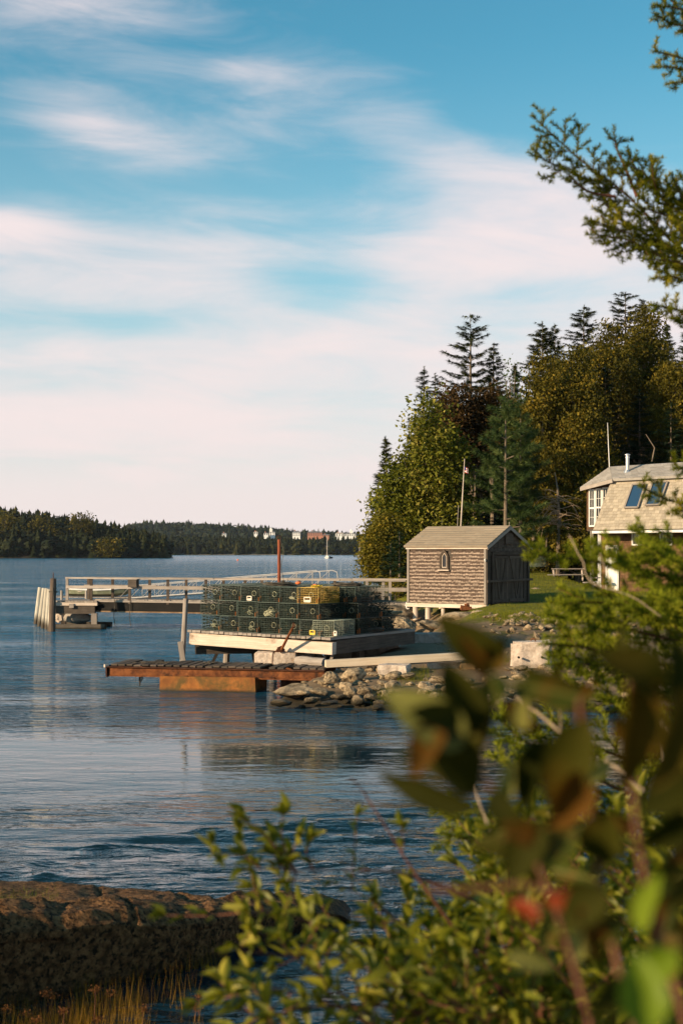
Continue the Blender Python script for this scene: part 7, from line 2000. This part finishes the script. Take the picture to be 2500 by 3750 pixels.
# -- bare twigs
for k, (pts, Y, r0, lab) in enumerate((([(1890, 2555), (1960, 2610), (2053, 2682)], 2.3, .0028, 'pale bare twig slanting between the dark blurred leaves'), ([(2053, 2682), (2050, 2600), (2047, 2560)], 2.3, .0020, 'short pale upright twig joining the slanting one'),
        ([(2350, 2440), (2385, 2560), (2410, 2680), (2425, 2830)], 2.2, .0032, 'pale bare stem running down at the right'), ([(2215, 2780), (2290, 2840), (2352, 2896)], 2.2, .0030, 'short thick pale twig at the right'), ([(2300, 2735), (2400, 2732), (2490, 2740)], 2.2, .0035, 'pale horizontal twig at the right'),
        ([(2425, 2640), (2450, 2690)], 2.2, .003, 'tiny pale side twig at the right'), ([(2430, 2760), (2500, 2850)], 2.2, .003, 'pale twig leaving the frame at the right'), ([(2080, 1960), (2130, 2060), (2160, 2130), (2300, 2180), (2420, 2260)], 3.4, .0014, 'blurred pale curved twig crossing in front of the house'),
        ([(2195, 2030), (2225, 2110), (2240, 2160)], 3.4, .0012, 'blurred pale twig in front of the door'), ([(1700, 2330), (1760, 2400), (1790, 2450)], 2.3, .0035, 'blurred pale twig beside the mooring stone'), ([(1740, 2840), (1760, 2960), (1800, 3050)], 2.4, .0025, 'thin bare twig above the shrub'))):
    line = smooth_line(px_line(pts, Y, Y - .08), .02); line = [p + Vector((random.gauss(0, .0012), 0, random.gauss(0, .0012))) for p in line]
    mb = MB(); mb.tube(line, [r0 * (1 - .4 * i / len(line)) for i in range(len(line))], 7, wob=.12); tag(mb.build('bare_twig', M['twig']), lab, 'twig')

# -- leafy shrub (small bright leaves) across the lower right
def leaf_np(n=6, wid=.23, fold=.10, curl=.25):
    """pointed oval folded along the midrib: unit length on x"""
    V = []; Fc = []
    for i in range(n + 1):
        t = i / n; w = wid * (max(0, math.sin(math.pi * min(1, t ** .85))) ** .7) * (1 - .25 * t) + .004; z = -curl * t * t
        V += [(t, -w, z + w * fold * 2), (t, 0, z), (t, w, z + w * fold * 2)]
    for i in range(n):
        a = 3 * i; Fc += [(a, a + 1, a + 4, a + 3), (a + 1, a + 2, a + 5, a + 4)]
    return np.array(V), np.array(Fc)
LF = [leaf_np(6, .19, .5, .12), leaf_np(6, .22, .6, .28), leaf_np(6, .16, .4, .02)]
SH = thing('leafy_shrub', Vector((.95, 2.7, .6)), 'dense shrub with small bright green leaves across the lower right of the view', 'shrub')
leafs = []
def stem(pts, Y0, Y1, r0, leaves=True, ll=.040, step=.0135, name='stem', twigs=0.0, mat_='redtwig', bare=.0, tw_len=.13):
    line = smooth_line(px_line(pts, Y0, Y1), .012); N = len(line); L = sum((c - a).length for a, c in zip(line, line[1:]))
    mb = MB(); mb.tube(line, [max(.0009, r0 * (1 - .75 * i / N)) for i in range(N)], 6, wob=.06)
    def dress(ln, ll_, st, off=0.0):
        acc = 0; nxt = st * .5; side = 0
        for i in range(1, len(ln)):
            d = ln[i] - ln[i - 1]; acc += d.length; d.normalize()
            if acc < off: continue
            if acc >= nxt:
                nxt = acc + st * rg.uniform(.6, 1.4); side += 2.4 + rg.uniform(-.5, .5)
                a = d.orthogonal().normalized(); bq = d.cross(a); lat = a * math.cos(side) + bq * math.sin(side)
                dd = (d * rg.uniform(.5, 1.1) + lat * rg.uniform(.5, 1.0) + Vector((0, 0, .35))).normalized()
                leafs.append((ln[i], dd, ll_ * rg.uniform(.6, 1.25)))
        d = (ln[-1] - ln[-2]).normalized()
        for k in range(4): leafs.append((ln[-1], (d + Vector(tuple(rg.normal(0, .35, 3)))).normalized(), ll_ * rg.uniform(.6, 1.0)))
    if leaves: dress(line, ll, step * 1.6, L * bare)
    if twigs:
        acc = 0; nxt = L * max(.12, bare * .8)
        for i in range(1, N):
            d = line[i] - line[i - 1]; acc += d.length; d.normalize()
            if acc >= nxt:
                nxt = acc + rg.uniform(.35, 1.1) / twigs; lt = tw_len * rg.uniform(.5, 1.2)
                lat = Vector((rg.normal(0, 1), rg.normal(0, .6), rg.normal(.35, 1))); lat = (lat - d * lat.dot(d)).normalized()
                e = (d * rg.uniform(.5, 1) + lat).normalized(); q = line[i]; tl = [q + e * lt * j / 8 + Vector((0, 0, .10 * lt * (j / 8) ** 2)) for j in range(9)]
                mb.tube(tl, [.0016 * (1 - .06 * j) for j in range(9)], 5, cap=False); dress(tl, ll, step)
    part(mb, name, M[mat_], SH)
stem([(2300, 3900), (1900, 3760), (1620, 3600), (1300, 3505), (1050, 3500), (850, 3475)], 2.9, 2.45, .0055, twigs=14, bare=.25)
stem([(1900, 3800), (1560, 3560), (1260, 3430), (1060, 3350), (905, 3340)], 2.8, 2.45, .005, twigs=14, bare=.3)
stem([(1750, 3520), (1500, 3400), (1350, 3290), (1210, 3235)], 2.8, 2.5, .0035, twigs=3, bare=.6, ll=.026)
stem([(2100, 3480), (1800, 3330), (1500, 3205), (1200, 3185), (1080, 3192)], 2.8, 2.5, .0045, leaves=False, twigs=0)
stem([(1085, 3192), (1000, 3180), (900, 3185)], 2.5, 2.42, .0025, twigs=8, tw_len=.05)
stem([(1085, 3192), (1015, 3110), (960, 3050), (885, 2995)], 2.5, 2.42, .0022, twigs=5, tw_len=.04)
stem([(1085, 3190), (1045, 3120), (1030, 3040), (1035, 2990)], 2.5, 2.45, .002, twigs=3, tw_len=.04)
stem([(1150, 3190), (1120, 3120), (1140, 3080)], 2.5, 2.47, .002, tw_len=.03)
stem([(1085, 3192), (960, 3150), (800, 3125), (780, 3130)], 2.5, 2.4, .002, twigs=7, tw_len=.035)
stem([(1085, 3195), (1060, 3280), (1040, 3350)], 2.5, 2.45, .0015, twigs=4, tw_len=.03)
stem([(1900, 3780), (1790, 3560), (1640, 3370), (1520, 3200), (1420, 3040), (1330, 2900), (1285, 2850)], 2.5, 2.3, .0040, leaves=False)
stem([(1470, 3130), (1475, 3080), (1470, 3030)], 2.35, 2.33, .0014, ll=.036)
stem([(2300, 3950), (1800, 3780), (1450, 3690), (1150, 3690), (980, 3720)], 2.6, 2.2, .0055, twigs=8, bare=.2)
stem([(1600, 3900), (1300, 3720), (1100, 3640), (950, 3620), (820, 3640)], 2.4, 2.2, .004, twigs=10, bare=.25)
stem([(1500, 3900), (1250, 3640), (1100, 3520), (1020, 3440)], 2.5, 2.3, .004, twigs=10, bare=.3)
stem([(1300, 4000), (1150, 3850), (980, 3740), (880, 3700)], 2.3, 2.15, .004, twigs=9, bare=.3)
stem([(1700, 3700), (1450, 3650), (1250, 3760), (1050, 3790)], 2.5, 2.2, .0035, twigs=5, bare=.3)
for k in range(66):
    x0 = rg.uniform(1650, 2900); x1 = x0 - rg.uniform(100, 620); y1 = rg.uniform(3030, 3700) if x1 > 1750 else rg.uniform(3330, 3750); Y = rg.uniform(2.2, 3.6)
    if x1 < 1350: continue
    stem([(x0, 3950), (lerp(x0, x1, .35) + rg.uniform(-60, 60), lerp(3950, y1, .5)), (x1, y1)], Y + .2, Y - .1, rg.uniform(.003, .005), twigs=7, bare=.2, ll=rg.uniform(.040, .056), tw_len=.12)
for k in range(30):
    x1 = rg.uniform(1700, 2550); y1 = rg.uniform(2950, 3200); Y = rg.uniform(2.8, 4.0); x0 = x1 + rg.uniform(50, 400)
    stem([(x0, 3700), (x0 - 50, 3400), (x1, y1)], Y + .2, Y - .1, .004, twigs=6, bare=.25, ll=rg.uniform(.038, .052), tw_len=.12)
print('leaves', len(leafs))
pos = np.array([l[0] for l in leafs]); dr = np.array([l[1] for l in leafs]); sc = np.array([l[2] for l in leafs]); n = len(leafs)
big = np.argsort(-(sc / pos[:, 1]))[:300]; bigset = set(int(i) for i in big)
R_ = frames(dr, rg.uniform(-.9, .9, n)); rest = np.array([i for i in range(n) if i not in bigset])
third = rest % 3; Vs = []; Fs = []; Qs = []; off = 0
for k in range(3):
    s_ = rest[third == k]; v_, f_, q_ = scatter(LF[k][0], LF[k][1], pos[s_], R_[s_], sc[s_], rg.random(len(s_))); Vs.append(v_); Fs.append(f_ + off); Qs.append(q_); off += len(v_)
o = link(bpy.data.objects.new('leaves', np_mesh('leaves', np.concatenate(Vs), np.concatenate(Fs), M['l_willow'], rnd=np.concatenate(Qs), smooth=True))); reparent_world(o, SH); o['kind'] = 'stuff'
lm = [np_mesh('leaf', LF[k][0], LF[k][1], M['l_willow'], rnd=np.full(len(LF[k][0]), .1 * k), smooth=True) for k in range(3)]
inv = Matrix.Translation(SH.location).inverted()
for i in big:
    i = int(i); o = link(bpy.data.objects.new('leaf', lm[i % 3])); o.parent = SH; o.matrix_parent_inverse = inv
    o.matrix_basis = Matrix.Translation(Vector(pos[i])) @ Matrix(R_[i].tolist()).to_4x4() @ Matrix.Scale(float(sc[i]), 4)

# -- broad out-of-focus leaves right in front of the lens
BS = thing('broadleaf_sapling', Vector((.35, .8, 1.1)), 'broad leaved sapling close to the camera, its big dark leaves far out of focus', 'sapling')
def bigleaf(base, tip, w, Y, mt, roll=0.0, dY=0.0, curl=.12, facing=None):
    Y *= .84; dY *= .8
    a = P(base[0], base[1], Y); c = P(tip[0], tip[1], Y + dY); d = c - a; L = d.length; wid = w * Y / F / L / 2
    v_, f_ = leaf_np(10, wid * 1.12, .45, curl)
    # wavy blade
    v_ = v_.copy(); v_[:, 2] += .02 * np.sin(v_[:, 0] * 14) * np.sign(v_[:, 1])
    me = np_mesh('leaf', v_, f_, M[mt], rnd=np.full(len(v_), random.random()), smooth=True)
    dn = d.normalized(); n_ = Vector((0, -1, .15)); n_ = (n_ - dn * n_.dot(dn)).normalized(); y = n_.cross(dn)
    q = Matrix.Rotation(roll, 3, dn); R = Matrix((dn, q @ y, q @ n_)).transposed()
    o = link(bpy.data.objects.new('leaf', me)); o.parent = BS; o.matrix_parent_inverse = Matrix.Translation(BS.location).inverted()
    o.matrix_basis = Matrix.Translation(a) @ R.to_4x4() @ Matrix.Scale(L, 4)
    return o
BLV = [((1835, 2430), (1600, 2262), 150, 1.15, 'big_dark', .3), ((1780, 2470), (1700, 2290), 130, 1.15, 'big_green', -.3), ((1760, 2450), (1850, 2330), 100, 1.15, 'big_dark', .3), ((1770, 2480), (1690, 2330), 60, 1.1, 'big_brown', .2),
       ((1700, 2730), (1412, 2530), 175, 1.05, 'big_pale', .1), ((1690, 2720), (1630, 2420), 190, 1.08, 'big_dark', .4), ((1720, 2760), (1790, 2470), 120, 1.1, 'big_green', -.2), ((1790, 2470), (1840, 2600), 80, 1.2, 'big_pale', .5),
       ((1680, 2680), (1500, 2600), 130, 1.0, 'big_dark', .5), ((1600, 2660), (1510, 2840), 120, 1.05, 'big_brown', .3), ((1570, 2700), (1750, 2915), 190, 1.05, 'big_dark', .3), ((1740, 2960), (1375, 2832), 110, 1.05, 'big_dark', .4), ((1650, 2700), (1640, 2880), 170, 1.1, 'big_green', .6),
       ((2130, 2550), (1865, 2500), 110, 1.1, 'big_green', .3), ((2150, 2560), (1900, 2450), 120, 1.15, 'big_dark', .5), ((1860, 2560), (1960, 2700), 90, 1.2, 'big_brown', .4),
       ((2420, 2550), (2190, 2380), 250, .95, 'big_dark', .5), ((2450, 2600), (2480, 2320), 260, .95, 'big_dark', .5), ((2330, 2450), (2280, 2900), 260, .95, 'big_dark', .4), ((2500, 2520), (2420, 2900), 260, .9, 'big_dark', .4),
       ((2160, 2630), (2010, 2985), 260, 1.0, 'big_dark', .35), ((2120, 2820), (2020, 3010), 170, 1.0, 'big_brown', .3), ((2540, 2850), (2350, 2980), 200, .95, 'big_dark', .4), ((2000, 2700), (1900, 2990), 120, 1.1, 'big_dark', .6),
       ((2360, 3780), (2320, 3480), 180, .80, 'big_lime', .0), ((2480, 3480), (2300, 3640), 120, .85, 'big_lime', .3), ((2350, 3420), (2410, 3190), 100, .9, 'big_lime', .8), ((2140, 3280), (1990, 3300), 90, 1.0, 'big_red', .2), ((1970, 3380), (1860, 3300), 80, 1.0, 'big_red', .5),
       ((1990, 3000), (1860, 3240), 150, 1.0, 'big_dark', .4), ((1960, 3060), (1840, 3020), 90, 1.0, 'big_brown', .2), ((1800, 2890), (1930, 3060), 110, 1.05, 'big_dark', .5), ((2220, 3260), (2050, 3410), 150, .95, 'big_dark', .4), ((2300, 3380), (2120, 3480), 130, .95, 'big_green', .7), ((2500, 2950), (2330, 3120), 220, .95, 'big_dark', .5), ((2540, 3120), (2420, 3330), 180, .9, 'big_dark', .5), ((2180, 3520), (2120, 3320), 110, .95, 'big_brown', .5), ((2250, 3560), (2160, 3720), 160, .9, 'big_dark', .5), ((2480, 3360), (2540, 3620), 150, .85, 'big_dark', .5), ((2100, 3060), (1980, 3180), 130, 1.0, 'big_green', .4), ((2230, 2960), (2190, 3180), 170, 1.0, 'big_dark', .4)]
for k in range(58):     # smaller golden-olive leaves between the big ones
    x = rg.uniform(1750, 2560); y = rg.uniform(2480, 3500); a_ = rg.uniform(0, 6.28); L_ = rg.uniform(110, 210)
    BLV.append(((x, y), (x + L_ * math.cos(a_), y + L_ * math.sin(a_)), rg.uniform(50, 95), rg.uniform(1.1, 1.5), ['big_dark', 'big_brown', 'big_green', 'big_green', 'big_pale'][k % 5], rg.uniform(-.8, .8)))
for a, c, w, Y, mt, roll in BLV: bigleaf(a, c, w * (.72 if w > 200 else 1.0), Y, mt, roll * random.choice([-1, 1]), random.uniform(-.03, .03), random.uniform(.05, .2))
for pts, Y, r0 in (([(2560, 3900), (2420, 3450), (2330, 3050), (2300, 2500)], .98, .0032), ([(2350, 3900), (2230, 3400), (2150, 2960), (2120, 2560)], 1.03, .003), ([(2200, 3900), (2040, 3350), (1880, 2990), (1700, 2730), (1780, 2460)], 1.1, .0026), ([(2150, 3290), (1900, 3240), (1700, 3260), (1560, 3250)], 1.0, .0024), ([(2560, 2700), (2450, 2560)], .95, .002), ([(1880, 2990), (1740, 2960)], 1.08, .0016)):
    line = smooth_line(px_line(pts, Y * .84), .02); mb = MB(); mb.tube(line, [r0 * .8 * (1 - .5 * i / len(line)) for i in range(len(line))], 6); part(mb, 'stem', M['redtwig'], BS)
